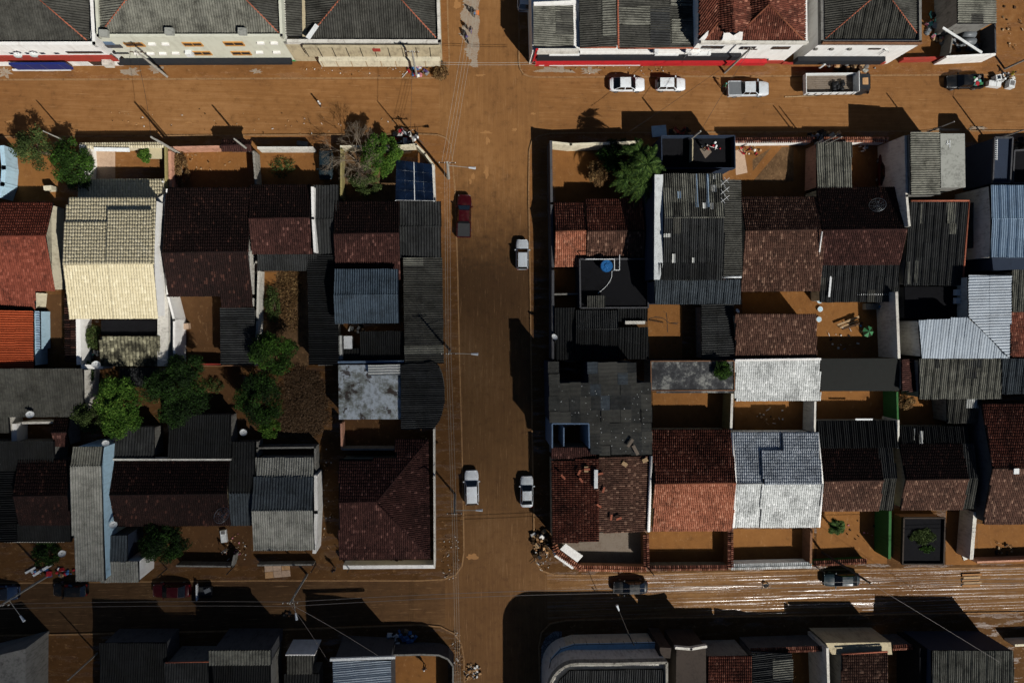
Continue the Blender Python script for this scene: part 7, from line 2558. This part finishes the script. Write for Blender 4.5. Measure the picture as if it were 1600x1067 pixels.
block_thing('fallen_board', 'grey white panel lying across the shaded yard wall beside the driveway', 'panel', 472, 224, PAVE, (1.3, 0.5, 0.5), -0.1, 'grey_wall')
block_thing('leaning_panel', 'grey panel leaning by the pale panel wall in the front yard', 'panel', 1507, 862, PAVE, (0.9, 2.2, 0.15), 0.35, 'dirty_white_wall')
block_thing('white_sheet', 'white roof sheet fallen on the pink front yard of the carport', 'sheet', 1336, 612, PAVE, (0.01, 0.01, 0.01), 0, 'white_metal') if False else None

# cardboard pallet of six panels on the lower pavement
p = P(434, 891, PAVE)
root = thing('pallet', 'pale pallet of six boards lying on the pavement below the grey gable', 'pallet', (p.x, p.y, PAVE), 0.06)
for i in range(3):
    for j in range(2):
        MB().box((-1.05 + i * 1.05, -0.42 + j * 0.84, 0.12), (1.0, 0.8, 0.1)).build('board', 'patio_tile' if (i + j) % 3 else 'cardboard', root, False, True)
MB().box((0, 0, 0.04), (3.0, 1.5, 0.07)).build('frame', 'dark_wood', root, False, True)

# planks
def plank(label, a, b_, w, z, mat='wood_plank', group=None):
    A, B = P(a[0], a[1], z), P(b_[0], b_[1], z)
    d = B - A
    o_ = MB().box((0, 0, 0.04), (d.length, w, 0.08)).build('plank', mat)
    o_.location = ((A.x + B.x) / 2, (A.y + B.y) / 2, z)
    o_.rotation_euler = (0, 0, math.atan2(d.y, d.x))
    tag(o_, label, 'plank', group)


G_ = 'planks in the umbrella yard'
plank('long pale plank in the umbrella yard, the brightest', (1308, 508), (1342, 495), 0.28, 0.6, 'wood_plank', G_)
plank('second plank beside the brightest in the umbrella yard', (1312, 512), (1340, 501), 0.22, 0.4, 'wood_plank', G_)
plank('lower grey plank of the umbrella yard', (1316, 514), (1348, 504), 0.24, 0.2, 'dark_wood', G_)
plank('white plank lying against the dark front garden wall', (52, 899), (82, 881), 0.3, 0.3, 'white_metal')
plank('short white plank by the fallen poles', (40, 895), (56, 886), 0.25, 0.3, 'white_metal')
plank('thin plank along the side of the flatbed truck', (1226, 152), (1275, 150), 0.12, 0.02, 'wood_plank')
plank('long white beam slanting over the junk shed', (1473, 44), (1534, 83), 0.3, 2.8, 'white_metal')
plank('white gutter piece on the ribbed porch of the mesh dish house', (1295, 464), (1298, 432), 0.25, 3.2, 'white_metal')
plank('long white gutter below the mesh dish house porch', (1338, 460), (1400, 460), 0.2, 2.8, 'white_metal')
plank('white rail over the mud yard under the charcoal roof', (1336, 655), (1363, 655), 0.2, 3.0, 'white_metal')
plank('rusty beam lying in the cracked yellow court', (1014, 500), (1036, 504), 0.12, PAVE + 0.05, 'dark_wood')
for k in range(5):
    plank('stacked muddy board on the wet lower street', (1503 + (k % 2) * 2, 898 + k * 4.2), (1533 - (k % 3) * 2, 897 + k * 4.2), 0.30, 0.1 + (k % 2) * 0.1, 'wood_plank' if k % 2 else 'mud_splash', 'stacked boards on the lower street')

# umbrella
p = P(1357, 518, 2.2)
root = thing('garden_umbrella', 'green and yellow striped umbrella in the dark yard', 'umbrella', (p.x, p.y, PAVE))
MB().tube((p.x, p.y, PAVE), (p.x, p.y, 2.35), 0.03).build('pole_shaft', 'steel_grey', root)
for k in range(8):
    a, a2 = 2 * math.pi * k / 8, 2 * math.pi * (k + 1) / 8
    mesh('canopy_panel', [(p.x, p.y, 2.4), (p.x + 0.75 * math.cos(a), p.y + 0.75 * math.sin(a), 2.1), (p.x + 0.75 * math.cos(a2), p.y + 0.75 * math.sin(a2), 2.1)], [(0, 1, 2)], 'cloth_green' if k % 2 else 'leaf_olive', root)

# corner gate with tile strip
H = HS('corner_gate', 'white slab gate with a tile strip set askew at the lower street corner', 'gate', 890, 868)
w = [P(x, y, 2.6) for x, y in ((884, 849), (911, 868), (902, 878), (875, 858))]
MB().prism([(q.x, q.y) for q in w], 2.45, 2.6).build('slab', 'white_wall', H.root)
w = [P(x, y, 2.2) for x, y in ((869, 866), (898, 886), (894, 889), (866, 869))]
MB().prism([(q.x, q.y) for q in w], 0.1, 2.2).build('front_slab', 'white_wall', H.root)
yard_wall('tile coped oblique wall under the white slab gate', [(866, 850), (870, 862), (908, 889)], 2.1, 0.3, 'brown_wall', (T, 'tile_orange'))

# basins drying along the yard wall
for k, (x, y) in enumerate(((1280, 470), (1281, 483), (1279, 499))):
    p = P(x, y, 0.3)
    root = thing('wash_basin', 'oval white basin by the umbrella yard wall, %s of three' % ('upper', 'middle', 'lower')[k], 'basin', (p.x, p.y, PAVE), 0, 'basins in the umbrella yard')
    MB().disc((p.x, p.y), 0.26, PAVE, 0.42, 14, 0.36).build('bowl', 'white_metal', root)
    MB().disc((p.x, p.y), 0.3, 0.421, 0.43, 14, 0.3).build('water', 'pale_blue_wall', root)
junk('rubbish_pile', 'washed up sticks and rags in the mud yard behind the pink wall', 330, 250, 3.0, 1.6, 16, ['wood_plank', 'leaf_dry', 'cardboard'], 21, 0.05, 0.08, 0.22)
junk('rubbish_pile', 'bits of wood and plastic in the yard under the white tiled porch', 1200, 650, 2.6, 1.2, 18, ['wood_plank', 'cloth_white', 'black_bag', 'cardboard'], 22, 0.05, 0.1, 0.3)
junk('rubbish_pile', 'scattered scraps in the umbrella yard mud', 1320, 520, 2.4, 2.2, 22, ['wood_plank', 'cloth_white', 'black_bag', 'cloth_blue'], 23, 0.05, 0.1, 0.35)
junk('rubbish_pile', 'scraps round the yucca in the front yard', 1345, 830, 2.6, 1.6, 18, ['wood_plank', 'cloth_pink', 'black_bag', 'leaf_dry'], 24, 0.05, 0.08, 0.25)
junk('rubbish_pile', 'wood scraps in the mud lot beyond the junk shed', 1580, 40, 1.8, 3.0, 16, ['wood_plank', 'dark_wood', 'cardboard'], 25, 0.05, 0.1, 0.4)
junk('rubbish_pile', 'broken crates in the front yard at the lower picture edge', 1565, 855, 2.0, 1.2, 18, ['dark_wood', 'black_bag', 'wood_plank'], 26, 0.3, 0.15, 0.5)
junk('rubbish_pile', 'debris swept against the white street wall porch', 620, 878, 1.6, 0.3, 22, ['dark_wood', 'wood_plank', 'cloth_white', 'black_bag'], 27, 0.3, 0.12, 0.5)
junk('rubbish_pile', 'scrap in the boxed court under the blue grey gable house', 560, 514, 1.6, 0.5, 14, ['cloth_white', 'wood_plank', 'black_bag'], 28, 0.4, 0.15, 0.5)
junk('rubbish_pile', 'drowned bundle of rags on the wet lower street', 1196, 914, 0.45, 0.4, 12, ['cardboard', 'wood_plank', 'black_bag'], 29, 0.3, 0.15, 0.4, 0.0)
junk('rubbish_pile', 'dark box of rags on the lower street below the lamp', 450, 960, 0.5, 0.35, 10, ['black_bag', 'dark_wood'], 30, 0.3, 0.2, 0.5, 0.0)

LIT = ['cloth_white', 'cardboard', 'wood_plank', 'leaf_dry']
junk('pavement_litter', 'pale specks of litter on the pavement tip below the hipped tile roof', 705, 872, 1.3, 3.2, 70, LIT, 41, 0.02, 0.04, 0.14, PAVE, 'litter')
junk('pavement_litter', 'specks of litter around the broken board heap on the east pavement', 848, 868, 1.0, 2.6, 60, LIT, 42, 0.02, 0.04, 0.16, PAVE, 'litter')
junk('pavement_litter', 'specks of litter on the pavement before the beige corner building', 560, 110, 7.0, 0.7, 40, LIT, 43, 0.02, 0.04, 0.13, PAVE, 'litter')
junk('pavement_litter', 'specks of litter on the pavement before the red shop row', 960, 109, 9.0, 0.7, 50, LIT, 44, 0.02, 0.04, 0.14, PAVE, 'litter')
junk('pavement_litter', 'specks of litter along the narrow alley beside the hipped tile house', 512, 780, 0.8, 7.0, 50, LIT, 45, 0.02, 0.05, 0.18, PAVE, 'litter')
junk('pavement_litter', 'specks of litter on the roadside pavement by the lower corner yard', 714, 1020, 0.7, 3.0, 50, LIT, 46, 0.02, 0.04, 0.15, PAVE, 'litter')
junk('road_litter', 'specks of litter on the upper street mud', 420, 190, 20.0, 1.6, 50, LIT, 47, 0.0, 0.04, 0.15, 0.0, 'litter')
junk('yard_litter', 'specks of litter in the front yard of the leafy black tiled house', 370, 855, 1.6, 1.8, 40, LIT + ['cloth_pink'], 48, 0.02, 0.05, 0.2, PAVE, 'litter')
